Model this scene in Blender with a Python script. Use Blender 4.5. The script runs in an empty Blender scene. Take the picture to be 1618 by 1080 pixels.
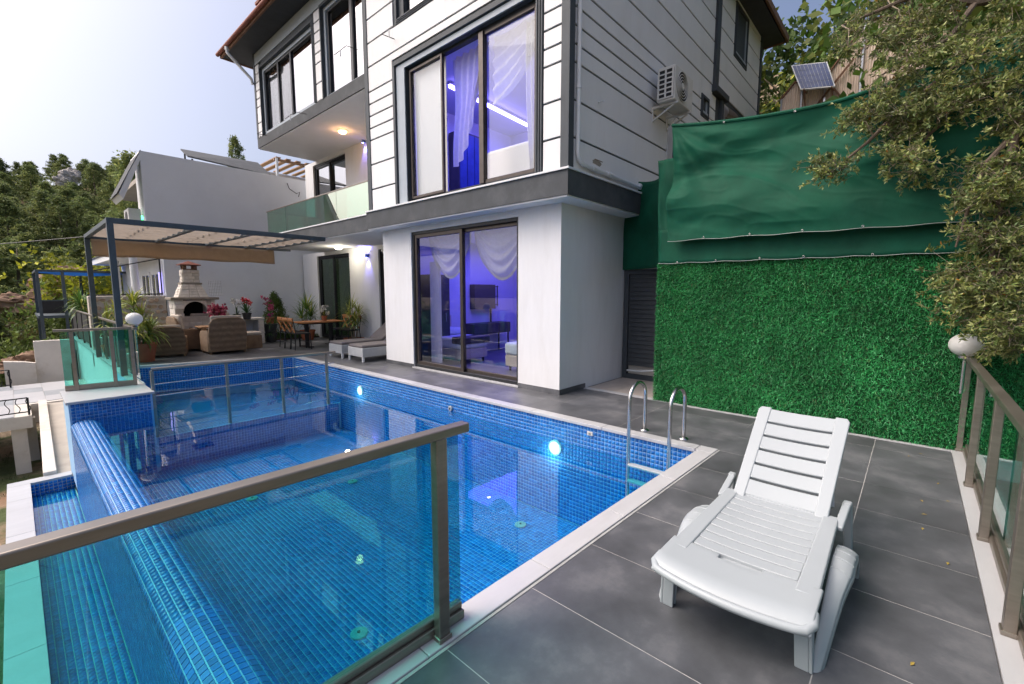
import bpy, math, random
import numpy as np
from mathutils import Vector, Matrix, noise as mnoise
random.seed(7); RNG = np.random.default_rng(11)
R = math.radians
S = bpy.context.scene
COL = S.collection

# ------------------------------------------------------------------ camera
H = 1.66
FPX, CXP, CYP, HZ = 706.0, 809.0, 540.0, 460.0          # photograph pixels (1618 x 1080)
YAW = R(41.9); PITCH = math.atan((CYP - HZ) / FPX)
cam = bpy.data.cameras.new('camera'); camo = bpy.data.objects.new('camera', cam); COL.objects.link(camo)
cam.sensor_width = 36; cam.sensor_fit = 'HORIZONTAL'; cam.lens = 36 * FPX / 1618
cam.clip_start = 0.05; cam.clip_end = 2000
camo.location = (0, 0, H)
_f = Vector((math.cos(YAW) * math.cos(PITCH), math.sin(YAW) * math.cos(PITCH), -math.sin(PITCH)))
_r = Vector((math.sin(YAW), -math.cos(YAW), 0)); _u = _r.cross(_f)
camo.rotation_euler = _f.to_track_quat('-Z', 'Y').to_euler()
S.camera = camo
# pixel helpers: a pixel gives a direction, the plane gives the distance
def ray(x, y): return _f + _r * ((x - CXP) / FPX) - _u * ((y - CYP) / FPX)
def onZ(x, y, z=0.0):
    d = ray(x, y); return Vector((0, 0, H)) + d * ((z - H) / d.z)
def onX(x, y, X):
    d = ray(x, y); return Vector((0, 0, H)) + d * (X / d.x)
def onY(x, y, Y):
    d = ray(x, y); return Vector((0, 0, H)) + d * (Y / d.y)

# ------------------------------------------------------------------ world, sun, exposure
SUN_AZ = R(135)      # direction towards the sun, measured from +X to +Y
SUN_EL = R(52)
W = bpy.data.worlds.new('World'); S.world = W; W.use_nodes = True
wn = W.node_tree; wn.nodes.clear()
sky = wn.nodes.new('ShaderNodeTexSky'); sky.sky_type = 'NISHITA'; sky.sun_disc = False
sky.sun_elevation = SUN_EL; sky.sun_rotation = R(90) - SUN_AZ
sky.altitude = 100; sky.air_density = 0.6; sky.dust_density = 8.0; sky.ozone_density = 1.6
bg = wn.nodes.new('ShaderNodeBackground'); bg.inputs['Strength'].default_value = 0.15
wo = wn.nodes.new('ShaderNodeOutputWorld')
wn.links.new(sky.outputs[0], bg.inputs['Color']); wn.links.new(bg.outputs[0], wo.inputs['Surface'])
sun = bpy.data.lights.new('sun', 'SUN'); sun.energy = 0.5; sun.angle = R(50); sun.color = (1.0, 0.92, 0.84)
suno = bpy.data.objects.new('sun', sun); COL.objects.link(suno)
sd = Vector((math.cos(SUN_AZ) * math.cos(SUN_EL), math.sin(SUN_AZ) * math.cos(SUN_EL), math.sin(SUN_EL)))
suno.rotation_euler = (-sd).to_track_quat('-Z', 'Y').to_euler(); suno.location = (-20, 20, 30)
S.view_settings.view_transform = 'Standard'; S.view_settings.look = 'None'
S.view_settings.gamma = 1.0; S.view_settings.use_curve_mapping = False
S.view_settings.exposure = 0.82
S.render.engine = 'CYCLES'
S.cycles.use_denoising = True
S.cycles.max_bounces = 8; S.cycles.diffuse_bounces = 3; S.cycles.glossy_bounces = 4
S.cycles.transparent_max_bounces = 24; S.cycles.sample_clamp_indirect = 4.0
S.cycles.caustics_reflective = False; S.cycles.caustics_refractive = False

# ------------------------------------------------------------------ materials
MATS = {}
def _nt(name):
    m = bpy.data.materials.new(name); m.use_nodes = True; MATS[name] = m
    n = m.node_tree; n.nodes.clear()
    return m, n
def _n(n, t, **kw):
    x = n.nodes.new(t)
    for k, v in kw.items():
        if k in x.inputs: x.inputs[k].default_value = v
        else: setattr(x, k, v)
    return x
def c4(c): return (c[0], c[1], c[2], 1.0)
def mat(name, color, rough=0.6, metal=0.0, var=0.12, scale=6.0, bump=0.0, bscale=60.0, objvar=0.0, color2=None, aniso=None,
        dirt=None, dirt_scale=2.0, spec=0.5, rvar=0.0, attr=None, emit=None, trans=0.0):
    m, n = _nt(name); L = n.links
    out = _n(n, 'ShaderNodeOutputMaterial'); b = _n(n, 'ShaderNodeBsdfPrincipled')
    L.new(b.outputs[0], out.inputs['Surface'])
    tc = _n(n, 'ShaderNodeTexCoord'); mp = _n(n, 'ShaderNodeMapping')
    if aniso: mp.inputs['Scale'].default_value = aniso
    L.new(tc.outputs['Object'], mp.inputs['Vector'])
    nz = _n(n, 'ShaderNodeTexNoise'); nz.inputs['Scale'].default_value = scale; nz.inputs['Detail'].default_value = 8; nz.inputs['Roughness'].default_value = 0.62
    L.new(mp.outputs[0], nz.inputs['Vector'])
    cr = _n(n, 'ShaderNodeMapRange'); cr.inputs['From Min'].default_value = 0.3; cr.inputs['From Max'].default_value = 0.7
    L.new(nz.outputs['Fac'], cr.inputs['Value'])
    mx = _n(n, 'ShaderNodeMix', data_type='RGBA'); L.new(cr.outputs[0], mx.inputs['Factor'])
    lo = [max(0, c * (1 - var)) for c in color]; hi = [min(1, c * (1 + var)) for c in color] if color2 is None else color2
    mx.inputs['A'].default_value = c4(lo); mx.inputs['B'].default_value = c4(hi)
    col = mx.outputs['Result']
    if attr:
        at = _n(n, 'ShaderNodeAttribute', attribute_name=attr)
        m2 = _n(n, 'ShaderNodeMix', data_type='RGBA', blend_type='MULTIPLY'); m2.inputs['Factor'].default_value = 1
        L.new(col, m2.inputs['A']); L.new(at.outputs['Color'], m2.inputs['B']); col = m2.outputs['Result']
    if dirt:
        n2 = _n(n, 'ShaderNodeTexNoise'); n2.inputs['Scale'].default_value = dirt_scale; n2.inputs['Detail'].default_value = 10; n2.inputs['Roughness'].default_value = 0.7
        L.new(mp.outputs[0], n2.inputs['Vector'])
        r2 = _n(n, 'ShaderNodeMapRange'); r2.inputs['From Min'].default_value = 0.52; r2.inputs['From Max'].default_value = 0.75; r2.inputs['To Max'].default_value = dirt[3]
        L.new(n2.outputs['Fac'], r2.inputs['Value'])
        m3 = _n(n, 'ShaderNodeMix', data_type='RGBA'); L.new(r2.outputs[0], m3.inputs['Factor']); L.new(col, m3.inputs['A']); m3.inputs['B'].default_value = c4(dirt)
        col = m3.outputs['Result']
    if objvar:
        oi = _n(n, 'ShaderNodeObjectInfo'); hs = _n(n, 'ShaderNodeHueSaturation')
        r3 = _n(n, 'ShaderNodeMapRange'); r3.inputs['To Min'].default_value = 1 - objvar; r3.inputs['To Max'].default_value = 1 + objvar
        L.new(oi.outputs['Random'], r3.inputs['Value']); L.new(r3.outputs[0], hs.inputs['Value']); L.new(col, hs.inputs['Color']); col = hs.outputs[0]
    L.new(col, b.inputs['Base Color'])
    b.inputs['Roughness'].default_value = rough; b.inputs['Metallic'].default_value = metal
    b.inputs['Specular IOR Level'].default_value = spec
    if rvar:
        rr = _n(n, 'ShaderNodeMapRange'); rr.inputs['To Min'].default_value = max(0.03, rough - rvar); rr.inputs['To Max'].default_value = rough + rvar
        L.new(nz.outputs['Fac'], rr.inputs['Value']); L.new(rr.outputs[0], b.inputs['Roughness'])
    if bump:
        nb = _n(n, 'ShaderNodeTexNoise'); nb.inputs['Scale'].default_value = bscale; nb.inputs['Detail'].default_value = 4
        L.new(mp.outputs[0], nb.inputs['Vector'])
        bp = _n(n, 'ShaderNodeBump'); bp.inputs['Strength'].default_value = bump; bp.inputs['Distance'].default_value = 0.01
        L.new(nb.outputs['Fac'], bp.inputs['Height']); L.new(bp.outputs[0], b.inputs['Normal'])
    if trans:
        tr = _n(n, 'ShaderNodeBsdfTranslucent'); L.new(col, tr.inputs['Color'])
        ms = _n(n, 'ShaderNodeMixShader'); ms.inputs[0].default_value = trans
        L.new(b.outputs[0], ms.inputs[1]); L.new(tr.outputs[0], ms.inputs[2]); L.new(ms.outputs[0], out.inputs['Surface'])
    return m
def schlick(n, r0, p=5.0, normal=None):
    L = n.links
    ge = _n(n, 'ShaderNodeNewGeometry'); dt = _n(n, 'ShaderNodeVectorMath', operation='DOT_PRODUCT')
    L.new(normal if normal else ge.outputs['Normal'], dt.inputs[0]); L.new(ge.outputs['Incoming'], dt.inputs[1])
    ab = _n(n, 'ShaderNodeMath', operation='ABSOLUTE'); L.new(dt.outputs['Value'], ab.inputs[0])
    om = _n(n, 'ShaderNodeMath', operation='SUBTRACT'); om.inputs[0].default_value = 1.0; L.new(ab.outputs[0], om.inputs[1]); om.use_clamp = True
    pw = _n(n, 'ShaderNodeMath', operation='POWER'); L.new(om.outputs[0], pw.inputs[0]); pw.inputs[1].default_value = p
    ma = _n(n, 'ShaderNodeMath', operation='MULTIPLY_ADD'); L.new(pw.outputs[0], ma.inputs[0]); ma.inputs[1].default_value = 1 - r0; ma.inputs[2].default_value = r0
    ma.use_clamp = True
    return ma.outputs[0]
def glass(name, tint=(0.92, 0.96, 0.95), r0=0.05, rcol=(1, 1, 1), rough=0.0, wave=0.0, wscale=2.0):
    m, n = _nt(name); L = n.links
    out = _n(n, 'ShaderNodeOutputMaterial')
    t = _n(n, 'ShaderNodeBsdfTransparent'); t.inputs['Color'].default_value = c4(tint)
    g = _n(n, 'ShaderNodeBsdfGlossy'); g.inputs['Color'].default_value = c4(rcol); g.inputs['Roughness'].default_value = rough
    nrm = None
    if wave:
        tc = _n(n, 'ShaderNodeTexCoord'); nz = _n(n, 'ShaderNodeTexNoise'); nz.inputs['Scale'].default_value = wscale; nz.inputs['Detail'].default_value = 2.5
        L.new(tc.outputs['Object'], nz.inputs['Vector'])
        bp = _n(n, 'ShaderNodeBump'); bp.inputs['Strength'].default_value = wave; bp.inputs['Distance'].default_value = 0.02
        L.new(nz.outputs['Fac'], bp.inputs['Height']); nrm = bp.outputs[0]; L.new(nrm, g.inputs['Normal'])
    ms = _n(n, 'ShaderNodeMixShader'); L.new(schlick(n, r0, 5.0, nrm), ms.inputs[0]); L.new(t.outputs[0], ms.inputs[1]); L.new(g.outputs[0], ms.inputs[2])
    L.new(ms.outputs[0], out.inputs['Surface'])
    return m
def emitm(name, color, strength):
    m, n = _nt(name); out = _n(n, 'ShaderNodeOutputMaterial'); e = _n(n, 'ShaderNodeEmission')
    e.inputs['Color'].default_value = c4(color); e.inputs['Strength'].default_value = strength
    n.links.new(e.outputs[0], out.inputs['Surface']); return m
def weave(name, c1, c2, sc=70.0, rough=0.6):
    m, n = _nt(name); L = n.links
    out = _n(n, 'ShaderNodeOutputMaterial'); b = _n(n, 'ShaderNodeBsdfPrincipled'); L.new(b.outputs[0], out.inputs['Surface'])
    tc = _n(n, 'ShaderNodeTexCoord')
    ws = []
    for ax, s in (('Z', sc), ('X', sc * 0.35), ('Y', sc * 0.35)):
        w = _n(n, 'ShaderNodeTexWave', bands_direction=ax); w.inputs['Scale'].default_value = s / 6.28; w.inputs['Distortion'].default_value = 0.6
        L.new(tc.outputs['Object'], w.inputs['Vector']); ws.append(w)
    a = _n(n, 'ShaderNodeMath', operation='MULTIPLY'); L.new(ws[1].outputs['Fac'], a.inputs[0]); L.new(ws[2].outputs['Fac'], a.inputs[1])
    a2 = _n(n, 'ShaderNodeMath', operation='MULTIPLY_ADD'); L.new(ws[0].outputs['Fac'], a2.inputs[0]); a2.inputs[1].default_value = 0.6; L.new(a.outputs[0], a2.inputs[2])
    nz = _n(n, 'ShaderNodeTexNoise'); nz.inputs['Scale'].default_value = 9; L.new(tc.outputs['Object'], nz.inputs['Vector'])
    a3 = _n(n, 'ShaderNodeMath', operation='MULTIPLY'); L.new(a2.outputs[0], a3.inputs[0]); L.new(nz.outputs['Fac'], a3.inputs[1])
    mx = _n(n, 'ShaderNodeMix', data_type='RGBA'); L.new(a3.outputs[0], mx.inputs['Factor']); mx.inputs['A'].default_value = c4(c1); mx.inputs['B'].default_value = c4(c2)
    L.new(mx.outputs['Result'], b.inputs['Base Color']); b.inputs['Roughness'].default_value = rough
    bp = _n(n, 'ShaderNodeBump'); bp.inputs['Strength'].default_value = 0.6; bp.inputs['Distance'].default_value = 0.01
    L.new(a2.outputs[0], bp.inputs['Height']); L.new(bp.outputs[0], b.inputs['Normal'])
    return m
M = MATS
mat('wall_white', (0.72, 0.725, 0.735), 0.75, var=0.03, scale=3, bump=0.12, bscale=220, aniso=(2.5, 2.5, .5), dirt=(0.52, 0.50, 0.47, 0.28), dirt_scale=1.1)
mat('panel_white', (0.75, 0.755, 0.765), 0.6, var=0.025, scale=1.2, aniso=(2.2, 2.2, .5), dirt=(0.56, 0.53, 0.49, 0.26), dirt_scale=0.9, objvar=0.03)
mat('soffit_white', (0.74, 0.74, 0.75), 0.8, var=0.03, scale=3, bump=0.05, bscale=120)
mat('trim_dark', (0.047, 0.057, 0.068), 0.65, var=0.15, scale=4, bump=0.1, bscale=150)
mat('fascia_dark', (0.062, 0.068, 0.075), 0.8, var=0.22, scale=3, bump=0.2, bscale=180, dirt=(0.14, 0.14, 0.14, 0.35), dirt_scale=1.5)
mat('fascia_white', (0.72, 0.73, 0.74), 0.7, var=0.04, scale=4)
mat('reveal_blue', (0.36, 0.41, 0.46), 0.6, var=0.06, scale=4)
mat('alu_bronze', (0.075, 0.062, 0.055), 0.35, metal=0.6, var=0.15, scale=10)
mat('alu_black', (0.02, 0.022, 0.026), 0.4, metal=0.3, var=0.2, scale=8)
mat('roof_tile', (0.23, 0.075, 0.05), 0.7, var=0.3, scale=5, bump=0.3, bscale=40, objvar=0.12)
mat('soffit_dark', (0.03, 0.034, 0.04), 0.7, var=0.2, scale=6, bump=0.2, bscale=90)
mat('slate', (0.092, 0.095, 0.104), 0.42, var=0.38, scale=2.2, bump=0.06, bscale=90, objvar=0.13, dirt=(0.19, 0.185, 0.185, 0.6), dirt_scale=2.2, rvar=0.14)
mat('grout', (0.40, 0.385, 0.37), 0.9, var=0.2, scale=20)
mat('beige_tile', (0.42, 0.37, 0.33), 0.55, var=0.1, scale=5, objvar=0.06)
mat('marble', (0.46, 0.46, 0.47), 0.35, var=0.06, scale=2.5, aniso=(1, 3, 1), dirt=(0.42, 0.44, 0.46, 0.5), dirt_scale=4.0, objvar=0.03)
mat('sealant', (0.36, 0.36, 0.35), 0.7, var=0.2, scale=12)
mat('pool_tile', (0.85, 0.85, 0.85), 0.12, var=0.15, scale=30, attr='tone')
mat('pool_tile_one', (0.012, 0.145, 0.52), 0.12, var=0.15, scale=30, objvar=0.22)
mat('pool_grout', (0.30, 0.50, 0.72), 0.7, var=0.08, scale=10)
mat('steel', (0.55, 0.54, 0.53), 0.22, metal=1.0, var=0.08, scale=8, rvar=0.06)
mat('rail_bronze', (0.28, 0.245, 0.21), 0.36, metal=0.8, var=0.14, scale=3, aniso=(1, 1, 9), bump=0.03, bscale=40, rvar=0.1)
mat('white_plastic', (0.37, 0.40, 0.415), 0.38, var=0.02, scale=4, bump=0.03, bscale=300)
mat('globe', (0.82, 0.82, 0.80), 0.28, var=0.02, scale=4, trans=0.3)
mat('tarp', (0.004, 0.082, 0.045), 0.7, var=0.28, scale=2.2, dirt=(0.03, 0.13, 0.085, 0.45), dirt_scale=0.8, bump=0.12, bscale=400, trans=0.08, spec=0.25)
mat('cord', (0.36, 0.42, 0.38), 0.7, var=0.1, scale=12)
mat('grass_back', (0.006, 0.05, 0.014), 0.9, var=0.3, scale=8)
mat('grass_blade', (0.85, 0.85, 0.85), 0.55, var=0.15, scale=3, attr='tone', trans=0.2)
mat('shutter', (0.032, 0.038, 0.045), 0.5, var=0.2, scale=8, aniso=(1, 1, 3), objvar=0.1)
mat('pvc', (0.66, 0.68, 0.70), 0.45, var=0.05, scale=5)
mat('ac_white', (0.66, 0.65, 0.62), 0.5, var=0.08, scale=6, dirt=(0.35, 0.32, 0.28, 0.4), dirt_scale=6)
mat('black', (0.012, 0.012, 0.014), 0.6, var=0.3, scale=10)
mat('terracotta', (0.33, 0.105, 0.05), 0.75, var=0.15, scale=6, bump=0.1, bscale=60)
mat('pot_black', (0.03, 0.032, 0.035), 0.5, var=0.2, scale=8)
mat('soil', (0.05, 0.035, 0.025), 0.95, var=0.4, scale=30, bump=0.5, bscale=60)
mat('leaf_olive', (0.85, 0.85, 0.85), 0.5, var=0.15, scale=6, attr='tone', trans=0.25)
mat('leaf_pine', (0.85, 0.85, 0.85), 0.7, var=0.15, scale=1.2, attr='tone', trans=0.35, objvar=0.3)
mat('leaf_yucca', (0.85, 0.85, 0.85), 0.45, var=0.15, scale=5, attr='tone', trans=0.25)
mat('bark', (0.12, 0.09, 0.065), 0.9, var=0.35, scale=8, aniso=(4, 4, 1), bump=0.6, bscale=25)
mat('bark_pale', (0.27, 0.22, 0.16), 0.9, var=0.3, scale=10, bump=0.4, bscale=30)
mat('petal', (0.85, 0.85, 0.85), 0.5, var=0.15, scale=8, attr='tone', trans=0.3)
mat('wood_orange', (0.40, 0.165, 0.055), 0.45, var=0.3, scale=5, aniso=(1, 8, 8))
mat('teak', (0.36, 0.21, 0.115), 0.5, var=0.2, scale=6, aniso=(8, 1, 8))
mat('cushion', (0.48, 0.42, 0.36), 0.9, var=0.06, scale=10, bump=0.15, bscale=250)
mat('cushion_grey', (0.15, 0.135, 0.135), 0.9, var=0.08, scale=12, bump=0.15, bscale=250)
mat('canvas', (0.50, 0.37, 0.25), 0.85, var=0.08, scale=5, bump=0.12, bscale=160, trans=0.45)
mat('canvas_strip', (0.30, 0.255, 0.215), 0.85, var=0.1, scale=5, bump=0.1, bscale=160, trans=0.55)
mat('stone_white', (0.66, 0.61, 0.55), 0.85, var=0.15, scale=9, bump=0.5, bscale=35, objvar=0.08)
mat('stone_mortar', (0.50, 0.45, 0.39), 0.9, var=0.15, scale=12, bump=0.4, bscale=50)
mat('stone_rubble', (0.42, 0.31, 0.22), 0.85, var=0.25, scale=6, bump=0.5, bscale=25, objvar=0.25)
mat('stone_grey', (0.27, 0.24, 0.20), 0.9, var=0.2, scale=10, bump=0.3, bscale=50)
mat('soot', (0.006, 0.006, 0.006), 0.95, var=0.3, scale=8)
mat('concrete', (0.40, 0.36, 0.31), 0.9, var=0.15, scale=3, bump=0.2, bscale=70, dirt=(0.24, 0.20, 0.16, 0.5), dirt_scale=1.5)
mat('plaster_old', (0.62, 0.58, 0.52), 0.9, var=0.08, scale=2, bump=0.2, bscale=60, dirt=(0.36, 0.28, 0.2, 0.6), dirt_scale=1.8)
mat('iron', (0.012, 0.012, 0.013), 0.5, metal=0.4, var=0.2, scale=10)
mat('earth', (0.26, 0.195, 0.13), 0.95, var=0.3, scale=0.7, bump=0.8, bscale=6, dirt=(0.10, 0.12, 0.035, 0.8), dirt_scale=0.45)
mat('hill_earth', (0.20, 0.13, 0.075), 0.95, var=0.35, scale=0.15, bump=0.8, bscale=2, dirt=(0.045, 0.06, 0.018, 0.9), dirt_scale=0.12)
mat('rock', (0.40, 0.37, 0.34), 0.9, var=0.3, scale=1.2, bump=0.8, bscale=3)
mat('rock_red', (0.26, 0.16, 0.10), 0.9, var=0.3, scale=1.2, bump=0.8, bscale=3)
mat('shed_sheet', (0.74, 0.61, 0.50), 0.6, var=0.12, scale=2, bump=0.0)
mat('rust', (0.19, 0.10, 0.06), 0.8, var=0.35, scale=9)
mat('net_blue', (0.02, 0.12, 0.42), 0.7, var=0.25, scale=9, trans=0.3)
mat('paint_blue', (0.12, 0.22, 0.5), 0.6, var=0.1, scale=4)
mat('solar_cell', (0.02, 0.05, 0.17), 0.45, var=0.25, scale=6)
mat('curtain_white', (0.72, 0.70, 0.66), 0.85, var=0.06, scale=14, trans=0.4)
mat('curtain_green', (0.50, 0.53, 0.46), 0.85, var=0.1, scale=14, trans=0.35)
mat('curtain_dark', (0.10, 0.095, 0.09), 0.85, var=0.15, scale=8, trans=0.2)
mat('sheeting', (0.74, 0.71, 0.67), 0.7, var=0.03, scale=2)
mat('room_paint', (0.66, 0.66, 0.70), 0.8, var=0.03, scale=3)
mat('room_floor', (0.16, 0.15, 0.16), 0.3, var=0.15, scale=4)
mat('furn_dark', (0.05, 0.043, 0.042), 0.5, var=0.2, scale=6)
mat('bedding', (0.66, 0.72, 0.70), 0.9, var=0.06, scale=5, bump=0.3, bscale=20)
mat('bed_base', (0.55, 0.47, 0.38), 0.85, var=0.06, scale=9)
weave('rattan', (0.16, 0.095, 0.052), (0.50, 0.33, 0.20), 260)
weave('rattan_white', (0.40, 0.42, 0.44), (0.66, 0.68, 0.70), 260)
glass('glass_teal', (0.36, 0.78, 0.74), 0.05)
glass('glass_teal_light', (0.42, 0.84, 0.79), 0.05)
glass('glass_clear', (0.93, 0.95, 0.97), 0.05)
glass('glass_mirror', (0.30, 0.32, 0.30), 0.42, (0.97, 0.97, 1.0))
glass('glass_gold', (0.18, 0.66, 0.60), 0.45, (1.0, 0.96, 0.80))
glass('glass_green', (0.55, 0.66, 0.55), 0.09, (0.95, 1.0, 0.95))
glass('water', (0.34, 0.86, 0.93), 0.03, (1, 1, 1), 0.0, 0.06, 1.8)
emitm('led_blue', (0.25, 0.20, 1.0), 9.0)
emitm('led_white', (1.0, 0.90, 0.70), 3.5)
emitm('bulb_warm', (1.0, 0.55, 0.22), 12.0)
emitm('bulb_cool', (1.0, 0.95, 0.85), 12.0)
emitm('sconce_blue', (0.25, 0.25, 1.0), 14.0)
emitm('led_green', (0.05, 1.0, 0.25), 6.0)
emitm('window_glow', (0.45, 0.40, 1.0), 1.2)

# ------------------------------------------------------------------ builders
WL = {}
def thing(name, label, cat, loc=(0, 0, 0), group=None, rz=0.0, kind=None):
    o = bpy.data.objects.new(name, None); COL.objects.link(o); o.location = loc; o.rotation_euler = (0, 0, rz)
    o.empty_display_size = 0.2
    WL[o.name] = Vector(loc); tag(o, label, cat, group, kind); return o
def tag(o, label=None, cat=None, group=None, kind=None):
    if label: o['label'] = label
    if cat: o['category'] = cat
    if group: o['group'] = group
    if kind: o['kind'] = kind
    return o
def link(me, name, parent=None, local=False, loc=None):
    o = bpy.data.objects.new(name, me); COL.objects.link(o)
    if parent is not None:
        o.parent = parent
        base = WL.get(parent.name, Vector((0, 0, 0)))
        if local:
            if loc is not None: o.location = loc
            WL[o.name] = Vector((0, 0, 0))
        else:
            o.location = (Vector(loc) if loc is not None else Vector((0, 0, 0))) - base
            WL[o.name] = Vector(loc) if loc is not None else Vector((0, 0, 0))
    else:
        if loc is not None: o.location = loc
        WL[o.name] = Vector(loc) if loc is not None else Vector((0, 0, 0))
    return o
class MB:
    def __init__(s): s.v = []; s.f = []; s.tone = []
    def add(s, vs, fs):
        b = len(s.v); s.v.extend([tuple(v) for v in vs]); s.f.extend([tuple(i + b for i in f) for f in fs]); return s
    def box(s, x0, y0, z0, x1, y1, z1):
        x0, x1 = min(x0, x1), max(x0, x1); y0, y1 = min(y0, y1), max(y0, y1); z0, z1 = min(z0, z1), max(z0, z1)
        return s.add([(x0, y0, z0), (x1, y0, z0), (x1, y1, z0), (x0, y1, z0), (x0, y0, z1), (x1, y0, z1), (x1, y1, z1), (x0, y1, z1)],
                     [(0, 3, 2, 1), (4, 5, 6, 7), (0, 1, 5, 4), (1, 2, 6, 5), (2, 3, 7, 6), (3, 0, 4, 7)])
    def obox(s, c, ax, ay, az):
        c, ax, ay, az = Vector(c), Vector(ax), Vector(ay), Vector(az)
        vs = [c + sx * ax + sy * ay + sz * az for sz in (-1, 1) for sx, sy in ((-1, -1), (1, -1), (1, 1), (-1, 1))]
        return s.add(vs, [(0, 3, 2, 1), (4, 5, 6, 7), (0, 1, 5, 4), (1, 2, 6, 5), (2, 3, 7, 6), (3, 0, 4, 7)])
    def bar(s, p, q, w, h, up=(0, 0, 1)):
        p, q = Vector(p), Vector(q); d = (q - p); l = d.length; d.normalize(); up = Vector(up)
        sd = d.cross(up)
        if sd.length < 1e-4: sd = d.cross(Vector((1, 0, 0)))
        sd.normalize(); u = sd.cross(d).normalized()
        return s.obox((p + q) / 2, d * l / 2, sd * w / 2, u * h / 2)
    def prism(s, poly, ext):
        n = len(poly); e = Vector(ext); a = [Vector(p) for p in poly]
        vs = a + [p + e for p in a]
        fs = [tuple(range(n - 1, -1, -1)), tuple(range(n, 2 * n))] + [(i, (i + 1) % n, n + (i + 1) % n, n + i) for i in range(n)]
        return s.add(vs, fs)
    def tube(s, pts, r, n=8, caps=True):
        pts = [Vector(p) for p in pts]; rs = r if isinstance(r, (list, tuple)) else [r] * len(pts)
        rings = []; nrm = None
        for i, p in enumerate(pts):
            d = (pts[min(i + 1, len(pts) - 1)] - pts[max(i - 1, 0)]).normalized()
            if nrm is None:
                nrm = d.orthogonal().normalized()
            else:
                nrm = (nrm - d * nrm.dot(d)).normalized()
            bn = d.cross(nrm)
            rings.append([p + (nrm * math.cos(2 * math.pi * k / n) + bn * math.sin(2 * math.pi * k / n)) * rs[i] for k in range(n)])
        vs = [v for r_ in rings for v in r_]; fs = []
        for i in range(len(pts) - 1):
            for k in range(n):
                fs.append((i * n + k, i * n + (k + 1) % n, (i + 1) * n + (k + 1) % n, (i + 1) * n + k))
        if caps: fs.append(tuple(range(n - 1, -1, -1))); fs.append(tuple((len(pts) - 1) * n + k for k in range(n)))
        return s.add(vs, fs)
    def lathe(s, c, prof, n=20, sx=1.0, sy=1.0):
        cx, cy, cz = c; vs = []; fs = []
        for r, z in prof:
            for k in range(n):
                a = 2 * math.pi * k / n; vs.append((cx + r * math.cos(a) * sx, cy + r * math.sin(a) * sy, cz + z))
        for i in range(len(prof) - 1):
            for k in range(n): fs.append((i * n + k, i * n + (k + 1) % n, (i + 1) * n + (k + 1) % n, (i + 1) * n + k))
        fs.append(tuple(range(n - 1, -1, -1))); fs.append(tuple((len(prof) - 1) * n + k for k in range(n)))
        return s.add(vs, fs)
    def grid(s, fn, nu, nv):
        vs = [fn(i / nu, j / nv) for j in range(nv + 1) for i in range(nu + 1)]; w = nu + 1
        return s.add(vs, [(j * w + i, j * w + i + 1, (j + 1) * w + i + 1, (j + 1) * w + i) for j in range(nv) for i in range(nu)])
    def mesh(s, name, m, smooth=False, angle=None):
        me = bpy.data.meshes.new(name); me.from_pydata(s.v, [], s.f); me.materials.append(M[m] if isinstance(m, str) else m)
        if smooth:
            me.polygons.foreach_set('use_smooth', [True] * len(me.polygons))
            if angle: me.set_sharp_from_angle(angle=R(angle))
        me.update(); return me
    def build(s, name, m, parent=None, smooth=False, bevel=0.0, local=False, loc=None, angle=40, seg=2):
        o = link(s.mesh(name, m, smooth, angle if smooth else None), name, parent, local, loc)
        if bevel:
            b = o.modifiers.new('bevel', 'BEVEL'); b.width = bevel; b.segments = seg; b.limit_method = 'ANGLE'; b.angle_limit = R(35); b.harden_normals = False
        return o
def np_mesh(name, V, F, m, tone=None, smooth=False):
    """V (n,3), F (k,3 or 4) numpy; tone (n,3) point colour"""
    me = bpy.data.meshes.new(name); V = np.asarray(V, np.float32); F = np.asarray(F, np.int32); k = F.shape[1]
    me.vertices.add(len(V)); me.vertices.foreach_set('co', V.ravel())
    me.loops.add(F.size); me.loops.foreach_set('vertex_index', F.ravel())
    me.polygons.add(len(F)); me.polygons.foreach_set('loop_start', np.arange(0, F.size, k, dtype=np.int32))
    if smooth: me.polygons.foreach_set('use_smooth', np.ones(len(F), bool))
    if tone is not None:
        a = me.attributes.new('tone', 'FLOAT_COLOR', 'POINT')
        a.data.foreach_set('color', np.concatenate([np.asarray(tone, np.float32), np.ones((len(V), 1), np.float32)], 1).ravel())
    me.materials.append(M[m]); me.update(calc_edges=True); me.validate(); return me
def copy_tree(o, parent=None):
    c = o.copy(); COL.objects.link(c); c.parent = parent
    for ch in list(o.children): copy_tree(ch, c)
    return c
def clip_poly(poly, x0, x1, y0, y1):
    def cut(ps, ins, inter):
        out = []
        for i in range(len(ps)):
            a, b = ps[i - 1], ps[i]
            if ins(b):
                if not ins(a): out.append(inter(a, b))
                out.append(b)
            elif ins(a): out.append(inter(a, b))
        return out
    def ix(v):
        def f(a, b): t = (v - a[0]) / (b[0] - a[0]); return (v, a[1] + t * (b[1] - a[1]))
        return f
    def iy(v):
        def f(a, b): t = (v - a[1]) / (b[1] - a[1]); return (a[0] + t * (b[0] - a[0]), v)
        return f
    for ins, it in ((lambda p: p[0] >= x0, ix(x0)), (lambda p: p[0] <= x1, ix(x1)), (lambda p: p[1] >= y0, iy(y0)), (lambda p: p[1] <= y1, iy(y1))):
        poly = cut(poly, ins, it)
        if len(poly) < 3: return []
    return poly
def area2(p): return abs(sum(p[i - 1][0] * p[i][1] - p[i][0] * p[i - 1][1] for i in range(len(p)))) / 2
def arc(cx, cy, r, a0, a1, n): return [(cx + r * math.cos(R(a0 + (a1 - a0) * i / n)), cy + r * math.sin(R(a0 + (a1 - a0) * i / n))) for i in range(n + 1)]

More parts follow.
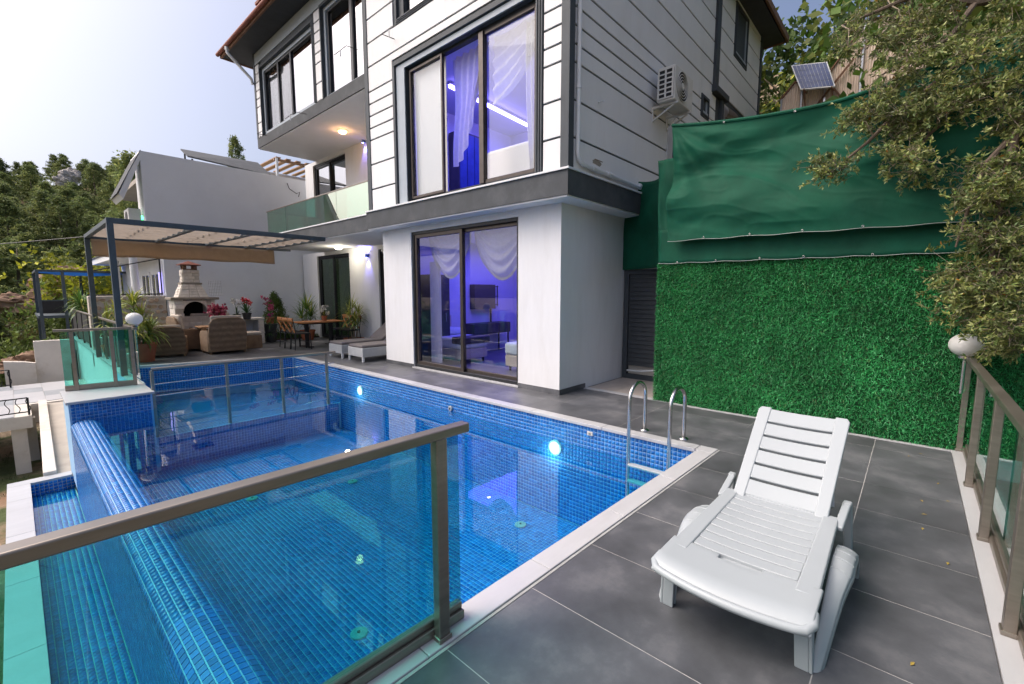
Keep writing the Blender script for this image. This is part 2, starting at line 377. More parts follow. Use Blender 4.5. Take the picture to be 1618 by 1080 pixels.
# ================================================================== ground, hillside
def hill_h(x, y):
    if y < 24: base = -2.75
    else:
        t = y - 24
        base = -2.75 + 0.10 * t + 0.0018 * t * t if t < 60 else -2.75 + 6 + 6.5 + 0.30 * (t - 60)
        if t > 95: base = min(base, 20.25 + 0.02 * (t - 95))
    # valley opening towards -X, hill rising towards +X
    side = max(0.0, min(1.0, (x + 42) / 34.0)); side = side * side * (3 - 2 * side)
    z = -9 + (base + 9) * side if y > 24 else -2.75 - 6.0 * (1 - max(0.0, min(1.0, (x + 14) / 10.0)))
    if y > 24: z += 2.2 * mnoise.noise(Vector((x * 0.06, y * 0.06, 3.1))) * min(1, (y - 24) / 12) + 0.8 * mnoise.noise(Vector((x * 0.2, y * 0.2, 1.7))) * min(1, (y - 24) / 6)
    # ground behind the villa climbs
    if x > 8.5: z = max(z, min(14, -1.0 + (x - 8.5) * 0.72 + 0.9 * mnoise.noise(Vector((x * 0.25, y * 0.25, 9.0)))) if y < 22 else z + min(6, (x - 8.5) * 0.25))
    return z
mb = MB()
g = MB(); g.box(-700, -600, -14, 700, 900, -13.5)
tag(g.build('ground', 'earth'), kind='structure')
XS = list(np.arange(-60, -12, 4.0)) + list(np.arange(-12, 12, 1.0)) + list(np.arange(12, 100, 4.0))
YS = list(np.arange(-40, 8, 6.0)) + list(np.arange(8, 44, 1.2)) + list(np.arange(44, 190, 5.0))
def footprint(x, y, z):
    # keep the terrain below the terraces and the house
    if -0.6 < x < 18 and -6 < y < 24: return min(z, -1.75 if x > 8.4 and y < 2.9 else -2.75) if not (x > 15.6) else z
    return z
hm = MB(); nx, ny = len(XS), len(YS)
hm.v = [(float(x), float(y), footprint(float(x), float(y), hill_h(float(x), float(y)))) for y in YS for x in XS]
hm.f = [(j * nx + i, j * nx + i + 1, (j + 1) * nx + i + 1, (j + 1) * nx + i) for j in range(ny - 1) for i in range(nx - 1)]
def make_ground_mat():
    m, n = _nt('terrain'); L = n.links
    out = _n(n, 'ShaderNodeOutputMaterial'); b = _n(n, 'ShaderNodeBsdfPrincipled'); L.new(b.outputs[0], out.inputs['Surface']); b.inputs['Roughness'].default_value = 0.95
    tc = _n(n, 'ShaderNodeTexCoord')
    def nz(s, d=8): 
        q = _n(n, 'ShaderNodeTexNoise'); q.inputs['Scale'].default_value = s; q.inputs['Detail'].default_value = d; q.inputs['Roughness'].default_value = 0.65; L.new(tc.outputs['Object'], q.inputs['Vector']); return q.outputs['Fac']
    def ramp(v, a, b_): 
        q = _n(n, 'ShaderNodeMapRange'); q.inputs['From Min'].default_value = a; q.inputs['From Max'].default_value = b_; L.new(v, q.inputs['Value']); return q.outputs[0]
    def mixc(f, A, B):
        q = _n(n, 'ShaderNodeMix', data_type='RGBA'); L.new(f, q.inputs['Factor'])
        for k, c in (('A', A), ('B', B)):
            if isinstance(c, tuple): q.inputs[k].default_value = c4(c)
            else: L.new(c, q.inputs[k])
        return q.outputs['Result']
    c = mixc(ramp(nz(1.3), .35, .65), (0.20, 0.15, 0.10), (0.33, 0.25, 0.17))
    c = mixc(ramp(nz(0.25), .45, .62), c, (0.30, 0.17, 0.095))
    c = mixc(ramp(nz(0.55, 12), .42, .52), c, (0.07, 0.095, 0.028))
    L.new(c, b.inputs['Base Color'])
    bp = _n(n, 'ShaderNodeBump'); bp.inputs['Strength'].default_value = 0.9; bp.inputs['Distance'].default_value = 0.25; L.new(nz(2.2, 10), bp.inputs['Height']); L.new(bp.outputs[0], b.inputs['Normal'])
    return m
make_ground_mat()
tag(hm.build('hillside', 'terrain', smooth=True, angle=180), kind='structure')

# ================================================================== deck
deck = thing('deck', None, None, (5, 5, 0), kind='structure')
regions = [
    [(-1.4, -0.40), (6.44, -0.40), (6.44, 1.40), (-1.4, 1.555)],
    [(4.835, 1.40), (6.44, 1.40), (6.44, 4.13), (4.835, 4.13)],
    [(4.835, 4.13), (5.745, 4.13), (5.745, 9.12), (4.845, 9.12)],
    [(4.845, 9.12), (7.40, 9.12), (7.40, 17.18), (4.87, 17.18)],
    [(1.52, 12.92), (4.87, 11.90), (4.87, 17.18), (1.52, 17.18)],
]
slab = MB()
for rg in regions: slab.prism([(x, y, -0.25) for x, y in rg], (0, 0, 0.2488))
# the joints are the slab seen between the tiles
slab.build('joint_bed', 'grout', deck)
gx0, gy0, tx, ty = 1.22, 0.21, 0.602, 1.2
for ri, rg in enumerate(regions):
    for i in range(-6, 12):
        for j in range(-2, 16):
            jj = 0.0026; ya, yb = gy0 + j * ty, gy0 + (j + 1) * ty
            if ri == 0: ya, yb = ((gy0, 3.0) if j == 0 else (ya, yb)); 
            if ri == 0 and j > 0: continue
            p = clip_poly(rg, gx0 + i * tx + jj, gx0 + (i + 1) * tx - jj, ya + jj, yb - jj)
            if len(p) < 3 or area2(p) < 0.004: continue
            t = MB(); cx = sum(q[0] for q in p) / len(p); cy = sum(q[1] for q in p) / len(p)
            dz = random.uniform(-0.0006, 0.0006)
            t.prism([(x, y, -0.006) for x, y in p], (0, 0, 0.006 + dz)); t.build('floor_tile', 'slate', deck)
# passage with beige tiles behind a marble threshold
pas = thing('passage', None, None, (7, 3.5, 0), kind='structure')
b = MB(); b.box(6.50, 2.6, -0.25, 8.4, 4.13, -0.008); b.build('joint_bed', 'grout', pas)
for i in range(4):
    for j in range(3):
        x0 = 6.57 + i * 0.45; y0 = 2.62 + j * 0.5
        b = MB(); b.box(x0 + .003, y0 + .003, -0.007, min(x0 + .45, 8.38) - .003, y0 + .5 - .003, 0.003); b.build('floor_tile', 'beige_tile', pas)
b = MB(); b.box(6.445, 2.6, -0.2, 6.565, 4.13, 0.006); b.build('threshold', 'marble', pas)
b = MB(); b.box(6.40, -3.2, -0.2, 6.495, 2.6, 0.008); b.build('threshold', 'marble', pas)

# ================================================================== swimming pool
pool = thing('swimming_pool', None, None, (2.7, 5.5, -1.4), kind='structure')
WZ = -0.30; FZ = -1.38; SZ = -0.80; PT = 0.05
sh = MB()
sh.box(0.45, 1.3, FZ - 0.2, 4.95, 9.4, FZ - 0.006)
sh.box(4.706, 1.3, FZ, 4.80, 12.4, -0.03)                       # house side
sh.prism([(0.3, 1.50, FZ), (4.70, 1.40, FZ), (4.70, 1.55, FZ), (0.3, 1.65, FZ)], (0, 0, -FZ - 0.03))
sh.prism([(1.40, 12.76, FZ), (4.70, 11.76, FZ), (4.70, 11.92, FZ), (1.40, 12.92, FZ)], (0, 0, -FZ - 0.03))
sh.prism([(1.40, 9.356, FZ), (4.70, 9.356, FZ), (4.70, 11.76, FZ), (1.5, 12.73, FZ)], (0, 0, SZ - 0.006 - FZ))
sh.box(0.43, 9.306, FZ, 1.424, 10.45, -0.03)                    # corner block
sh.box(1.36, 10.45, FZ, 1.50, 12.80, -0.03)
sh.build('shell', 'pool_grout', pool)
BL = np.array([[0.009, 0.15, 0.50], [0.012, 0.19, 0.58], [0.024, 0.24, 0.66], [0.010, 0.125, 0.44]])
def tone_blue(n):
    k = RNG.choice(4, n, p=[.36, .46, .12, .06]); c = BL[k] * RNG.uniform(0.88, 1.12, (n, 1)); return c
TV, TF, TT = [], [], []
def tiles_at(C, U, V, N, pu=PT, pv=PT, gap=0.0058, th=0.004):
    """C,(n,3) tile centres; U,V,N unit vectors (3,) or (n,3)"""
    C = np.asarray(C, float); n = len(C)
    U, V, N = [np.broadcast_to(np.asarray(a, float), (n, 3)) for a in (U, V, N)]
    hu, hv = (pu - gap) / 2, (pv - gap) / 2
    base = sum(len(a) for a in TV)
    c8 = []
    for w, ins in ((0, 0), (th, 0.0016)):
        for su, sv in ((-1, -1), (1, -1), (1, 1), (-1, 1)):
            c8.append(C + U * su * (hu - ins) + V * sv * (hv - ins) + N * w)
    A = np.stack(c8, 1).reshape(-1, 3)
    f = np.array([[4, 5, 6, 7], [0, 1, 5, 4], [1, 2, 6, 5], [2, 3, 7, 6], [3, 0, 4, 7]])
    F = (np.arange(n)[:, None, None] * 8 + f[None]).reshape(-1, 4) + base
    TV.append(A); TF.append(F); TT.append(np.repeat(tone_blue(n), 8, 0))
def grid_c(o, u, v, nu, nv, p=PT):
    o, u, v = np.array(o, float), np.array(u, float), np.array(v, float)
    i, j = np.meshgrid(np.arange(nu), np.arange(nv)); i = i.ravel()[:, None]; j = j.ravel()[:, None]
    return o + u * (i + .5) * p + v * (j + .5) * p
X_, Y_, Z_ = np.eye(3)
c = grid_c((0.80, 1.62, FZ - 0.006), X_, Y_, 78, 155); tiles_at(c, X_, Y_, Z_)
c = grid_c((1.45, 9.40, SZ - 0.006), X_, Y_, 65, 68); c = c[c[:, 1] < 11.74 + (4.7 - c[:, 0]) * 0.304]; tiles_at(c, X_, Y_, Z_)
c = grid_c((4.706, 1.60, -0.03), Y_, -Z_, 203, 27); tiles_at(c, Y_, Z_, -X_)
fu = np.array([3.3, -1.0, 0]) / np.hypot(3.3, 1.0); fnm = np.array([-1.0, -3.3, 0]) / np.hypot(3.3, 1.0)
c = grid_c((1.42, 12.754, -0.03), fu, -Z_, 68, 12); tiles_at(c, fu, Z_, fnm)
c = grid_c((1.46, 9.356, SZ), X_, -Z_, 64, 15); tiles_at(c, X_, Z_, -Y_)
c = grid_c((0.45, 9.306, -0.035), X_, -Z_, 19, 27); tiles_at(c, X_, Z_, -Y_)
c = grid_c((1.424, 9.32, -0.035), Y_, -Z_, 70, 12); tiles_at(c, Y_, Z_, X_)
V = np.concatenate(TV); F = np.concatenate(TF); T = np.concatenate(TT)
tag(link(np_mesh('mosaic_tiles', V, F, 'pool_tile', T), 'mosaic_tiles', pool), kind='stuff')
# overflow edge with a rounded crest
edge = thing('overflow_edge', None, None, (0.6, 5.4, -1.4), kind='structure')
prof = [(0.43, -1.50)]
z = -1.50
prof = [(0.43, -1.50), (0.43, -0.40)] + [(0.60 + 0.17 * math.cos(R(a)), -0.40 + 0.112 * math.sin(R(a))) for a in range(173, 19, -7)] + [(0.775, -0.50), (0.775, FZ - .1)]
# even steps along the profile
def resample(p, step):
    p = np.array(p, float); d = np.r_[0, np.cumsum(np.hypot(*np.diff(p, axis=0).T))]; s = np.arange(step / 2, d[-1], step)
    q = np.stack([np.interp(s, d, p[:, 0]), np.interp(s, d, p[:, 1])], 1)
    q2 = np.stack([np.interp(s + .012, d, p[:, 0]), np.interp(s + .012, d, p[:, 1])], 1); q1 = np.stack([np.interp(s - .012, d, p[:, 0]), np.interp(s - .012, d, p[:, 1])], 1)
    t = q2 - q1; t /= np.linalg.norm(t, axis=1)[:, None]; return q, t
core = MB(); Y0E, Y1E = 1.40, 9.30
core.prism([(x, Y0E, z_) for x, z_ in prof][::-1], (0, Y1E - Y0E, 0)); core.build('core', 'pool_grout', edge, smooth=True, angle=30)
q, t = resample(prof[:-1], PT)
crest = [k for k in range(len(q)) if q[k][1] > -0.56]
TV, TF, TT = [], [], []
nyE = int((Y1E - Y0E) / PT); near_n = 0
one = {}
for k in range(len(q)):
    nrm = np.array([-t[k][1], 0, t[k][0]]); uu = np.array([t[k][0], 0, t[k][1]])
    js = []
    for j in range(nyE):
        y = Y0E + (j + .5) * PT
        if k in crest[:-2] and 2.05 < y < 3.15 and near_n < 300:
            if k not in one:
                m_ = MB(); pu, pv = PT - .0065, PT - .0065
                for_v = []
                for w, ins in ((0, 0), (.004, .0016)):
                    for su, sv in ((-1, -1), (1, -1), (1, 1), (-1, 1)):
                        for_v.append(Vector(uu * su * (pu / 2 - ins)) + Vector((0, sv * (pv / 2 - ins), 0)) + Vector(nrm * w))
                m_.add(for_v, [(7, 6, 5, 4), (4, 5, 1, 0), (5, 6, 2, 1), (6, 7, 3, 2), (7, 4, 0, 3)])
                one[k] = m_.mesh('mosaic_tile', 'pool_tile_one')
            link(one[k], 'mosaic_tile', edge, loc=(q[k][0], y, q[k][1])); near_n += 1
        else: js.append(y)
    if js: tiles_at(np.array([[q[k][0], y, q[k][1]] for y in js]), uu, Y_, nrm)
V = np.concatenate(TV); F = np.concatenate(TF); T = np.concatenate(TT)
tag(link(np_mesh('mosaic_tiles', V, F, 'pool_tile', T), 'mosaic_tiles', edge), kind='stuff')
# overflow basin below the edge
bas = thing('overflow_basin', None, None, (0.2, 6, -1.5), kind='structure')
s_ = MB(); s_.box(-0.27, 1.2, -2.9, 0.44, 10.2, -1.536); s_.box(-0.27, 1.2, -1.536, -0.056, 10.2, -1.335); s_.box(-0.056, 10.006, -1.536, 0.56, 10.2, -1.335); s_.build('shell', 'plaster_old', bas)
TV, TF, TT = [], [], []
tiles_at(grid_c((-0.055, 1.3, -1.536), X_, Y_, 9, 174, 0.0535), X_, Y_, Z_, 0.0535, 0.0535)
tiles_at(grid_c((-0.055, 10.006, -1.335), X_, -Z_, 10, 4), X_, Z_, -Y_)
tiles_at(grid_c((-0.056, 1.3, -1.335), Y_, -Z_, 174, 4), Y_, Z_, X_)
tag(link(np_mesh('mosaic_tiles', np.concatenate(TV), np.concatenate(TF), 'pool_tile', np.concatenate(TT)), 'mosaic_tiles', bas), kind='stuff')
y = 1.2
while y < 10.0:
    y1 = min(y + 1.35, 10.0); b = MB(); b.box(-0.29, y + .002, -1.335, -0.045, y1 - .002, -1.30); b.build('coping_slab', 'marble', bas, bevel=.004); y = y1
b = MB(); b.box(-0.29, 10.002, -1.335, 0.42, 10.22, -1.30); b.build('coping_slab', 'marble', bas, bevel=.004)
w_ = MB(); w_.add([(-0.055, 1.3, -1.505), (0.43, 1.3, -1.505), (0.43, 10.0, -1.505), (-0.055, 10.0, -1.505)], [(0, 1, 2, 3)])
tag(w_.build('basin_water', 'water'), kind='structure')
# water sheet of the pool, level with the crest
w_ = MB(); w_.add([(x, y, WZ) for x, y in ((0.55, 1.55), (4.704, 1.50), (4.704, 11.74), (1.46, 12.72), (1.43, 9.306), (0.55, 9.306))], [(0, 1, 2, 3, 4, 5)])
tag(w_.build('pool_water', 'water'), kind='structure')
# marble coping slabs
def coping(p0, p1, w, n, parent, dz=0.0):
    p0, p1 = Vector((*p0, 0)), Vector((*p1, 0)); d = (p1 - p0); L = d.length; d.normalize(); s = Vector((d.y, -d.x, 0)) * w   # s points to the water side
    for k in range(n):
        a = p0 + d * (L * k / n + .002); c = p0 + d * (L * (k + 1) / n - .002)
        q = [a, c, c + s, a + s]
        m_ = MB(); m_.prism([(v.x, v.y, -0.028) for v in q][::1], (0, 0, 0.040 + dz)); m_.build('coping_slab', 'marble', parent, bevel=.005)
coping((4.655, 1.425), (0.25, 1.545), 0.155, 5, pool)
def quadslab(pts, parent):
    m_ = MB(); m_.prism([(x, y, -0.028) for x, y in pts], (0, 0, 0.040)); m_.build('coping_slab', 'marble', parent, bevel=.005)
quadslab([(4.660, 1.425), (4.83, 1.42), (4.83, 1.60), (4.68, 1.60), (4.68, 1.575), (4.660, 1.575)], pool)
coping((4.83, 1.604), (4.838, 11.72), -0.152, 9, pool, -.001)
coping((4.838, 11.91), (1.50, 12.93), -0.16, 4, pool, .001)
quadslab([(0.40, 9.27), (1.455, 9.27), (1.455, 10.44), (0.40, 10.44)], pool)
quadslab([(1.34, 10.444), (1.455, 10.444), (1.48, 12.92), (1.34, 12.92)], pool)
# thin grout line outside the near coping
b = MB(); b.prism([(4.83, 1.402, -.004), (0.2, 1.527, -.004), (0.2, 1.543, -.004), (4.83, 1.418, -.004)], (0, 0, .007)); b.build('joint', 'sealant', pool)
# fittings
for (x_, y_, z_) in ((4.2, 3.62, FZ), (1.82, 3.47, FZ), (2.12, 7.05, FZ), (3.41, 6.5, FZ)):
    t_ = thing('floor_inlet', 'round pale floor inlet set in the pool floor', 'pool inlet', (x_, y_, z_), 'floor inlets under water')
    b = MB(); b.lathe((x_, y_, z_), [(.075, 0), (.075, .012), (.06, .018), (.02, .018)], 20); b.build('plate', 'sealant', t_, smooth=True)
    b = MB(); b.lathe((x_, y_, z_), [(.014, .012), (.014, .026), (.006, .028)], 10); b.build('screw', 'black', t_)
for y_, z_, lab in ((8.45, -0.39, 'underwater lamp in the tiled pool wall near the wicker sunbeds'), (3.43, -0.41, 'underwater lamp in the tiled pool wall beside the ladder')):
    t_ = thing('pool_lamp', lab, 'pool lamp', (4.70, y_, z_), 'pool wall lamps')
    b = MB(); b.prism([(4.70, y_ + .10 * math.cos(a), z_ + .10 * math.sin(a)) for a in np.linspace(0, 2 * math.pi, 24, endpoint=False)], (-.025, 0, 0)); b.build('rim', 'globe', t_)
    b = MB(); b.prism([(4.674, y_ + .075 * math.cos(a), z_ + .075 * math.sin(a)) for a in np.linspace(0, 2 * math.pi, 24, endpoint=False)], (-.008, 0, 0)); b.build('bulb', 'led_white', t_)
    l_ = bpy.data.lights.new('pool_lamp_light', 'POINT'); l_.energy = 3; l_.color = (1, .9, .7); l_.shadow_soft_size = .08
    lo = bpy.data.objects.new('pool_lamp_light', l_); COL.objects.link(lo); lo.location = (4.55, y_ + .05, z_ - .12)
t_ = thing('water_jet', 'small white round return jet in the pool wall above the water', 'pool jet', (4.70, 5.57, -0.26))
b = MB(); b.prism([(4.70, 5.57 + .045 * math.cos(a), -.26 + .045 * math.sin(a)) for a in np.linspace(0, 2 * math.pi, 20, endpoint=False)], (-.03, 0, 0)); b.build('collar', 'white_plastic', t_, bevel=.006)
b = MB(); b.prism([(4.668, 5.57 + .018 * math.cos(a), -.26 + .018 * math.sin(a)) for a in np.linspace(0, 2 * math.pi, 14, endpoint=False)], (-.004, 0, 0)); b.build('nozzle', 'black', t_)
t_ = thing('wall_plate', 'small square pale plate on the tiled pool wall by the ladder', 'wall plate', (4.7, 2.9, -.11))
b = MB(); b.box(4.688, 2.86, -.135, 4.70, 2.94, -.085); b.build('plate', 'stone_white', t_, bevel=.003)
b = MB(); b.box(4.684, 2.885, -.122, 4.688, 2.915, -.098); b.build('cover', 'stone_grey', t_)
# ladder
t_ = thing('pool_ladder', 'stainless steel pool ladder with two looped handrails at the pool corner', 'ladder', (4.9, 2.05, 0))
for y_ in (2.30, 1.83):
    pts = [(4.945, y_, 0.0), (4.945, y_, .30), (4.943, y_, .44)] + [(4.745 + .198 * math.cos(R(a)), y_, .44 + .175 * math.sin(R(a))) for a in range(0, 181, 15)] + [(4.546, y_, .3), (4.546, y_, -.5), (4.56, y_, -0.95), (4.60, y_, -1.0)]
    b = MB(); b.tube(pts, 0.0215, 12); h_ = b.build('handrail', 'steel', t_, smooth=True, angle=60)
    b = MB(); b.lathe((4.945, y_, 0.0), [(.055, .0), (.055, .006), (.045, .018), (.026, .022)], 20); b.build('flange', 'steel', h_, smooth=True)
for z_ in (-.285, -.47, -.66):
    b = MB(); b.box(4.505, 1.845, z_ - .03, 4.585, 2.285, z_); b.build('tread', 'white_plastic', t_, bevel=.008)
# low rail standing in the water across the shallow end
t_ = thing('water_rail', 'low steel rail with two cross wires standing in the pool water', 'railing', (2.9, 9.35, -.6))
P0, P1 = Vector((1.46, 9.42, .36)), Vector((4.50, 9.42, .33))
b = MB(); b.tube([P0 - (P1 - P0) * .0, P1 + (P1 - P0).normalized() * .16], .028, 12); b.build('top_rail', 'rail_bronze', t_, smooth=True, angle=50)
for f_ in (.0, .36, .68, .985):
    p = P0.lerp(P1, f_); b = MB(); b.box(p.x - .022, p.y - .03, SZ + .0, p.x + .022, p.y + .03, .34); b.build('post', 'rail_bronze', t_, bevel=.003)
for z_ in (.10, -.10):
    a, c = P0.copy(), P1.copy(); a.z = c.z = z_; b = MB(); b.tube([a, c + (P1 - P0).normalized() * .12], .009, 8); b.build('cross_wire', 'steel', t_, smooth=True)

# ================================================================== villa
villa = thing('villa', 'white panelled villa with dark grooves and tall dark framed windows', 'house', (8, 9, 0))
XG, XU, YU, YG = 5.75, 5.50, 3.86, 4.14          # ground facade, upper facade, upper and ground side walls
XR = 7.40                                         # recessed facade
XLF = 5.62                                        # left wing facade
ZS1, ZL1, ZS2, ZL2, ZT = 3.02, 3.39, 6.12, 6.42, 9.0
def wallbox(x0, y0, z0, x1, y1, z1, m='wall_white', name='wall', parent=villa, bevel=0.0):
    b = MB(); b.box(x0, y0, z0, x1, y1, z1); return b.build(name, m, parent, bevel=bevel)
# --- ground floor
DY0, DY1, DZ1 = 5.02, 8.04, 2.90                  # big sliding door opening
wallbox(XG, YG, 0.0, XG + .22, DY0, ZS1); wallbox(XG, DY1, 0.0, XG + .22, 9.10, ZS1); wallbox(XG, DY0, DZ1, XG + .22, DY1, ZS1)
wallbox(XG + .22, YG, 0, 9.9, YG + .2, ZS1)                                # side wall
wallbox(XG + .22, 8.9, 0, XR, 9.10, ZS1)                                    # return wall to the recess
wallbox(XR, 8.9, 0, 10.2, 9.10, ZS1, 'room_paint', 'room_wall'); wallbox(10.0, YG + .2, 0, 10.2, 8.9, ZS1, 'room_paint', 'room_wall')
wallbox(XG + .22, YG + .2, -.2, 10.0, 8.9, .004, 'room_floor', 'room_floor'); wallbox(XG + .22, YG + .2, 2.93, 10.0, 8.9, 3.0, 'room_paint', 'room_ceiling')
# plinth tiles
wallbox(XG - .012, YG - .012, 0, XG, DY0, .085, 'slate', 'plinth'); wallbox(XG - .012, DY1, 0, XG, 9.112, .085, 'slate', 'plinth'); wallbox(XG, YG - .012, 0, 6.50, YG, .085, 'slate', 'plinth')
wallbox(XG - .03, DY0 - .02, 0.0, XG + .1, DY1 + .02, .03, 'marble', 'door_sill', bevel=.004)
# recessed ground facade
RY = [(9.10, 11.45), (11.45, 12.0), (12.0, 13.72), (13.72, 16.0), (16.0, 17.0)]
wallbox(XR, 9.10, 0, XR + .2, 10.7, ZS1); wallbox(XR, 12.0, 0, XR + .2, 13.72, ZS1); wallbox(XR, 16.0, 0, XR + .2, 17.15, ZS1)
wallbox(XR, 10.7, 2.9, XR + .2, 12.0, ZS1); wallbox(XR, 13.72, 2.9, XR + .2, 16.0, ZS1)
wallbox(XR + .2, 9.1, -.1, 10, 17.1, .004, 'room_floor', 'room_floor'); wallbox(9.9, 9.1, 0, 10.0, 17.1, ZS1, 'room_paint', 'room_wall'); wallbox(XR + .2, 17.0, 0, 9.9, 17.15, ZS1, 'room_paint', 'room_wall')
# --- first ledge and balcony slab
wallbox(5.41, 3.79, ZS1 + .02, 9.3, 9.20, ZL1, 'fascia_dark', 'ledge'); wallbox(5.43, 3.81, ZS1 - .005, 9.3, 9.18, ZS1 + .019, 'soffit_white', 'soffit')
wallbox(5.385, 3.765, ZL1 + .001, 5.75, 9.2, ZL1 + .028, 'fascia_white', 'ledge_cap'); wallbox(5.75, 3.765, ZL1 + .001, 9.3, 4.0, ZL1 + .028, 'fascia_white', 'ledge_cap')
wallbox(5.55, 9.205, ZS1 + .02, 10, 15.45, ZL1 - .01, 'fascia_dark', 'balcony_slab'); wallbox(5.57, 9.205, ZS1 - .003, 10, 15.43, ZS1 + .019, 'soffit_white', 'soffit')
wallbox(5.53, 9.205, ZL1 - .008, 5.85, 15.47, ZL1 + .02, 'fascia_white', 'ledge_cap'); wallbox(5.85, 9.205, ZL1 - .008, XR, 15.47, ZL1 + .004, 'beige_tile', 'balcony_floor')
# --- first floor: main facade behind the panels
WY0, WY1, WZ1, WB = 4.46, 7.76, 6.00, 3.46        # big window opening
core = lambda *a: wallbox(*a, 'trim_dark', 'backing_wall')
core(XU + .012, YU + .012, ZL1, XU + .2, WY0, 9.35); core(XU + .012, WY1, ZL1, XU + .2, 9.15, 9.35)
core(XU + .012, WY0, WZ1, XU + .2, WY1, 6.93); core(XU + .012, WY0, 8.5, XU + .2, WY1, 9.35); core(XU + .012, WY0, 6.93, XU + .2, 6.55, 8.5); 
core(XU + .2, YU + .012, ZL1, 15.1, YU + .2, 9.35)
wallbox(XU + .2, WY0 - .0, ZL1, XU + .25, WY1, WB, 'fascia_white', 'window_sill')
wallbox(XU + .2, 8.95, ZL1, 10, 9.15, 9.35, 'wall_white', 'wall'); wallbox(9.9, YU + .2, ZL1, 10, 8.95, 6.3, 'room_paint', 'room_wall')
wallbox(XU + .2, YU + .2, ZL1, 9.9, 8.95, ZL1 + .05, 'room_floor', 'room_floor'); wallbox(XU + .2, YU + .2, 6.05, 9.9, 8.95, 6.3, 'room_paint', 'room_ceiling')
LEV = [3.425, 3.88, 4.40, 4.91, 5.155, 5.405, 5.65, 5.90, 6.40, 6.87, 7.34, 7.82, 8.30, 8.8, 9.3]
def panels(a0, a1, axis, pos, z0=3.425, z1=9.3, holes=()):
    """one plank panel per course between the dark grooves; axis 'Y' runs along the facade, 'X' along the side wall"""
    for i in range(len(LEV) - 1):
        lo, hi = LEV[i] + .016, LEV[i + 1] - .016
        lo, hi = max(lo, z0), min(hi, z1)
        if hi - lo < .04: continue
        spans = [(a0, a1)]
        for (h0, h1, hz0, hz1) in holes:
            if hi > hz0 and lo < hz1:
                ns = []
                for s0, s1 in spans:
                    if h1 <= s0 or h0 >= s1: ns.append((s0, s1)); continue
                    if h0 - s0 > .02: ns.append((s0, h0))
                    if s1 - h1 > .02: ns.append((h1, s1))
                # what stays of the course above or below the hole
                if lo < hz0 - .03: p_(max(a0, h0), min(a1, h1), lo, hz0, axis, pos)
                if hi > hz1 + .03: p_(max(a0, h0), min(a1, h1), hz1, hi, axis, pos)
                spans = ns
        for s0, s1 in spans: p_(s0, s1, lo, hi, axis, pos)
def p_(s0, s1, lo, hi, axis, pos):
    b = MB()
    if axis == 'Y': b.box(pos - .012, s0, lo, pos + .012, s1, hi)
    else: b.box(s0, pos - .012, lo, s1, pos + .012, hi)
    b.build('panel', 'panel_white', villa, bevel=.003, seg=1)
# main facade: side strips, strip above the window
panels(3.97, 4.30, 'Y', XU); panels(8.17, 9.05, 'Y', XU)
panels(4.30, 8.17, 'Y', XU, z0=6.26, holes=((6.50, 8.10, 6.84, 8.6),))
# corner trims
wallbox(XU - .03, YU - .03, ZL1 + .03, XU + .10, YU + .115, 9.3, 'trim_dark', 'corner_trim', bevel=.004)
wallbox(XU - .03, 9.05, ZL1 + .03, XU + .30, 9.19, 9.3, 'trim_dark', 'corner_trim', bevel=.004)
# --- big window with stepped surround
def stepped_trim(y0, y1, z0, z1, X, w=.115, parent=villa, bottom=False):
    for k in range(3):
        o_ = w - k * w / 3; d_ = .022 + .012 * k; i_ = o_ - w / 3 + .006
        b = MB()
        b.box(X - d_, y0 - o_, z0, X + .02, y0 - i_, z1 + o_); b.box(X - d_, y1 + i_, z0, X + .02, y1 + o_, z1 + o_); b.box(X - d_, y0 - i_, z1 + i_, X + .02, y1 + i_, z1 + o_)
        if bottom: b.box(X - d_, y0 - o_, z0 - o_, X + .02, y1 + o_, z0)
        b.build('window_surround', 'trim_dark', parent, bevel=.003, seg=1)
stepped_trim(WY0 - .02, WY1 + .28, ZL1 + .03, WZ1 + .1, XU)
b = MB(); b.box(XU - .01, WY1, ZL1 + .03, XU + .03, WY1 + .27, WZ1 + .09); b.box(XU - .01, WY0, WZ1, XU + .03, WY1, WZ1 + .09); b.build('window_reveal', 'reveal_blue', villa)
def framed(name, parent, y0, y1, z0, z1, X, fw=.06, fd=.09, fm='alu_bronze', gm='glass_clear', gx=.04):
    """one sash: a frame of four bars and its pane"""
    b = MB(); b.box(X, y0, z0, X + fd, y0 + fw, z1); b.box(X, y1 - fw, z0, X + fd, y1, z1); b.box(X, y0 + fw, z0, X + fd, y1 - fw, z0 + fw); b.box(X, y0 + fw, z1 - fw, X + fd, y1 - fw, z1)
    w = b.build(name, fm, parent, bevel=.004, seg=1)
    if gm:
        g_ = MB(); g_.box(X + gx, y0 + fw, z0 + fw, X + gx + .008, y1 - fw, z1 - fw); g_.build('pane', gm, w)
    return w
framed('window_frame', villa, WY0 - .0, WY1, WB, WZ1, XU + .10, .055, .10, 'alu_black', None)
framed('window', villa, 6.70, 7.70, WB + .05, WZ1 - .05, XU + .06, .045, .06, gm='glass_clear')
framed('window', villa, 4.51, 5.70, WB + .05, WZ1 - .05, XU + .10, .06, .06, gm='glass_clear')
wallbox(XU + .07, 5.65, WB + .05, XU + .16, 5.76, WZ1 - .05, 'alu_bronze', 'mullion', bevel=.004)
b = MB(); b.box(XU + .175, 6.72, WB + .06, XU + .18, 7.66, WZ1 - .06)
tag(b.build('pale_sheet', 'sheeting'), 'pale blind filling the closed sash of the big upper window', 'sheeting')  # pale sheet behind the pane turns the closed sash milky white
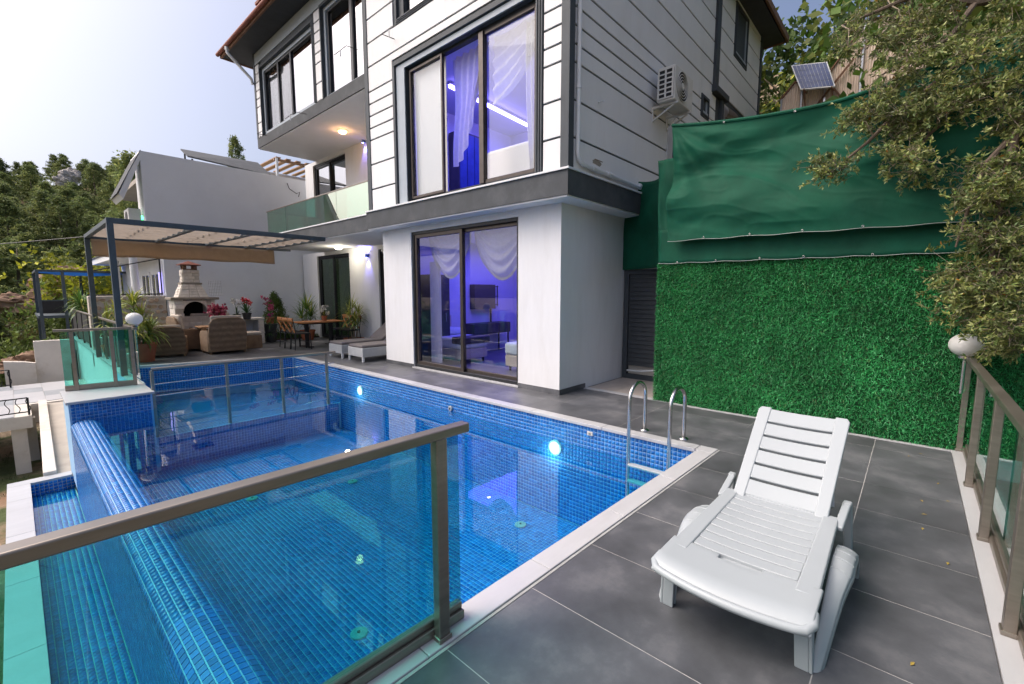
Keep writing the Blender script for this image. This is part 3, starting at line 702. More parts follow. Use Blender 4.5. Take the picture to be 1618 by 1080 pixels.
# --- window above (second floor)
stepped_trim(6.62, 7.92, 6.93, 8.5, XU, .07, bottom=True)
framed('window', villa, 6.62, 7.92, 6.95, 8.48, XU + .05, .06, .07, 'reveal_blue', 'glass_mirror')
wallbox(XU + .3, 6.5, 6.9, XU + .32, 8.0, 8.55, 'curtain_dark', 'dark_room_sheet')  # dark sheet put in for the unlit room behind the pane
# --- side wall panels, trims
STEP = 11.35
panels(5.64, STEP - .12, 'X', YU, holes=((10.55, 11.05, 5.55, 6.02),))
panels(STEP + .14, 15.0, 'X', YU, z0=6.42, holes=((12.62, 13.75, 7.55, 8.85),))
panels(STEP - .12, STEP + .14, 'X', YU, z0=3.425, z1=6.2)
b = MB(); b.box(STEP - .12, YU - .07, 6.38, STEP + .12, YU, 9.3); b.build('pilaster', 'trim_dark', villa, bevel=.006)
b = MB(); b.box(STEP - .16, YU - .13, 6.24, STEP + .75, YU, 6.38); b.build('pilaster', 'trim_dark', villa, bevel=.01)
b = MB(); b.box(STEP + .45, YU - .06, 4.2, STEP + .62, YU + .02, 6.24); b.build('pilaster', 'trim_dark', villa, bevel=.006)
wallbox(STEP + .62, YU - .012, 3.4, 15.05, YU + .012, 6.24, 'wall_white', 'wall')
wallbox(15.0, YU - .04, 3.4, 15.16, YU + .2, 9.3, 'trim_dark', 'corner_trim', bevel=.004)
def side_window(x0, x1, z0, z1, w):
    b = MB()
    for k in range(2):
        o_ = w - k * w / 2; d_ = .03 + .014 * k; i_ = o_ - w / 2 + .004
        b.box(x0 - o_, YU - d_, z0 - o_, x0 - i_, YU + .02, z1 + o_); b.box(x1 + i_, YU - d_, z0 - o_, x1 + o_, YU + .02, z1 + o_)
        b.box(x0 - i_, YU - d_, z1 + i_, x1 + i_, YU + .02, z1 + o_); b.box(x0 - i_, YU - d_, z0 - o_, x1 + i_, YU + .02, z0 - i_)
    sw = b.build('window', 'trim_dark', villa, bevel=.003, seg=1)
    b = MB(); b.box(x0, YU + .03, z0, x1, YU + .038, z1); b.build('pane', 'glass_mirror', sw)
    b = MB(); b.box(x0, YU - .01, z0, x0 + .05, YU + .03, z1); b.box(x1 - .06, YU - .01, z0, x1, YU + .03, z1); b.box(x0, YU - .03, z0 - .01, x1, YU + .03, z0 + .05); b.build('frame', 'reveal_blue', sw)
    b = MB(); b.box(x0, YU + .10, z0, x1, YU + .11, z1); b.build('dark_room_sheet', 'black', sw)  # black sheet stands for the darkness of the room inside
side_window(12.72, 13.65, 7.65, 8.75, .09); side_window(10.63, 10.97, 5.63, 5.94, .08)
b = MB(); b.grid(lambda u, v: (STEP + .7 + 2.9 * u, YU - .05 - .16 * math.sin(3.14 * v) * (0.6 + .4 * math.sin(9 * u)), 6.2 - .35 * v - .28 * u * v + .03 * math.sin(30 * v + 4 * u)), 24, 10)
tag(b.build('awning_cloth', 'canvas_strip', smooth=True), 'folded grey awning cloth hanging along the rear of the villa side wall', 'awning')
# --- left wing (second floor over the balcony)
ZW0 = ZL2 + .01
WNY = 15.78
wallbox(XLF - .03, 9.2, ZS2 + .015, XR + .1, WNY, ZL2, 'fascia_dark', 'ledge'); wallbox(XLF, 9.2, ZS2 - .01, XR + .1, WNY - .03, ZS2 + .014, 'soffit_white', 'soffit')
W1 = (11.80, 15.30, 6.45, 8.36); W2 = (9.27, 11.28, 6.40, 8.52)
wallbox(XLF + .012, 15.30, ZL2, XLF + .2, WNY, ZT, 'trim_dark', 'backing_wall'); wallbox(XLF + .012, 11.28, ZL2, XLF + .2, 11.80, ZT, 'trim_dark', 'backing_wall')
wallbox(XLF + .012, 9.15, 8.52, XLF + .2, WNY, ZT + .2, 'trim_dark', 'backing_wall'); wallbox(XLF + .2, WNY - .2, ZL2, 10, WNY, ZT, 'wall_white', 'wall')
wallbox(XLF + .012, 11.80, 8.36, XLF + .2, 15.30, 8.52, 'trim_dark', 'backing_wall')
LEV2 = [6.44, 6.87, 7.34, 7.58, 7.82, 8.06, 8.30, 8.56]
for a0, a1 in ((11.39, 11.69), (15.42, 15.70)):
    for i in range(len(LEV2) - 1): p_(a0, a1, LEV2[i] + .016, LEV2[i + 1] - .016, 'Y', XLF)
wallbox(XLF - .025, 15.70, ZL2, XLF + .1, WNY + .03, ZT, 'trim_dark', 'corner_trim')
wallbox(XLF - .015, 9.2, 8.58, XLF + .02, 15.72, 8.90, 'reveal_blue', 'frieze')
stepped_trim(W1[0], W1[1], W1[2], W1[3], XLF, .10); stepped_trim(W2[0], W2[1], W2[2], W2[3] - .02, XLF, .10)
def wing_window(y0, y1, z0, z1, splits):
    w_ = framed('window_frame', villa, y0, y1, z0, z1, XLF + .04, .09, .08, 'reveal_blue', None)
    for (a, c_, gm) in splits: framed('window', villa, a, c_, z0 + .06, z1 - .10, XLF + .07, .045, .05, 'alu_black', gm)
wing_window(*W1, ((13.35, 14.22, 'glass_clear'), (14.22, 15.20, 'glass_clear'), (11.90, 13.35, 'glass_mirror')))
wing_window(*W2, ((10.05, 11.15, 'glass_mirror'), (9.30, 10.0, 'glass_mirror')))
wallbox(XLF + .06, 9.98, 6.45, XLF + .17, 10.09, 8.45, 'alu_black', 'mullion')
b = MB(); b.grid(lambda u, v: (XLF + .30 + .035 * math.sin(u * 60), 11.9 + 3.3 * u, 6.46 + 2.0 * v), 120, 2); tag(b.build('dark_curtain', 'curtain_dark', smooth=True), 'dark pleated curtain behind the wide window under the eaves', 'curtain')
wallbox(XLF + .5, 9.3, 6.42, XLF + .52, 11.3, 8.5, 'black', 'dark_room_sheet'); wallbox(XLF + .5, 11.6, 6.42, XLF + .52, 15.5, 8.5, 'black', 'dark_room_sheet')  # black sheets replace the unlit rooms behind both wing windows
# --- balcony recess
BY = (13.72, 16.02)
wallbox(XR, 9.2, ZL1, XR + .2, BY[0], ZS2, 'wall_white'); wallbox(XR, 15.98, ZL1, XR + .2, 16.6, ZS2, 'wall_white'); wallbox(XR, BY[0], 6.0, XR + .2, 15.98, ZS2, 'wall_white')
wallbox(XR + .2, 16.4, ZL1, 10, 16.6, ZS2, 'wall_white')
def patio_door(y0, y1, z0, z1, X, gm='glass_green', split=.46, fm='alu_black'):
    framed('door_frame', villa, y0, y1, z0, z1, X, .06, .12, fm, None)
    ys = y0 + (y1 - y0) * (1 - split)
    framed('door', villa, y0 + .05, ys + .04, z0 + .04, z1 - .05, X + .07, .07, .045, fm, gm); framed('door', villa, ys - .04, y1 - .05, z0 + .04, z1 - .05, X + .02, .07, .045, fm, gm)
patio_door(13.72, 15.98, ZL1 + .02, 6.0, XR + .05, 'glass_mirror'); patio_door(13.72, 16.0, .02, 2.9, XR + .05, 'glass_green'); patio_door(10.7, 12.0, .02, 2.9, XR + .05, 'glass_green')
def room_backing(y0, y1, z0, z1, X, m): wallbox(X, y0, z0, X + .02, y1, z1, m, 'dark_room_sheet')  # dark sheet in place of an unlit room
room_backing(13.3, 16.3, ZL1 + .01, 6.05, XR + 1.2, 'curtain_dark')
# --- roof with eaves
def tile_eave(x0, y0, x1, y1, z, name='roof_edge'):
    pass
roof = MB()
EX, EY0, EY1 = 4.98, 3.30, 16.75
roof.prism([(EX + .06, EY0 + .1, 8.93), (15.75, EY0 + .1, 8.93), (15.75, EY1 - .06, 8.93), (EX + .06, EY1 - .06, 8.93)], (0, 0, .05))
roof.build('eave_soffit', 'soffit_dark', villa)
b = MB(); b.box(EX, EY0, 8.90, EX + .05, EY1, 9.07); b.box(EX + .05, EY1 - .05, 8.90, 15.8, EY1, 9.07); b.box(EX + .05, EY0, 8.90, 15.8, EY0 + .05, 9.07); b.box(15.75, EY0 + .05, 8.90, 15.8, EY1 - .05, 9.07); b.build('eave_board', 'rust', villa)
b = MB(); b.tube([(EX - .05, EY0, 9.0), (EX - .05, EY1 + .05, 9.0)], .055, 10); b.build('gutter', 'roof_tile', villa, smooth=True, angle=50)
# hip roof body and cover tiles along the edge
b = MB(); b.add([(EX, EY0, 9.07), (15.8, EY0, 9.07), (15.8, EY1, 9.07), (EX, EY1, 9.07), (10.4, 8.6, 10.9), (10.4, 11.5, 10.9)], [(0, 1, 4), (1, 2, 5, 4), (2, 3, 5), (3, 0, 4, 5)]); rf = b.build('roof', 'roof_tile', villa)
tl = MB(); tl.tube([(0, 0, 0), (.42, 0, .142)], [.085, .075], 8); tm = tl.mesh('roof_tile', 'roof_tile', True, 50)
for i in range(62): link(tm, 'roof_tile', rf, loc=(EX + .07, EY0 + .1 + i * .217, 9.105))
for i in range(24):
    o = link(tm, 'roof_tile', rf, loc=(EX + .4 + i * .44, EY0 + .07, 9.105)); o.rotation_euler = (0, 0, R(90))
b = MB(); b.box(5.35, 14.2, 9.1, 5.65, 14.5, 9.72); ch = b.build('chimney', 'rust', rf, bevel=.01)
b = MB(); b.box(5.30, 14.15, 9.721, 5.70, 14.55, 9.79); b.build('chimney_cap', 'roof_tile', rf)
# rain pipe from the gutter
t_ = thing('rain_pipe', 'grey rain pipe slanting from the roof gutter to the wing corner', 'pipe', (5.3, 15.9, 8))
b = MB(); b.tube([(EX - .03, 15.95, 8.98), (EX - .03, 15.95, 8.80), (EX + .03, 15.92, 8.72), (XLF - .09, 15.82, 8.2), (XLF - .06, 15.82, 8.05)], .045, 10); b.build('pipe', 'pvc', t_, smooth=True, angle=60)
b = MB(); b.tube([(EX - .03, 15.95, 8.96), (EX - .03, 15.95, 8.86)], .06, 10); b.build('collar', 'pvc', t_, smooth=True, angle=60)
# pvc drain on the side wall
t_ = thing('drain_pipe', 'white drain pipe down the panelled corner, then along the ledge', 'pipe', (5.8, 3.75, 3.4))
b = MB(); b.tube([(5.68, YU - .05, 9.3), (5.68, YU - .05, 3.66), (5.70, YU - .06, 3.58), (5.80, YU - .06, 3.53), (8.95, YU - .06, 3.47)], .034, 10); b.build('pipe', 'pvc', t_, smooth=True, angle=60)
for z_ in (4.55, 5.9, 7.2):
    b = MB(); b.tube([(5.68, YU - .05, z_), (5.68, YU - .05, z_ + .05)], .042, 10); b.build('bracket', 'pvc', t_, smooth=True, angle=60)
for x_ in (6.05, 6.5, 7.6):
    b = MB(); b.tube([(x_, YU - .06, 3.524), (x_ + .16, YU - .06, 3.52)], .045, 10); b.build('sleeve', 'pvc', t_, smooth=True, angle=60)
t_ = thing('wall_hole', 'small broken hole chipped in the panel above the drain pipe', 'hole', (6.35, YU, 3.64))
b = MB(); b.prism([(6.28 + .17 * math.cos(a) * random.uniform(.7, 1.1), YU - .0135, 3.655 + .055 * math.sin(a) * random.uniform(.6, 1.1)) for a in np.linspace(0, 6.28, 13, endpoint=False)], (0, .001, 0)); b.build('cavity', 'stone_grey', t_)
b = MB(); b.box(6.2, YU - .016, 3.69, 6.44, YU - .0145, 3.70); b.build('rim', 'rust', t_)
b = MB(); b.tube([(6.28, YU, 4.55), (6.28, YU - .10, 4.55)], .012, 8); tag(b.build('wall_peg', 'pvc'), 'small white peg sticking out of the panelled side wall', 'peg')
# clothes line brackets under windows
def line_bracket(p, d, lab):
    t_ = thing('line_bracket', lab, 'bracket', p, 'wire brackets on the facade')
    p = Vector(p); b = MB(); b.tube([p, p + Vector((-.28, 0, -.02)), p + Vector((-.30, d, -.05))], .008, 6); b.build('arm', 'iron', t_)
    b = MB(); b.tube([p + Vector((-.29, d * .5, -.04)), p + Vector((-.29, d * .5, -.16))], .012, 6); b.build('chain', 'pvc', t_)
line_bracket((XU - .012, 8.05, 6.62), -.5, 'thin wire bracket on the panels beside the big upper window')
line_bracket((XLF - .03, 12.3, 6.30), .6, 'thin wire bracket on the dark ledge under the wide wing window')
line_bracket((XLF - .03, 9.6, 6.98), .5, 'thin wire bracket in front of the narrow wing window')
line_bracket((XLF - .03, 15.0, 6.36), -.5, 'thin wire bracket on the ledge at the wing end')
# --- balcony balustrade
t_ = thing('balcony_railing', 'green mirrored glass balustrade round the balcony', 'railing', (5.6, 12.3, ZL1))
ys = [9.22, 10.9, 12.6, 14.0, 15.40]
for i in range(4):
    b = MB(); b.box(5.60, ys[i] + .01, ZL1 + .022, 5.612, ys[i + 1] - .01, 4.13); b.build('pane', 'glass_gold', t_)
for y_ in ys[3:]: 
    b = MB(); b.box(5.615, y_ - .02, ZL1 + .02, 5.65, y_ + .02, 4.13); b.build('post', 'alu_bronze', t_)
b = MB(); b.box(5.59, 9.2, 4.131, 5.63, 15.43, 4.16); b.build('top_rail', 'rail_bronze', t_, bevel=.004)
for x0, x1 in ((5.63, 6.5), (6.52, 7.38)):
    b = MB(); b.box(x0, 15.40, ZL1 + .022, x1, 15.412, 4.13); b.build('pane', 'glass_gold', t_)
b = MB(); b.box(5.63, 15.385, 4.131, 7.38, 15.425, 4.16); b.build('top_rail', 'rail_bronze', t_)
# --- lamps on the villa
def ceiling_lamp(c, m, col, e, lab):
    t_ = thing('ceiling_lamp', lab, 'lamp', c); b = MB(); b.lathe(c, [(.13, 0), (.13, -.03), (.11, -.035)], 22); b.build('rim', 'globe', t_, smooth=True, angle=40)
    b = MB(); b.lathe((c[0], c[1], c[2] - .035), [(.105, 0), (.095, -.03), (.06, -.05), (.01, -.055)], 22); b.build('bulb', m, t_, smooth=True)
    l_ = bpy.data.lights.new('ceiling_lamp_light', 'POINT'); l_.energy = e; l_.color = col; l_.shadow_soft_size = .08
    lo = bpy.data.objects.new('ceiling_lamp_light', l_); COL.objects.link(lo); lo.location = (c[0], c[1], c[2] - .16)
q_ = onZ(541, 206, ZS2 - .02); ceiling_lamp((q_.x, q_.y, ZS2 - .011), 'bulb_warm', (1, .5, .22), 4, 'round orange lamp on the soffit above the balcony')
q_ = onZ(535, 390, ZS1 - .02); ceiling_lamp((q_.x, q_.y, ZS1 - .004), 'bulb_cool', (1, .9, .72), 14, 'round white lamp on the soffit under the balcony')
def sconce(c, e, lab):
    t_ = thing('wall_sconce', lab, 'lamp', c); x, y, z = c
    b = MB(); b.box(x - .05, y - .04, z - .05, x, y + .04, z + .05); b.build('housing', 'paint_blue', t_, bevel=.006)
    b = MB(); b.lathe((x - .075, y, z), [(.035, -.055), (.035, .03), (.02, .04)], 14); b.build('spot', 'paint_blue', t_, smooth=True, angle=40)
    b = MB(); b.lathe((x - .075, y, z - .056), [(.03, 0), (.03, -.006)], 14); b.build('bulb', 'sconce_blue', t_)
    for sg in (1, -1):
        l_ = bpy.data.lights.new('sconce_light', 'SPOT'); l_.energy = e * (1.0 if sg > 0 else .5); l_.color = (.22, .20, 1); l_.spot_size = R(70 if sg > 0 else 120); l_.spot_blend = .5; l_.shadow_soft_size = .03
        lo = bpy.data.objects.new('sconce_light', l_); COL.objects.link(lo); lo.location = (x - .085, y, z - .075 if sg > 0 else z + .06); lo.rotation_euler = Vector((.3 if sg > 0 else 0.05, .0, -sg)).to_track_quat('-Z', 'Y').to_euler()
q_ = onX(577, 223, XR); sconce((XR - .001, q_.y, q_.z), 22, 'blue spot sconce on the balcony wall'); q_ = onX(582, 401, XR); sconce((XR - .001, q_.y, q_.z - .05), 22, 'blue spot sconce on the terrace wall')

# ================================================================== rooms seen through the glass
framed('door_frame', villa, DY0, DY1, .03, DZ1, XG + .03, .06, .16, 'alu_black', None)
framed('door', villa, DY0 + .05, 6.58, .08, DZ1 - .05, XG + .11, .07, .05, 'alu_bronze', 'glass_clear')
framed('door', villa, 6.48, DY1 - .05, .08, DZ1 - .05, XG + .05, .08, .05, 'alu_bronze', 'glass_clear')
wallbox(XG + .045, 6.75, DZ1 - .045, XG + .075, 7.0, DZ1 - .012, 'pvc', 'vent')
def swag(name, lab, y0, y1, ztop, drop, X, m='curtain_white', tails=True):
    b = MB()
    def fn(u, v):
        yy = y0 + (y1 - y0) * u; s = math.sin(math.pi * u)
        zz = ztop - (0.12 + drop * s ** .8) * v
        fold = .03 * math.sin(26 * (v + .25 * (1 - s))) 
        return (X - .07 * math.sin(math.pi * v) * s + fold * (0.4 + s) * .8, yy, zz)
    b.grid(fn, 40, 40); t_ = thing(name, lab, 'curtain', (X, (y0 + y1) / 2, ztop - 1)); b.build('swag', m, t_, smooth=True)
    f = MB()
    for i in range(64):
        u = (i + .5) / 64; x_, y_, z_ = fn(u, 1.0); f.box(x_ - .004, y_ - .008, z_ - .055, x_ + .004, y_ + .008, z_)
    fr = f.build('fringe', m, t_); tag(fr, kind='stuff')
    return t_
s1 = swag('swag_curtain', 'draped white swag curtain with long side tail in the sliding door left half', 6.62, 7.95, 2.88, .78, XG + .42)
b = MB(); b.grid(lambda u, v: (XG + .42 + .03 * math.sin(u * 30), 7.60 + .32 * u, .10 + 2.2 * v), 30, 4); b.build('tail', 'curtain_white', s1, smooth=True)
s2 = swag('swag_curtain', 'draped white swag curtain in the sliding door right half', 5.08, 6.52, 2.88, .84, XG + .42)
wallbox(XG + .3, DY0 - .1, 2.89, XG + .5, DY1 + .1, 2.93, 'soffit_white', 'curtain_rail')
# bedroom furniture along the wall
def pY(x, y, Y): return onY(x, y, Y)
a, c_ = pY(672, 430, 8.5), pY(703, 560, 8.5)
t_ = thing('wardrobe', 'tall dark wardrobe in the blue lit bedroom', 'wardrobe', ((a.x + c_.x) / 2, 8.6, 0))
b = MB(); b.box(a.x, 8.30, .01, c_.x, 8.88, 2.05); b.build('body', 'furn_dark', t_, bevel=.005)
for k in range(2):
    xa = a.x + (c_.x - a.x) * k / 2; b = MB(); b.box(xa + .01, 8.275, .06, xa + (c_.x - a.x) / 2 - .01, 8.299, 2.02); d_ = b.build('door', 'furn_dark', t_, bevel=.003)
    b = MB(); b.box(xa + .12, 8.26, .95, xa + .14, 8.274, 1.15); b.build('handle', 'steel', d_)
a, c_ = pY(745, 512, 8.5), pY(803, 533, 8.5)
t_ = thing('console_table', 'long dark console table with drawers on thin black legs', 'table', ((a.x + c_.x) / 2, 8.6, 0))
zt = a.z; b = MB(); b.box(a.x, 8.42, zt - .28, c_.x, 8.86, zt); b.build('body', 'furn_dark', t_, bevel=.004)
for k in range(3):
    w_ = (c_.x - a.x) / 3; b = MB(); b.box(a.x + k * w_ + .012, 8.405, zt - .25, a.x + (k + 1) * w_ - .012, 8.419, zt - .03); b.build('drawer', 'furn_dark', t_)
for x_ in (a.x + .05, c_.x - .05):
    for y_ in (8.46, 8.82): b = MB(); b.box(x_ - .015, y_ - .015, .004, x_ + .015, y_ + .015, zt - .28); b.build('leg', 'iron', t_)
a, c_ = pY(746, 449, 8.8), pY(779, 487, 8.8)
t_ = thing('wall_cabinet', 'dark wall cabinet panel with open metal shelf on the bedroom wall', 'cabinet', ((a.x + c_.x) / 2, 8.85, 1.2))
b = MB(); b.box(a.x, 8.70, c_.z, c_.x, 8.895, a.z); b.build('body', 'furn_dark', t_, bevel=.004)
b = MB()
for z_ in (c_.z + .1, (a.z + c_.z) / 2, a.z - .06): b.box(c_.x, 8.80, z_, c_.x + .22, 8.82, z_ + .02)
b.box(c_.x + .18, 8.80, c_.z + .06, c_.x + .2, 8.82, a.z - .02); b.build('shelf', 'iron', t_)
b = MB(); b.box(a.x + .75, 8.85, zt, a.x + .79, 8.88, c_.z); b.build('post', 'iron', t_)
def bed(name, lab, x0, y0, x1, y1, head):
    t_ = thing(name, lab, 'bed', ((x0 + x1) / 2, (y0 + y1) / 2, 0))
    b = MB(); b.box(x0, y0, .10, x1, y1, .34); b.build('base', 'bed_base', t_, bevel=.02)
    b = MB(); b.box(x0 - .02, y0 - .02, .341, x1 + .02, y1 + .02, .60); b.build('mattress', 'bedding', t_, bevel=.07, seg=4)
    for x_ in (x0 + .08, x1 - .08):
        for y_ in (y0 + .08, y1 - .08): b = MB(); b.lathe((x_, y_, .004), [(.022, 0), (.03, .096)], 10); b.build('leg', 'black', t_)
    return t_
q_ = onZ(798, 585, 0); bd = bed('bed', 'bed with pale green cover standing by the glass door', q_.x, q_.y - 1.6, q_.x + 1.9, q_.y, 1)
b = MB(); b.box(q_.x + .9, q_.y - .55, .602, q_.x + 1.3, q_.y - .1, .68); b.build('folded_towel', 'bedding', bd, bevel=.03, seg=3)
q_ = pY(712, 530, 7.9); bd = bed('bed', 'bed with white pillow and dark throw beside the wardrobe', q_.x, 7.55, q_.x + .85, 8.85, 1)
b = MB(); b.box(q_.x + .1, 8.3, .602, q_.x + .75, 8.75, .78); b.build('pillow', 'bedding', bd, bevel=.08, seg=4)
b = MB(); b.box(q_.x - .03, 7.50, .45, q_.x + .9, 7.85, .625); b.build('throw', 'furn_dark', bd, bevel=.04, seg=3)
b = MB(); b.box(q_.x, 8.86, .3, q_.x + .85, 8.895, 1.05); b.build('headboard', 'bed_base', bd, bevel=.01)
def area(name, loc, size, e, col, d=(0, 0, -1), sy=None):
    l_ = bpy.data.lights.new(name, 'AREA'); l_.energy = e; l_.color = col; l_.size = size
    if sy: l_.shape = 'RECTANGLE'; l_.size_y = sy
    lo = bpy.data.objects.new(name, l_); COL.objects.link(lo); lo.location = loc; lo.rotation_euler = Vector(d).to_track_quat('-Z', 'Y').to_euler(); return lo
BLUE = (0.17, 0.13, 1.0)
area('room_light', (8.2, 7.0, 2.8), 2.2, 62, (0.13, 0.10, 1.0))
t_ = thing('room_downlight', 'small white downlight in the bedroom ceiling', 'lamp', (7.6, 7.6, 2.93)); b = MB(); b.lathe((7.6, 7.6, 2.93), [(.07, 0), (.07, -.02), (.05, -.022)], 16); b.build('rim', 'steel', t_)
b = MB(); b.lathe((7.6, 7.6, 2.905), [(.045, 0), (.045, -.004)], 16); b.build('bulb', 'bulb_cool', t_)
# upper room
UZ = ZL1 + .05
def led(p, q, lab):
    t_ = thing('led_strip', lab, 'light strip', p); b = MB(); b.bar(p, q, .05, .06); b.build('strip', 'led_blue', t_)
    b = MB(); p2, q2 = Vector(p) + Vector((0, .02, .07)), Vector(q) + Vector((0, .02, .07)); b.bar(p2, q2, .10, .06); b.build('cove', 'room_paint', t_)
a, c_ = onZ(735, 148, 5.95), onZ(818, 190, 5.95)
zl = 5.95
led(tuple(a + (a - c_) * .25), tuple(c_ + (c_ - a) * .6), 'glowing blue light strip along the ceiling of the upper room')
area('room_light', (7.8, 6.6, 5.85), 2.4, 120, (.10, .10, 1.0))
a, c_ = onY(722, 205, 8.6), onY(748, 300, 8.6)
t_ = thing('mirror_cabinet', 'tall dark cabinet with glossy panel in the upper room', 'cabinet', (a.x + .3, 8.7, UZ))
b = MB(); b.box(a.x, 8.55, UZ, a.x + .8, 8.9, a.z); b.build('body', 'furn_dark', t_, bevel=.004)
for k in range(3): b = MB(); b.box(a.x + .03 + k * .25, 8.535, UZ + .1, a.x + .26 + k * .25, 8.549, a.z - .05); b.build('door', 'solar_cell', t_)
t_ = thing('tied_curtain', 'white curtain tied back in the open sash of the upper window', 'curtain', (XU + .4, 6.2, 4.5))
def tied(u, v):
    top = 6.55 - .75 * u; z0 = 5.95; 
    yy = top + (5.85 + .15 * u - top) * 0; 
    s = v ** 1.2
    return (XU + .38 + .035 * math.sin(34 * u + 4 * v), 6.75 - .98 * u * (1 - .25 * s) + .02 * math.sin(9 * v), 5.96 - s * (1.62 * (1 - u ** 2.2) + .32))
b = MB(); b.grid(tied, 60, 16); b.build('cloth', 'curtain_white', t_, smooth=True)
t_ = thing('sheer_curtain', 'sheer white swag curtain with hanging tail behind the fixed upper pane', 'curtain', (XU + .4, 5.0, 4.5))
b = MB(); b.grid(lambda u, v: (XU + .36 + .03 * math.sin(30 * v + 6 * u), 5.68 - 1.1 * u, 5.96 - v * (0.80 * (1 - u ** 1.8) + .30)), 40, 30); b.build('swag', 'curtain_white', t_, smooth=True)
b = MB(); b.grid(lambda u, v: (XU + .34 + .03 * math.sin(24 * u), 4.52 + (.30 + .1 * math.sin(2 * v)) * u, 3.5 + 2.4 * v), 30, 10); b.build('tail', 'curtain_white', t_, smooth=True)
a = onX(800, 255, XU + .9); t_ = thing('sofa', 'pale sofa behind the fixed pane of the upper window', 'sofa', (XU + .9, a.y, UZ))
b = MB(); b.box(XU + .6, 4.3, UZ, XU + 1.4, 6.1, UZ + .42); b.build('seat', 'sheeting', t_, bevel=.06, seg=3)
b = MB(); b.box(XU + .58, 4.3, UZ + .2, XU + .8, 6.1, UZ + .78); b.build('backrest', 'sheeting', t_, bevel=.06, seg=3)
# green curtains behind terrace doors
for (y0, y1, z0, z1, lab) in ((13.8, 15.0, .1, 2.85, 'pale green curtain in the terrace door nearer the sconce'), (15.0, 15.95, .1, 2.85, 'pale green curtain in the terrace door by the party wall'), (10.8, 11.9, .1, 2.85, 'pale green curtain in the narrow terrace door')):
    t_ = thing('door_curtain', lab, 'curtain', (XR + .45, (y0 + y1) / 2, z0))
    b = MB(); b.grid(lambda u, v: (XR + .45 + .03 * math.sin(u * 40), y0 + (y1 - y0) * u, z0 + (z1 - z0) * v), 48, 3); b.build('cloth', 'curtain_green', t_, smooth=True)
    b = MB(); b.grid(lambda u, v: (XR + .40 + .03 * math.sin(24 * v), y0 + (y1 - y0) * u, z1 - v * (.25 + 1.1 * u)), 24, 24); b.build('swag', 'curtain_green', t_, smooth=True)
for y0, y1, lab in ((13.75, 14.9, 'pale curtain inside the balcony door nearer the sconce'), (14.95, 15.95, 'pale curtain inside the balcony door at the corner')):
    t_ = thing('door_curtain', lab, 'curtain', (XR + .6, (y0 + y1) / 2, ZL1))
    b = MB(); b.grid(lambda u, v: (XR + .6 + .03 * math.sin(u * 40), y0 + (y1 - y0) * u, ZL1 + .05 + 2.5 * v), 40, 3); b.build('cloth', 'curtain_green', t_, smooth=True)

# ================================================================== outdoor unit on the side wall
def ac_unit(name, lab, x0, yw, z0, w=.84, h=.58, d=.32, gap=.14):
    t_ = thing(name, lab, 'air conditioner', (x0 + w / 2, yw - gap - d / 2, z0))
    y1 = yw - gap; y0 = y1 - d
    b = MB(); b.box(x0, y0, z0, x0 + w, y1, z0 + h); b.build('housing', 'ac_white', t_, bevel=.015, seg=3)
    b = MB(); b.box(x0 - .012, y0 + .02, z0 + .06, x0 - .001, y1 - .02, z0 + h - .05); gp = b.build('coil_panel', 'black', t_)
    g_ = MB()
    for k in range(7): zz = z0 + .05 + k * (h - .1) / 6; g_.box(x0 - .022, y0 + .03, zz - .011, x0 - .0125, y1 - .03, zz + .011)
    for k in range(3): yy = y0 + .03 + k * (d - .06) / 2; g_.box(x0 - .028, yy - .016, z0 + .04, x0 - .0225, yy + .016, z0 + h - .04)
    g_.build('grille', 'ac_white', gp)
    fx, fz, fr = x0 + .32, z0 + h / 2, .245
    b = MB(); b.prism([(fx + fr * math.cos(a), y0 - .002, fz + fr * math.sin(a)) for a in np.linspace(0, 6.283, 32, endpoint=False)], (0, -.004, 0)); fo = b.build('fan_opening', 'black', t_)
    for k in range(5):
        r_ = fr * (1 - k * .19); ring = [(fx + r_ * math.cos(a), y0 - .016, fz + r_ * math.sin(a)) for a in np.linspace(0, 6.283, 33)]
        b = MB(); b.tube(ring, .007, 5, False); b.build('guard_ring', 'ac_white', fo)
    b = MB(); b.prism([(fx + .05 * math.cos(a), y0 - .012, fz + .05 * math.sin(a)) for a in np.linspace(0, 6.283, 16, endpoint=False)], (0, -.014, 0)); b.build('hub', 'ac_white', fo)
    for xx in (x0 + .1, x0 + w - .12):
        b = MB(); b.box(xx, y0 - .02, z0 - .04, xx + .035, yw, z0 - .002); b.box(xx, yw - .03, z0 - .26, xx + .035, yw, z0 - .04); b.bar((xx + .017, yw - .02, z0 - .24), (xx + .017, y0 + .05, z0 - .045), .025, .025); b.build('bracket', 'ac_white', t_)
    b = MB(); b.tube([(x0 + w, y1 - .06, z0 + .1), (x0 + w + .08, y1, z0 + .05), (x0 + w + .06, yw - .03, z0 - .1), (x0 + w - .1, yw - .03, z0 - .7)], .012, 6); b.build('hose', 'pvc', t_, smooth=True)
    return t_
qa = onY(1046, 172, 3.55); ac_unit('air_conditioner', 'dusty white outdoor air conditioner bracketed on the panelled side wall', 8.05, YU, 5.02)

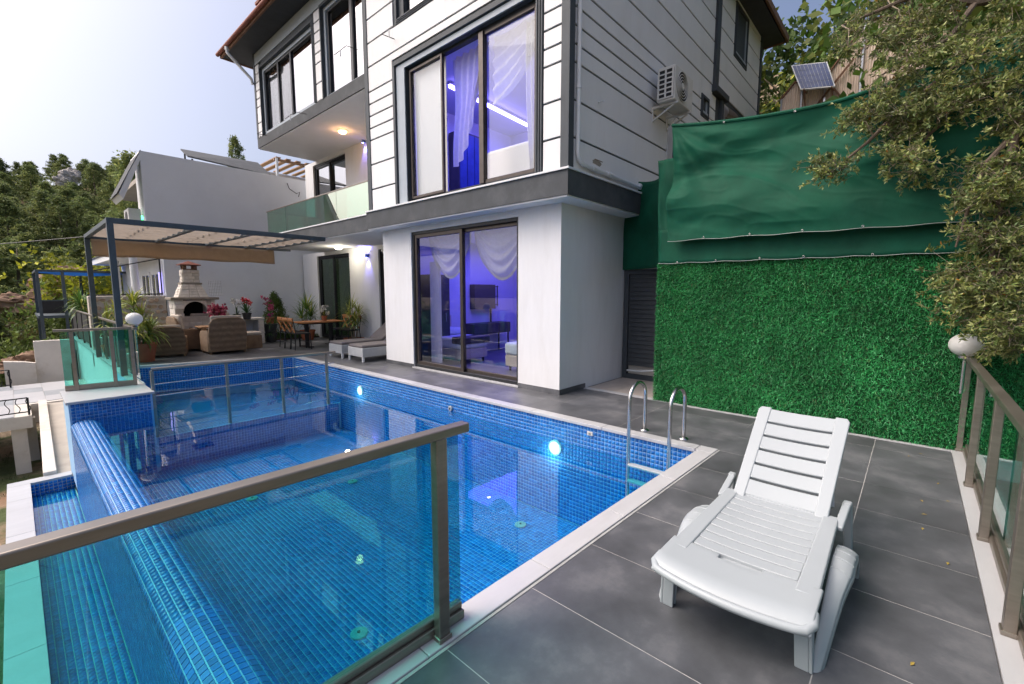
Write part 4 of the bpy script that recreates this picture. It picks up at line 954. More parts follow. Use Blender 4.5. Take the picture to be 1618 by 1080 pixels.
# ================================================================== gate
t_ = thing('louvre_gate', 'dark grey louvred metal gate between the villa and the grass wall', 'gate', (7.8, 3.55, 0))
b = MB(); b.box(7.78, 4.03, 0, 7.86, 4.12, 2.06); b.box(7.78, 2.75, 0, 7.86, 2.84, 2.06); b.box(7.78, 2.84, 1.98, 7.86, 4.03, 2.06); b.box(7.78, 2.84, 0, 7.86, 4.03, .09); b.build('frame', 'trim_dark', t_, bevel=.004)
for k in range(21):
    z_ = .26 + k * .0825
    b = MB(); b.add([(7.795, 2.85, z_), (7.795, 4.02, z_), (7.815, 4.02, z_ + .082), (7.815, 2.85, z_ + .082), (7.825, 2.85, z_ + .002), (7.825, 4.02, z_ + .002), (7.83, 4.02, z_ + .082), (7.83, 2.85, z_ + .082)],
                    [(0, 1, 2, 3), (7, 6, 5, 4), (0, 4, 5, 1), (1, 5, 6, 2), (2, 6, 7, 3), (3, 7, 4, 0)]); b.build('louvre', 'shutter', t_)
b = MB(); b.box(7.88, 2.6, -.1, 7.95, 4.13, 1.0); b.box(7.80, 2.60, 2.061, 7.9, 4.13, 2.14); tag(b.build('backing_wall', 'plaster_old'), 'old plaster wall strip above and behind the louvred gate', 'wall')
b = MB(); b.tube([(7.76, 4.0, .16), (7.70, 3.7, .18), (7.66, 3.4, .235), (7.62, 3.1, .31), (7.6, 2.9, .36)], .018, 8); tag(b.build('hose', 'pvc', smooth=True), 'grey hose hanging across the foot of the louvred gate', 'hose')

# ================================================================== artificial grass wall
t_ = thing('grass_wall', 'wall covered in bright green artificial grass', 'wall', (6.5, .5, 0))
GX, GZ = 6.46, 2.07
b = MB(); b.box(GX, -3.4, .01, GX + .22, 2.86, GZ); b.build('wall', 'grass_back', t_)
n = 118000
yy = RNG.uniform(-1.75, 2.87, n); zz = RNG.uniform(0.02, GZ, n)
base = np.stack([np.full(n, GX), yy, zz], 1)
side = RNG.random(n) < .035; base[side, 1] = 2.86; base[side, 0] = RNG.uniform(GX, GX + .2, side.sum())
d = RNG.normal(0, 1, (n, 3)) * np.array([.35, .8, .8]); d[:, 0] = -np.abs(d[:, 0]) - .75; d[:, 2] += .05; d[side, 1] = np.abs(d[side, 1]) + .6
d /= np.linalg.norm(d, axis=1)[:, None]
ln = RNG.uniform(.022, .055, n)[:, None]; sd = np.cross(d, RNG.normal(0, 1, (n, 3))); sd /= np.linalg.norm(sd, axis=1)[:, None]; wd = RNG.uniform(.002, .0042, n)[:, None]
mid = base + d * ln * .6; tip = base + d * ln + np.array([0, 0, -1]) * ln * RNG.uniform(0, .55, (n, 1)) + sd * RNG.normal(0, .25, (n, 1)) * ln
V = np.stack([base - sd * wd, base + sd * wd, mid + sd * wd * .9, mid - sd * wd * .9, tip], 1).reshape(-1, 3)
ii = np.arange(n)[:, None] * 5
F = np.concatenate([ii + np.array([[0, 1, 2]]), ii + np.array([[0, 2, 3]]), ii + np.array([[3, 2, 4]])])
pal = np.array([[.025, .28, .075], [.04, .36, .10], [.08, .46, .16], [.16, .54, .25], [.10, .20, .06]])
tone = pal[RNG.choice(5, n, p=[.3, .38, .18, .08, .06])] * RNG.uniform(.75, 1.25, (n, 1)); pt = np.array([mnoise.noise(Vector((a_ * 1.3, b_ * 1.3, 4))) + .6 * mnoise.noise(Vector((a_ * 5, b_ * 5, 8))) for a_, b_ in zip(base[:, 1], base[:, 2])]); tone = tone * (1 + .38 * pt)[:, None]; tone = np.repeat(tone, 5, 0)
tag(link(np_mesh('grass_blades', V, F, 'grass_blade', tone), 'grass_blades', t_), kind='stuff')

# ================================================================== green tarpaulins
def cloth(fn, nu, nv, name, parent, m='tarp', thick=True):
    b = MB(); b.grid(fn, nu, nv); o = b.build(name, m, parent, smooth=True, angle=180)
    if thick: s = o.modifiers.new('solid', 'SOLIDIFY'); s.thickness = .004
    return o
t_ = thing('shade_tarp', 'large green shade tarpaulin hung in folds above the grass wall', 'tarp', (6.4, .5, 2.1))
def folds(y, z):
    a = mnoise.noise(Vector((y * .55 + z * .5, z * 1.9 - y * .35, 2.0))); c_ = mnoise.noise(Vector((y * 1.1, z * 4.5 + y * 1.3, 5.0)))
    r1 = 1 - abs(mnoise.noise(Vector((y * .5 + z * .9, z * 2.6 - y * 1.0, 11.0)))); r2 = 1 - abs(mnoise.noise(Vector((y * 1.6 + z * .6, z * 5.5 - y * 1.6, 17.0))))
    return .14 * a + .03 * c_ - .022 * r1 ** 6 - .008 * r2 ** 8
def top_z(y):     # sagging upper hem
    t = (2.68 - y) / 3.0
    return 3.93 - .62 * t * (1 - t) * .75 - .12 * t + (0.30 * max(0, t - .62))
def tarp_fn(u, v):
    y = 2.66 - 5.6 * u; zt = top_z(y); zb = 2.36 - .05 * u; z = zb + (zt - zb) * v
    corner = max(0, 1 - u * 9)
    w = min(1, 4 * v + .25) * min(1, 5 * (1 - v) + .1)
    # radiating folds from the tied corner
    rr = math.hypot(y - 2.66, z - 3.93); an = math.atan2(3.93 - z, 2.66 - y + .001)
    rad = .05 * math.sin(an * 13) * min(1, rr * 1.6) * math.exp(-rr * .8)
    return (6.36 - .06 + (folds(y, z) + rad) * w - .05 * (1 - v), y + .02 * corner * math.sin(7 * v), z - .02 * math.sin(u * 60) * (1 - v) * .3)
cloth(tarp_fn, 240, 110, 'upper_sheet', t_)
def low_fn(u, v):
    y = 2.86 - 5.9 * u; zt = 2.55; zb = 2.07 - .02 * u; z = zb + (zt - zb) * v
    return (6.43 + .02 * folds(y * 2, z * 2) - .03 * (1 - v) * abs(math.sin(u * 9)), y, z - .012 * abs(math.sin(u * 40)) * (1 - v))
cloth(low_fn, 110, 10, 'lower_sheet', t_)
cloth(lambda u, v: (6.47 + .05 * mnoise.noise(Vector((u * 3, v * 3, 1))), 2.88 - .22 * u + .06 * v * (1 - u), 2.07 + (1.48 + .0 * u) * v), 14, 30, 'end_sheet', t_)
hem = [tarp_fn(u, 0.0) for u in np.linspace(0, .62, 60)]; b = MB(); b.tube([Vector(p) + Vector((-.008, 0, 0)) for p in hem], .0035, 6); b.build('hem_cord', 'cord', t_, smooth=True)
hem2 = [low_fn(u, 0.0) for u in np.linspace(0, .7, 60)]; b = MB(); b.tube([Vector(p) + Vector((-.008, 0, 0)) for p in hem2], .0035, 6); b.build('hem_cord', 'cord', t_, smooth=True)
b = MB(); b.tube([Vector(tarp_fn(u, 1.0)) + Vector((0, 0, .01)) for u in np.linspace(0, 1, 60)], .022, 8); b.build('top_hem', 'tarp', t_, smooth=True)
gm_ = MB(); gm_.tube([(0, .010 * math.cos(a), .010 * math.sin(a)) for a in np.linspace(0, 6.283, 13)], .003, 5, False); gme = gm_.mesh('grommet', 'steel', True)
for fn_, us, v_ in ((tarp_fn, (.09, .19, .29, .39), 0.0), (low_fn, (.05, .14, .23, .31, .42), 0.0), (tarp_fn, (.12, .26), .985)):
    for u in us: p = Vector(fn_(u, v_)) + Vector((-.028, 0, .015)); link(gme, 'grommet', t_, loc=p)
b = MB(); b.box(6.50, 2.74, 2.0, 6.56, 2.82, 4.02); b.build('post', 'trim_dark', t_, bevel=.004)
for y_ in (.6, -1.5): b = MB(); b.box(6.52, y_, 2.0, 6.58, y_ + .06, 3.7 if y_ > 0 else 4.0); b.build('post', 'trim_dark', t_)
t_ = thing('gap_tarp', 'narrow green tarpaulin closing the gap above the louvred gate', 'tarp', (7.7, 3.5, 2.1))
cloth(lambda u, v: (7.74 - .9 * u * u + .05 * mnoise.noise(Vector((u * 3, v * 4, 1))), 4.16 - .10 * v ** 3 - (1.32 - .10 * v) * u, 2.06 + 1.62 * v - .12 * math.sin(3.14 * u) * v), 24, 24, 'sheet', t_)
b = MB(); b.tube([(7.74, 4.16, 3.66), (7.74, 4.10, 3.67)], .02, 6); b.build('eyelet', 'rust', t_)

# ================================================================== glass railings in front
def glass_rail(name, lab, posts, d, top, p0, p1, side, gm, globe=None, chan=True):
    """posts: list of base points; p0->p1: run of the rail; side: unit vector towards the pane side"""
    p0, p1 = Vector(p0), Vector(p1); dr = (p1 - p0).normalized(); sd = Vector(side)
    t_ = thing(name, lab, 'railing', (p0 + p1) / 2)
    b = MB(); b.bar(p0 + Vector((0, 0, top - .022)), p1 + Vector((0, 0, top - .022)), .062, .044); b.build('top_rail', 'rail_bronze', t_, bevel=.007, seg=3)
    for p in posts:
        p = Vector(p); b = MB(); b.obox(p + Vector((0, 0, (top - .044) / 2)), dr * .03, sd.normalized() * .024, Vector((0, 0, (top - .045) / 2))); po = b.build('post', 'rail_bronze', t_, bevel=.004)
        b = MB(); b.obox(p + Vector((0, 0, .012)), dr * .037, sd.normalized() * .031, Vector((0, 0, .0115))); b.build('base_collar', 'rail_bronze', po, bevel=.003)
    o = sd * .062
    b = MB(); b.bar(p0 + o + Vector((0, 0, .025)), p1 + o + Vector((0, 0, .025)), .075, .046); b.bar(p0 + o + Vector((0, 0, .065)), p1 + o + Vector((0, 0, .065)), .04, .034); b.build('floor_channel', 'rail_bronze', t_, bevel=.006)
    b = MB(); b.bar(p0 + o + Vector((0, 0, (.07 + top - .06) / 2)), p1 + o + Vector((0, 0, (.07 + top - .06) / 2)), .010, top - .13); b.build('pane', gm, t_)
    return t_
P0, P1 = Vector((1.40, 1.555, .012)), Vector((-1.5, 1.665, .0))
dr = (P1 - P0).normalized(); sdv = Vector((-dr.y, dr.x, 0)); sdv = sdv if sdv.y > 0 else -sdv
glass_rail('glass_railing', 'bronze framed teal glass railing on the pool coping beside the sunbed', [P0.lerp(P1, .055), P0.lerp(P1, .56)], dr, 1.03, P0, P1, sdv * -0.0 + sdv, 'glass_teal')
P0, P1 = Vector((6.55, -.46, .012)), Vector((1.2, -.46, .012))
gr = glass_rail('glass_railing', 'bronze framed teal glass railing along the deck edge with a globe lamp', [(6.46, -.46, .012), (5.31, -.46, .012), (4.2, -.46, .012), (3.09, -.46, .012), (1.98, -.46, .012)], None, 1.0, P0, P1, (0, -1, 0), 'glass_teal_light')
b = MB(); b.box(1.1, -.60, -.2, 6.44, -.404, .012); tag(b.build('edge_kerb', 'marble'), kind='structure')
def globe_lamp(c, r, lab, stem):
    t_ = thing('globe_lamp', lab, 'lamp', (c[0], c[1], c[2] - r))
    b = MB(); b.lathe(c, [(.02 * r, -.92 * r)] + [(r * math.cos(R(a)), .88 * r * math.sin(R(a))) for a in range(-70, 91, 8)] + [(.002, .88 * r)], 28); b.build('shade', 'globe', t_, smooth=True, angle=70)
    b = MB(); b.lathe((c[0], c[1], c[2] - r), [(.5 * r, .18 * r), (.5 * r, 0), (.3 * r, -.1 * r), (.2 * r, -.2 * r)], 18); b.build('collar', 'steel', t_, smooth=True, angle=40)
    b = MB(); b.tube([(c[0], c[1], c[2] - r), (c[0], c[1], c[2] - r - stem)], .017, 10); b.build('stem', 'steel', t_, smooth=True, angle=60)
    return t_
globe_lamp((6.30, -.415, 1.13), .13, 'white globe lamp clipped to the glass railing by the grass wall', .36)

# ================================================================== white plastic sunbed
def sunbed():
    t_ = thing('sunbed', 'white plastic sun lounger with raised slatted back beside the pool', 'sun lounger', (2.9, .545, 0))
    m = 'white_plastic'; YC = .553
    def P(x, y, z): return (x, YC + y, z)
    ZB = .315
    # side rails of the bed: top plate with slight dish
    def plate(x0, x1, y0, y1, zt, th, nx=10, ny=10, dish=.012, name='slat', par=t_, bev=.004):
        b = MB(); hw = .33
        def f(u, v): x = x0 + (x1 - x0) * u; y = y0 + (y1 - y0) * v; return P(x, y, zt - dish * (1 - min(1, abs(y) / hw) ** 2))
        b.grid(f, nx, ny); n1 = len(b.v); top = list(b.v)
        b.v += [(x, y, z - th) for x, y, z in top]; w = nx + 1
        b.f += [tuple(i + n1 for i in f_[::-1]) for f_ in list(b.f)]
        rim = [i for i in range(w)] + [j * w + nx for j in range(1, ny + 1)] + [ny * w + i for i in range(nx - 1, -1, -1)] + [j * w for j in range(ny - 1, 0, -1)]
        for k in range(len(rim)): a, c = rim[k], rim[(k + 1) % len(rim)]; b.f.append((a, a + n1, c + n1, c))
        o = b.build(name, m, par, smooth=True, angle=50, bevel=bev); return o
    # seat: two side rails, nine bowed slats, foot board with hand slot
    for s in (-1, 1):
        b = MB(); yo, yi = s * .335, s * .245
        pts = [(2.27, yo, ZB - .002), (3.20, s * .315, ZB - .002), (3.20, s * .238, ZB - .002), (2.27, yi, ZB - .002)]
        b.prism([P(x, y, z - .045) for x, y, z in pts][::s], (0, 0, .045)); b.build('side_rail', m, t_, bevel=.008, seg=3)
    n = 9; x0, x1 = 2.36, 3.17; st = (x1 - x0) / n
    for k in range(n): plate(x0 + k * st + .0045, x0 + (k + 1) * st - .0045, -.243, .243, ZB - .002, .022, 2, 12, .014)
    b = MB(); b.box(2.34, YC - .244, ZB - .05, 3.19, YC + .244, ZB - .034); b.build('under_tray', m, t_)
    # foot board
    outer = [(2.06, -.36), (2.045, -.2), (2.035, 0), (2.045, .2), (2.06, .36)]
    b = MB(); N = 14
    def fb(u, v):
        y = -.345 + .69 * v; bow = .045 * (1 - (y / .345) ** 2); xa = 2.035 + .04 * 0 - bow + .02; x = xa + (2.355 - xa) * u
        drop = .055 * max(0, 1 - u * 4.5) ** 1.6
        return P(x, y, ZB - drop - .010 * (1 - (y / .345) ** 2))
    slot = lambda i, j: 4 <= i <= 4 and 5 <= j <= 8
    nu, nv = 8, N; vs = [fb(i / nu, j / nv) for j in range(nv + 1) for i in range(nu + 1)]; w = nu + 1
    fs = [(j * w + i, j * w + i + 1, (j + 1) * w + i + 1, (j + 1) * w + i) for j in range(nv) for i in range(nu) if not (i == 7 and 5 <= j <= 8)]
    b.add(vs, fs); o = b.build('foot_board', m, t_, smooth=True, angle=60); sm = o.modifiers.new('solid', 'SOLIDIFY'); sm.thickness = .022; sm.offset = -1; bv = o.modifiers.new('bevel', 'BEVEL'); bv.width = .008; bv.segments = 3; bv.limit_method = 'ANGLE'
    # rounded lip round the foot end
    lip = [P(2.17, -.335, ZB - .02), P(2.10, -.342, ZB - .032), P(2.06, -.318, ZB - .042)] + [P(2.047 - .045 * (1 - (y / .31) ** 2) + .012, y, ZB - .045) for y in np.linspace(-.28, .28, 14)] + [P(2.06, .318, ZB - .042), P(2.10, .342, ZB - .032), P(2.17, .335, ZB - .02)]
    b = MB(); b.tube(lip, .020, 10); b.build('lip', m, o, smooth=True)
    # legs: four channel legs, two flared arm bows
    def leg(x, s, top, xo, foot_w=.062):
        b = MB(); yo = s * .33
        b.prism([P(x, yo, top), P(x + foot_w, yo, top), P(x + xo + foot_w * .8, s * .345, .0), P(x + xo, s * .345, .0)], (0, -s * .014, 0))
        b.prism([P(x, yo - s * .014, top), P(x + .014, yo - s * .014, top), P(x + xo + .014, s * .331, .0), P(x + xo, s * .331, .0)], (0, -s * .055, 0))
        b.prism([P(x + foot_w - .014, yo - s * .014, top), P(x + foot_w, yo - s * .014, top), P(x + xo + foot_w * .8, s * .331, .0), P(x + xo + foot_w * .8 - .014, s * .331, .0)], (0, -s * .055, 0))
        b.build('leg', m, t_, bevel=.004)
    for s in (-1, 1): leg(2.16, s, ZB - .03, .03)
    # side bow: the arched apron that sweeps from the front foot up over and back down
    for s in (-1, 1):
        prof = [(2.20, .0), (2.26, .06), (2.40, .16), (2.55, .235), (2.66, .272), (2.78, .285), (2.90, .278), (3.02, .245), (3.10, .18), (3.145, .09), (3.16, .0)]
        nP = len(prof)
        def bow(u, v):
            k = u * (nP - 1); i = min(int(k), nP - 2); f = k - i; x = prof[i][0] + (prof[i + 1][0] - prof[i][0]) * f; z = prof[i][1] + (prof[i + 1][1] - prof[i][1]) * f
            wide = .028 + .062 * min(1, max(0, (u - .05) / .4))
            return P(x, s * (.334 + wide * v), z - .030 * v ** 3 + .004 * v - .02)
        b = MB(); b.grid(bow, 48, 8); o = b.build('side_bow', m, t_, smooth=True, angle=70); sm = o.modifiers.new('solid', 'SOLIDIFY'); sm.thickness = .014; sm.offset = 0
        sk = MB(); sk.grid(lambda u, v: tuple(Vector(bow(u, 1.0)) + Vector((0, s * .004 * v, -.028 * v * (1 if .06 < u < .96 else .1)))), 48, 2); o2 = sk.build('skirt', m, o, smooth=True, angle=70); sm = o2.modifiers.new('solid', 'SOLIDIFY'); sm.thickness = .01; sm.offset = 0
        for uu in (.42, .50, .58, .66, .74):
            b = MB(); b.tube([Vector(bow(uu, v)) + Vector((0, 0, .007)) for v in (0, .35, .7, 1)], .0035, 5); b.build('rib', m, o)
        # open rear loop behind the hinge
        pa, pb = P(3.10, s * .322, .285), P(3.40, s * .335, .338)
        b = MB(); b.bar(pa, pb, .045, .03); b.build('rear_arm', m, t_, bevel=.010, seg=3)
        b = MB(); b.prism([P(3.35, s * .315, .350), P(3.405, s * .315, .354), P(3.425, s * .315, .335), P(3.47, s * .335, .0), P(3.41, s * .335, .0), P(3.375, s * .315, .31)], (0, s * .045, 0)); b.build('rear_leg', m, t_, bevel=.010, seg=3)
    # back rest
    H0 = Vector(P(3.17, 0, ZB + .005)); ang = math.atan2(.46, .66); L = .80
    ax = Vector((math.cos(ang), 0, math.sin(ang))); nz = Vector((-math.sin(ang), 0, math.cos(ang))); ay = Vector((0, 1, 0))
    def bp(a, y, w): return H0 + ax * a + ay * y + nz * w
    def bplate(a0, a1, y0, y1, name, par, th=.028, bow=.012, bev=.006):
        b = MB(); nx, ny = 3, 10
        def f(u, v): a = a0 + (a1 - a0) * u; y = y0 + (y1 - y0) * v; return bp(a, y, -bow * (1 - (y / .27) ** 2))
        b.grid(f, nx, ny); n1 = len(b.v); b.v += [tuple(Vector(q) - nz * th) for q in list(b.v)]; w = nx + 1
        b.f += [tuple(i + n1 for i in f_[::-1]) for f_ in list(b.f)]
        rim = [i for i in range(w)] + [j * w + nx for j in range(1, ny + 1)] + [ny * w + i for i in range(nx - 1, -1, -1)] + [j * w for j in range(ny - 1, 0, -1)]
        for k in range(len(rim)): a, c = rim[k], rim[(k + 1) % len(rim)]; b.f.append((a, a + n1, c + n1, c))
        return b.build(name, m, par, smooth=True, angle=50, bevel=bev)
    for s in (-1, 1):
        b = MB(); b.prism([bp(-.03, s * .265, 0), bp(L - .03, s * .285, 0), bp(L, s * .268, 0), bp(L, s * .20, 0), bp(-.03, s * .195, 0)][::s], nz * -.032); b.build('back_rail', m, t_, bevel=.008, seg=3)
    n = 6; st = (L - .02) / n
    for k in range(n): bplate(.0 + k * st + (.0 if k == 0 else .012), (k + 1) * st - .008 + (.014 if k == n - 1 else 0), -.205, .205, 'back_slat', t_)
    b = MB(); b.tube([bp(-.005, -.25, -.025), bp(-.005, .25, -.025)], .014, 8); b.build('hinge', m, t_)
    for s in (-1, 1): b = MB(); b.bar(bp(.42, s * .22, -.03), P(3.36, s * .26, .30), .03, .02); b.build('prop', m, t_, bevel=.004)
sunbed()

lf = MB(); lf.add([(-.028, 0, 0), (0, -.011, .006), (.03, 0, .002), (0, .011, .005)], [(0, 1, 2, 3)]); mat('leaf_fallen', (.36, .26, .05), .7, var=.3, scale=30); lfm = lf.mesh('fallen_leaf', 'leaf_fallen')
for i in range(9):
    o = link(lfm, 'fallen_leaf', loc=(random.uniform(2.2, 6.3), random.choice((random.uniform(-.35, -.0), random.uniform(.9, 1.35), random.uniform(-.3, .1))), .003)); o.rotation_euler = (0, 0, random.uniform(0, 6.28)); o.scale = (random.uniform(.4, .75),) * 3
    tag(o, 'small dry yellow leaf lying on the dark deck tiles', 'leaf', 'fallen leaves on the deck')

# ================================================================== plants: generators
def straps(items, name, m='leaf_yucca', segs=5):
    """items: (base, dir, length, width, droop, tone): arching strap leaves"""
    V, F, T = [], [], []
    for (b0, d, ln, w, dr, tn) in items:
        d = Vector(d).normalized(); b0 = Vector(b0); sdv = d.cross(Vector((0, 0, 1)))
        if sdv.length < 1e-3: sdv = Vector((1, 0, 0))
        sdv.normalize(); n0 = len(V); p = b0.copy(); dd = d.copy()
        for i in range(segs + 1):
            f = i / segs; ww = w * (0.55 + 1.5 * f * (1 - f) * 1.0) * (1 - f ** 3) + .0008
            V.append(tuple(p - sdv * ww)); V.append(tuple(p + sdv * ww)); T += [tn, tn]
            dd = (dd + Vector((0, 0, -dr * (0.4 + f)))).normalized(); p = p + dd * (ln / segs)
        for i in range(segs): F.append((n0 + 2 * i, n0 + 2 * i + 1, n0 + 2 * i + 3, n0 + 2 * i + 2))
    return np_mesh(name, np.array(V), np.array(F), m, np.array(T))
def vary(c, s=.25):
    k = random.uniform(1 - s, 1 + s); return (c[0] * k * random.uniform(.85, 1.2), c[1] * k, c[2] * k * random.uniform(.8, 1.2))
def crown_leaves(c, n, ln, w, dr, col, up=.25, col2=None):
    it = []
    for i in range(n):
        a = random.uniform(0, 6.283); e = random.uniform(-.25, 1.25) + up; d = (math.cos(a) * math.cos(e), math.sin(a) * math.cos(e), math.sin(e))
        it.append((c, d, ln * random.uniform(.65, 1.1), w * random.uniform(.8, 1.15), dr * random.uniform(.6, 1.3), vary(col2 if col2 and random.random() < .3 else col)))
    return it
def pot_round(c, r, h, m, parent, name='pot', sx=1.0, sy=1.0):
    b = MB(); b.lathe(c, [(r * .74, 0), (r * .97, h * .84), (r * .97, h * .85), (r * 1.05, h * .86), (r * 1.05, h), (r * .93, h), (r * .90, h * .9)], 26, sx, sy); p = b.build(name, m, parent, smooth=True, angle=40)
    b = MB(); b.lathe((c[0], c[1], c[2] + h * .86), [(r * .9, 0), (r * .7, .015), (r * .2, .03)], 20, sx, sy); b.build('soil', 'soil', p, smooth=True); return p
YEL = (.30, .36, .055); GRN = (.11, .23, .045); YEL2 = (.46, .48, .09)
def yucca(c, lab, stems, pot=('terracotta', .22, .30), nl=38, ln=.5, w=.014, droop=.34, col=YEL, sxy=(1, 1), group=None):
    t_ = thing('yucca_plant', lab, 'potted plant', c, group)
    zb = c[2]
    if pot: pot_round(c, pot[1], pot[2], pot[0], t_, sx=sxy[0], sy=sxy[1]); zb = c[2] + pot[2] * .85
    it = []
    for (dx, dy, h) in stems:
        b = MB(); p0 = Vector((c[0] + dx * .35, c[1] + dy * .35, zb)); p1 = Vector((c[0] + dx, c[1] + dy, zb + h)); md = p0.lerp(p1, .5) + Vector((dx * .1, -dy * .15, 0))
        b.tube([p0, md, p1], [.02, .017, .014], 7); b.build('stem', 'bark_pale', t_, smooth=True)
        it += crown_leaves(tuple(p1), nl, ln, w, droop, col, .25, YEL2); it += crown_leaves(tuple(p0.lerp(p1, .75)), nl // 3, ln * .8, w, droop * 1.3, GRN, .0)
    link(straps(it, 'leaves'), 'leaves', t_); return t_
# --- big pot at the pool corner
q_ = onZ(226, 573, 0); PB = (1.98, 13.55, .002)
yucca(PB, 'tall yellow green yucca in a terracotta pot beside the corner globe lamp', [(-.10, .02, .95), (.16, .05, .28), (-.12, -.1, .25), (.04, .1, .55)], ('terracotta', .27, .44), 52, .62, .022, .42)
yucca((1.62, 15.1, .002), 'bushy yucca standing behind the glass railing by the pergola post', [(-.05, 0, .55), (.12, .05, .85)], ('terracotta', .22, .32), 46, .6, .02, .36)
yucca((1.60, 21.6, .002), 'yucca on the far terrace beside the dark railing', [(0, 0, .9), (.15, .1, .75)], ('pot_black', .22, .3), 60, .75, .026, .34, GRN)
yucca((2.55, 15.7, .002), 'low yucca in front of the rubble stone wall', [(0, 0, .4)], ('terracotta', .2, .28), 40, .5, .018, .38, GRN)
yucca((6.72, 15.5, .002), 'dark green fine leaved yucca behind the dining table', [(0, 0, .75), (.1, -.1, .5), (-.14, .06, .45)], ('terracotta', .24, .34), 80, .72, .012, .20, GRN)
yucca((7.02, 12.9, .002), 'many stemmed yucca in an oblong terracotta planter by the white wall', [(-.16, 0, .75), (.02, .1, .95), (.12, -.1, .80), (-.04, -.16, .55), (.2, .06, .6)], ('terracotta', .30, .22), 34, .55, .014, .30, YEL)

def leaf_cloud(centers, per, spread, size, cols, name, m, aspect=.5, up=0.0):
    """leaf-sized diamond faces spread about many twig centres; tone per clump"""
    C = np.asarray(centers, float); n = len(C)
    cl = np.asarray(cols)[RNG.choice(len(cols), n)] * RNG.uniform(.7, 1.3, (n, 1))
    P = np.repeat(C, per, 0) + RNG.normal(0, 1, (n * per, 3)) * spread; k = n * per
    d = RNG.normal(0, 1, (k, 3)); d[:, 2] += up; d /= np.linalg.norm(d, axis=1)[:, None]; s = np.cross(d, RNG.normal(0, 1, (k, 3))); s /= np.linalg.norm(s, axis=1)[:, None]
    L_ = RNG.uniform(.6, 1.25, (k, 1)) * size; W_ = L_ * aspect * .5
    V = np.stack([P - d * L_ * .5, P + s * W_, P + d * L_ * .5, P - s * W_], 1).reshape(-1, 3)
    F = np.arange(k * 4).reshape(-1, 4); T = np.repeat(np.repeat(cl, per, 0) * RNG.uniform(.8, 1.2, (k, 1)), 4, 0)
    return np_mesh(name, V, F, m, T)
# conifer
t_ = thing('conifer_shrub', 'pointed green conifer shrub in the planted strip by the white wall', 'shrub', (6.05, 16.45, 0))
cs = []
for i in range(420):
    h = random.random() ** .8; r = (.55 * (1 - h) ** .8 + .03) * random.uniform(.6, 1.05); a = random.uniform(0, 6.283); cs.append((6.05 + r * math.cos(a), 16.45 + r * math.sin(a), .08 + h * 1.45 + random.uniform(-.04, .1)))
link(leaf_cloud(cs, 16, .04, .085, [(.13, .22, .035), (.09, .17, .03), (.2, .28, .05)], 'foliage', 'leaf_pine', .22, .8), 'foliage', t_)
b = MB(); b.tube([(6.05, 16.45, 0), (6.05, 16.45, 1.3)], [.03, .008], 6); b.build('stem', 'bark', t_)
# planted strip of grass by the wall
b = MB(); b.box(5.5, 16.05, .0, 7.38, 17.18, .045); tag(b.build('planting_bed', 'soil'), kind='structure')
n = 4200; pos = np.stack([RNG.uniform(5.5, 7.36, n), RNG.uniform(16.05, 17.16, n), np.full(n, .045)], 1); its = [(tuple(p), (RNG.normal(0, .4), RNG.normal(0, .4), 1), RNG.uniform(.06, .17), .004, .3, vary((.05, .12, .02))) for p in pos]
o = link(straps(its, 'turf', segs=2), 'turf'); tag(o, 'short green grass in the bed along the white wall', 'grass', kind='stuff')
# flowering pot plants near the grill
def flower(c, lab, pot, leaves, blooms, stand=None):
    t_ = thing('flower_pot', lab, 'potted plant', c); pot_round(c, pot[1], pot[2], pot[0], t_); z = c[2] + pot[2]
    it = []
    for (n, ln, w, dr, col, up) in leaves: it += crown_leaves((c[0], c[1], z - .02), n, ln, w, dr, col, up)
    link(straps(it, 'leaves'), 'leaves', t_)
    for (dx, dy, h, n, sp, col) in blooms:
        b = MB(); b.tube([(c[0], c[1], z - .03), (c[0] + dx * .5, c[1] + dy * .5, z + h * .6), (c[0] + dx, c[1] + dy, z + h)], .006, 5); b.build('stalk', 'leaf_stalk', t_)
        link(leaf_cloud([(c[0] + dx + random.gauss(0, sp), c[1] + dy + random.gauss(0, sp), z + h + random.gauss(0, sp)) for _ in range(n)], 7, .02, .07, [col, tuple(min(.8, x * 1.4) for x in col)], 'blossom', 'petal', .7), 'blossom', t_)
mat('leaf_stalk', (.06, .11, .03), .6, var=.2)
q = lambda x, y, Y: onY(x, y, Y)
a = q(329, 505, 14.9); ST = .74
flower((4.62, 15.6, .83), 'white orchid in a black pot on the grill side counter', ('pot_black', .10, .13), [(14, .28, .02, .4, (.05, .11, .03), .2)], [(-.06, 0, .42, 8, .045, (.75, .75, .72)), (.05, .02, .32, 7, .05, (.72, .72, .68))])
flower((4.82, 15.35, .80), 'red flowered plant with strap leaves in a black pot on the counter', ('pot_black', .13, .20), [(22, .46, .022, .22, (.045, .13, .03), .5)], [(-.07, .02, .42, 7, .035, (.55, .03, .05)), (.09, -.02, .32, 7, .035, (.6, .05, .06)), (0, 0, .36, 5, .03, (.5, .03, .06))])
flower((3.95, 15.05, .72), 'pink leaved plant in a grey pot on the rattan table', ('cushion_grey', .12, .18), [(16, .2, .02, .5, (.10, .03, .04), .2)], [(random.uniform(-.16, .16), random.uniform(-.16, .16), random.uniform(.06, .34), 8, .06, (.36, .055, .11)) for _ in range(14)])
flower((5.62, 15.75, .60), 'pink flowered plant in a small terracotta pot on top of black pots', ('terracotta', .13, .22), [(16, .3, .03, .5, (.05, .13, .03), .2)], [(-.10, 0, .62, 8, .05, (.36, .05, .12)), (.06, .02, .30, 12, .06, (.42, .06, .14)), (.02, -.02, .05, 5, .03, (.6, .05, .3)), (-.05, 0, .48, 6, .05, (.25, .06, .1))])
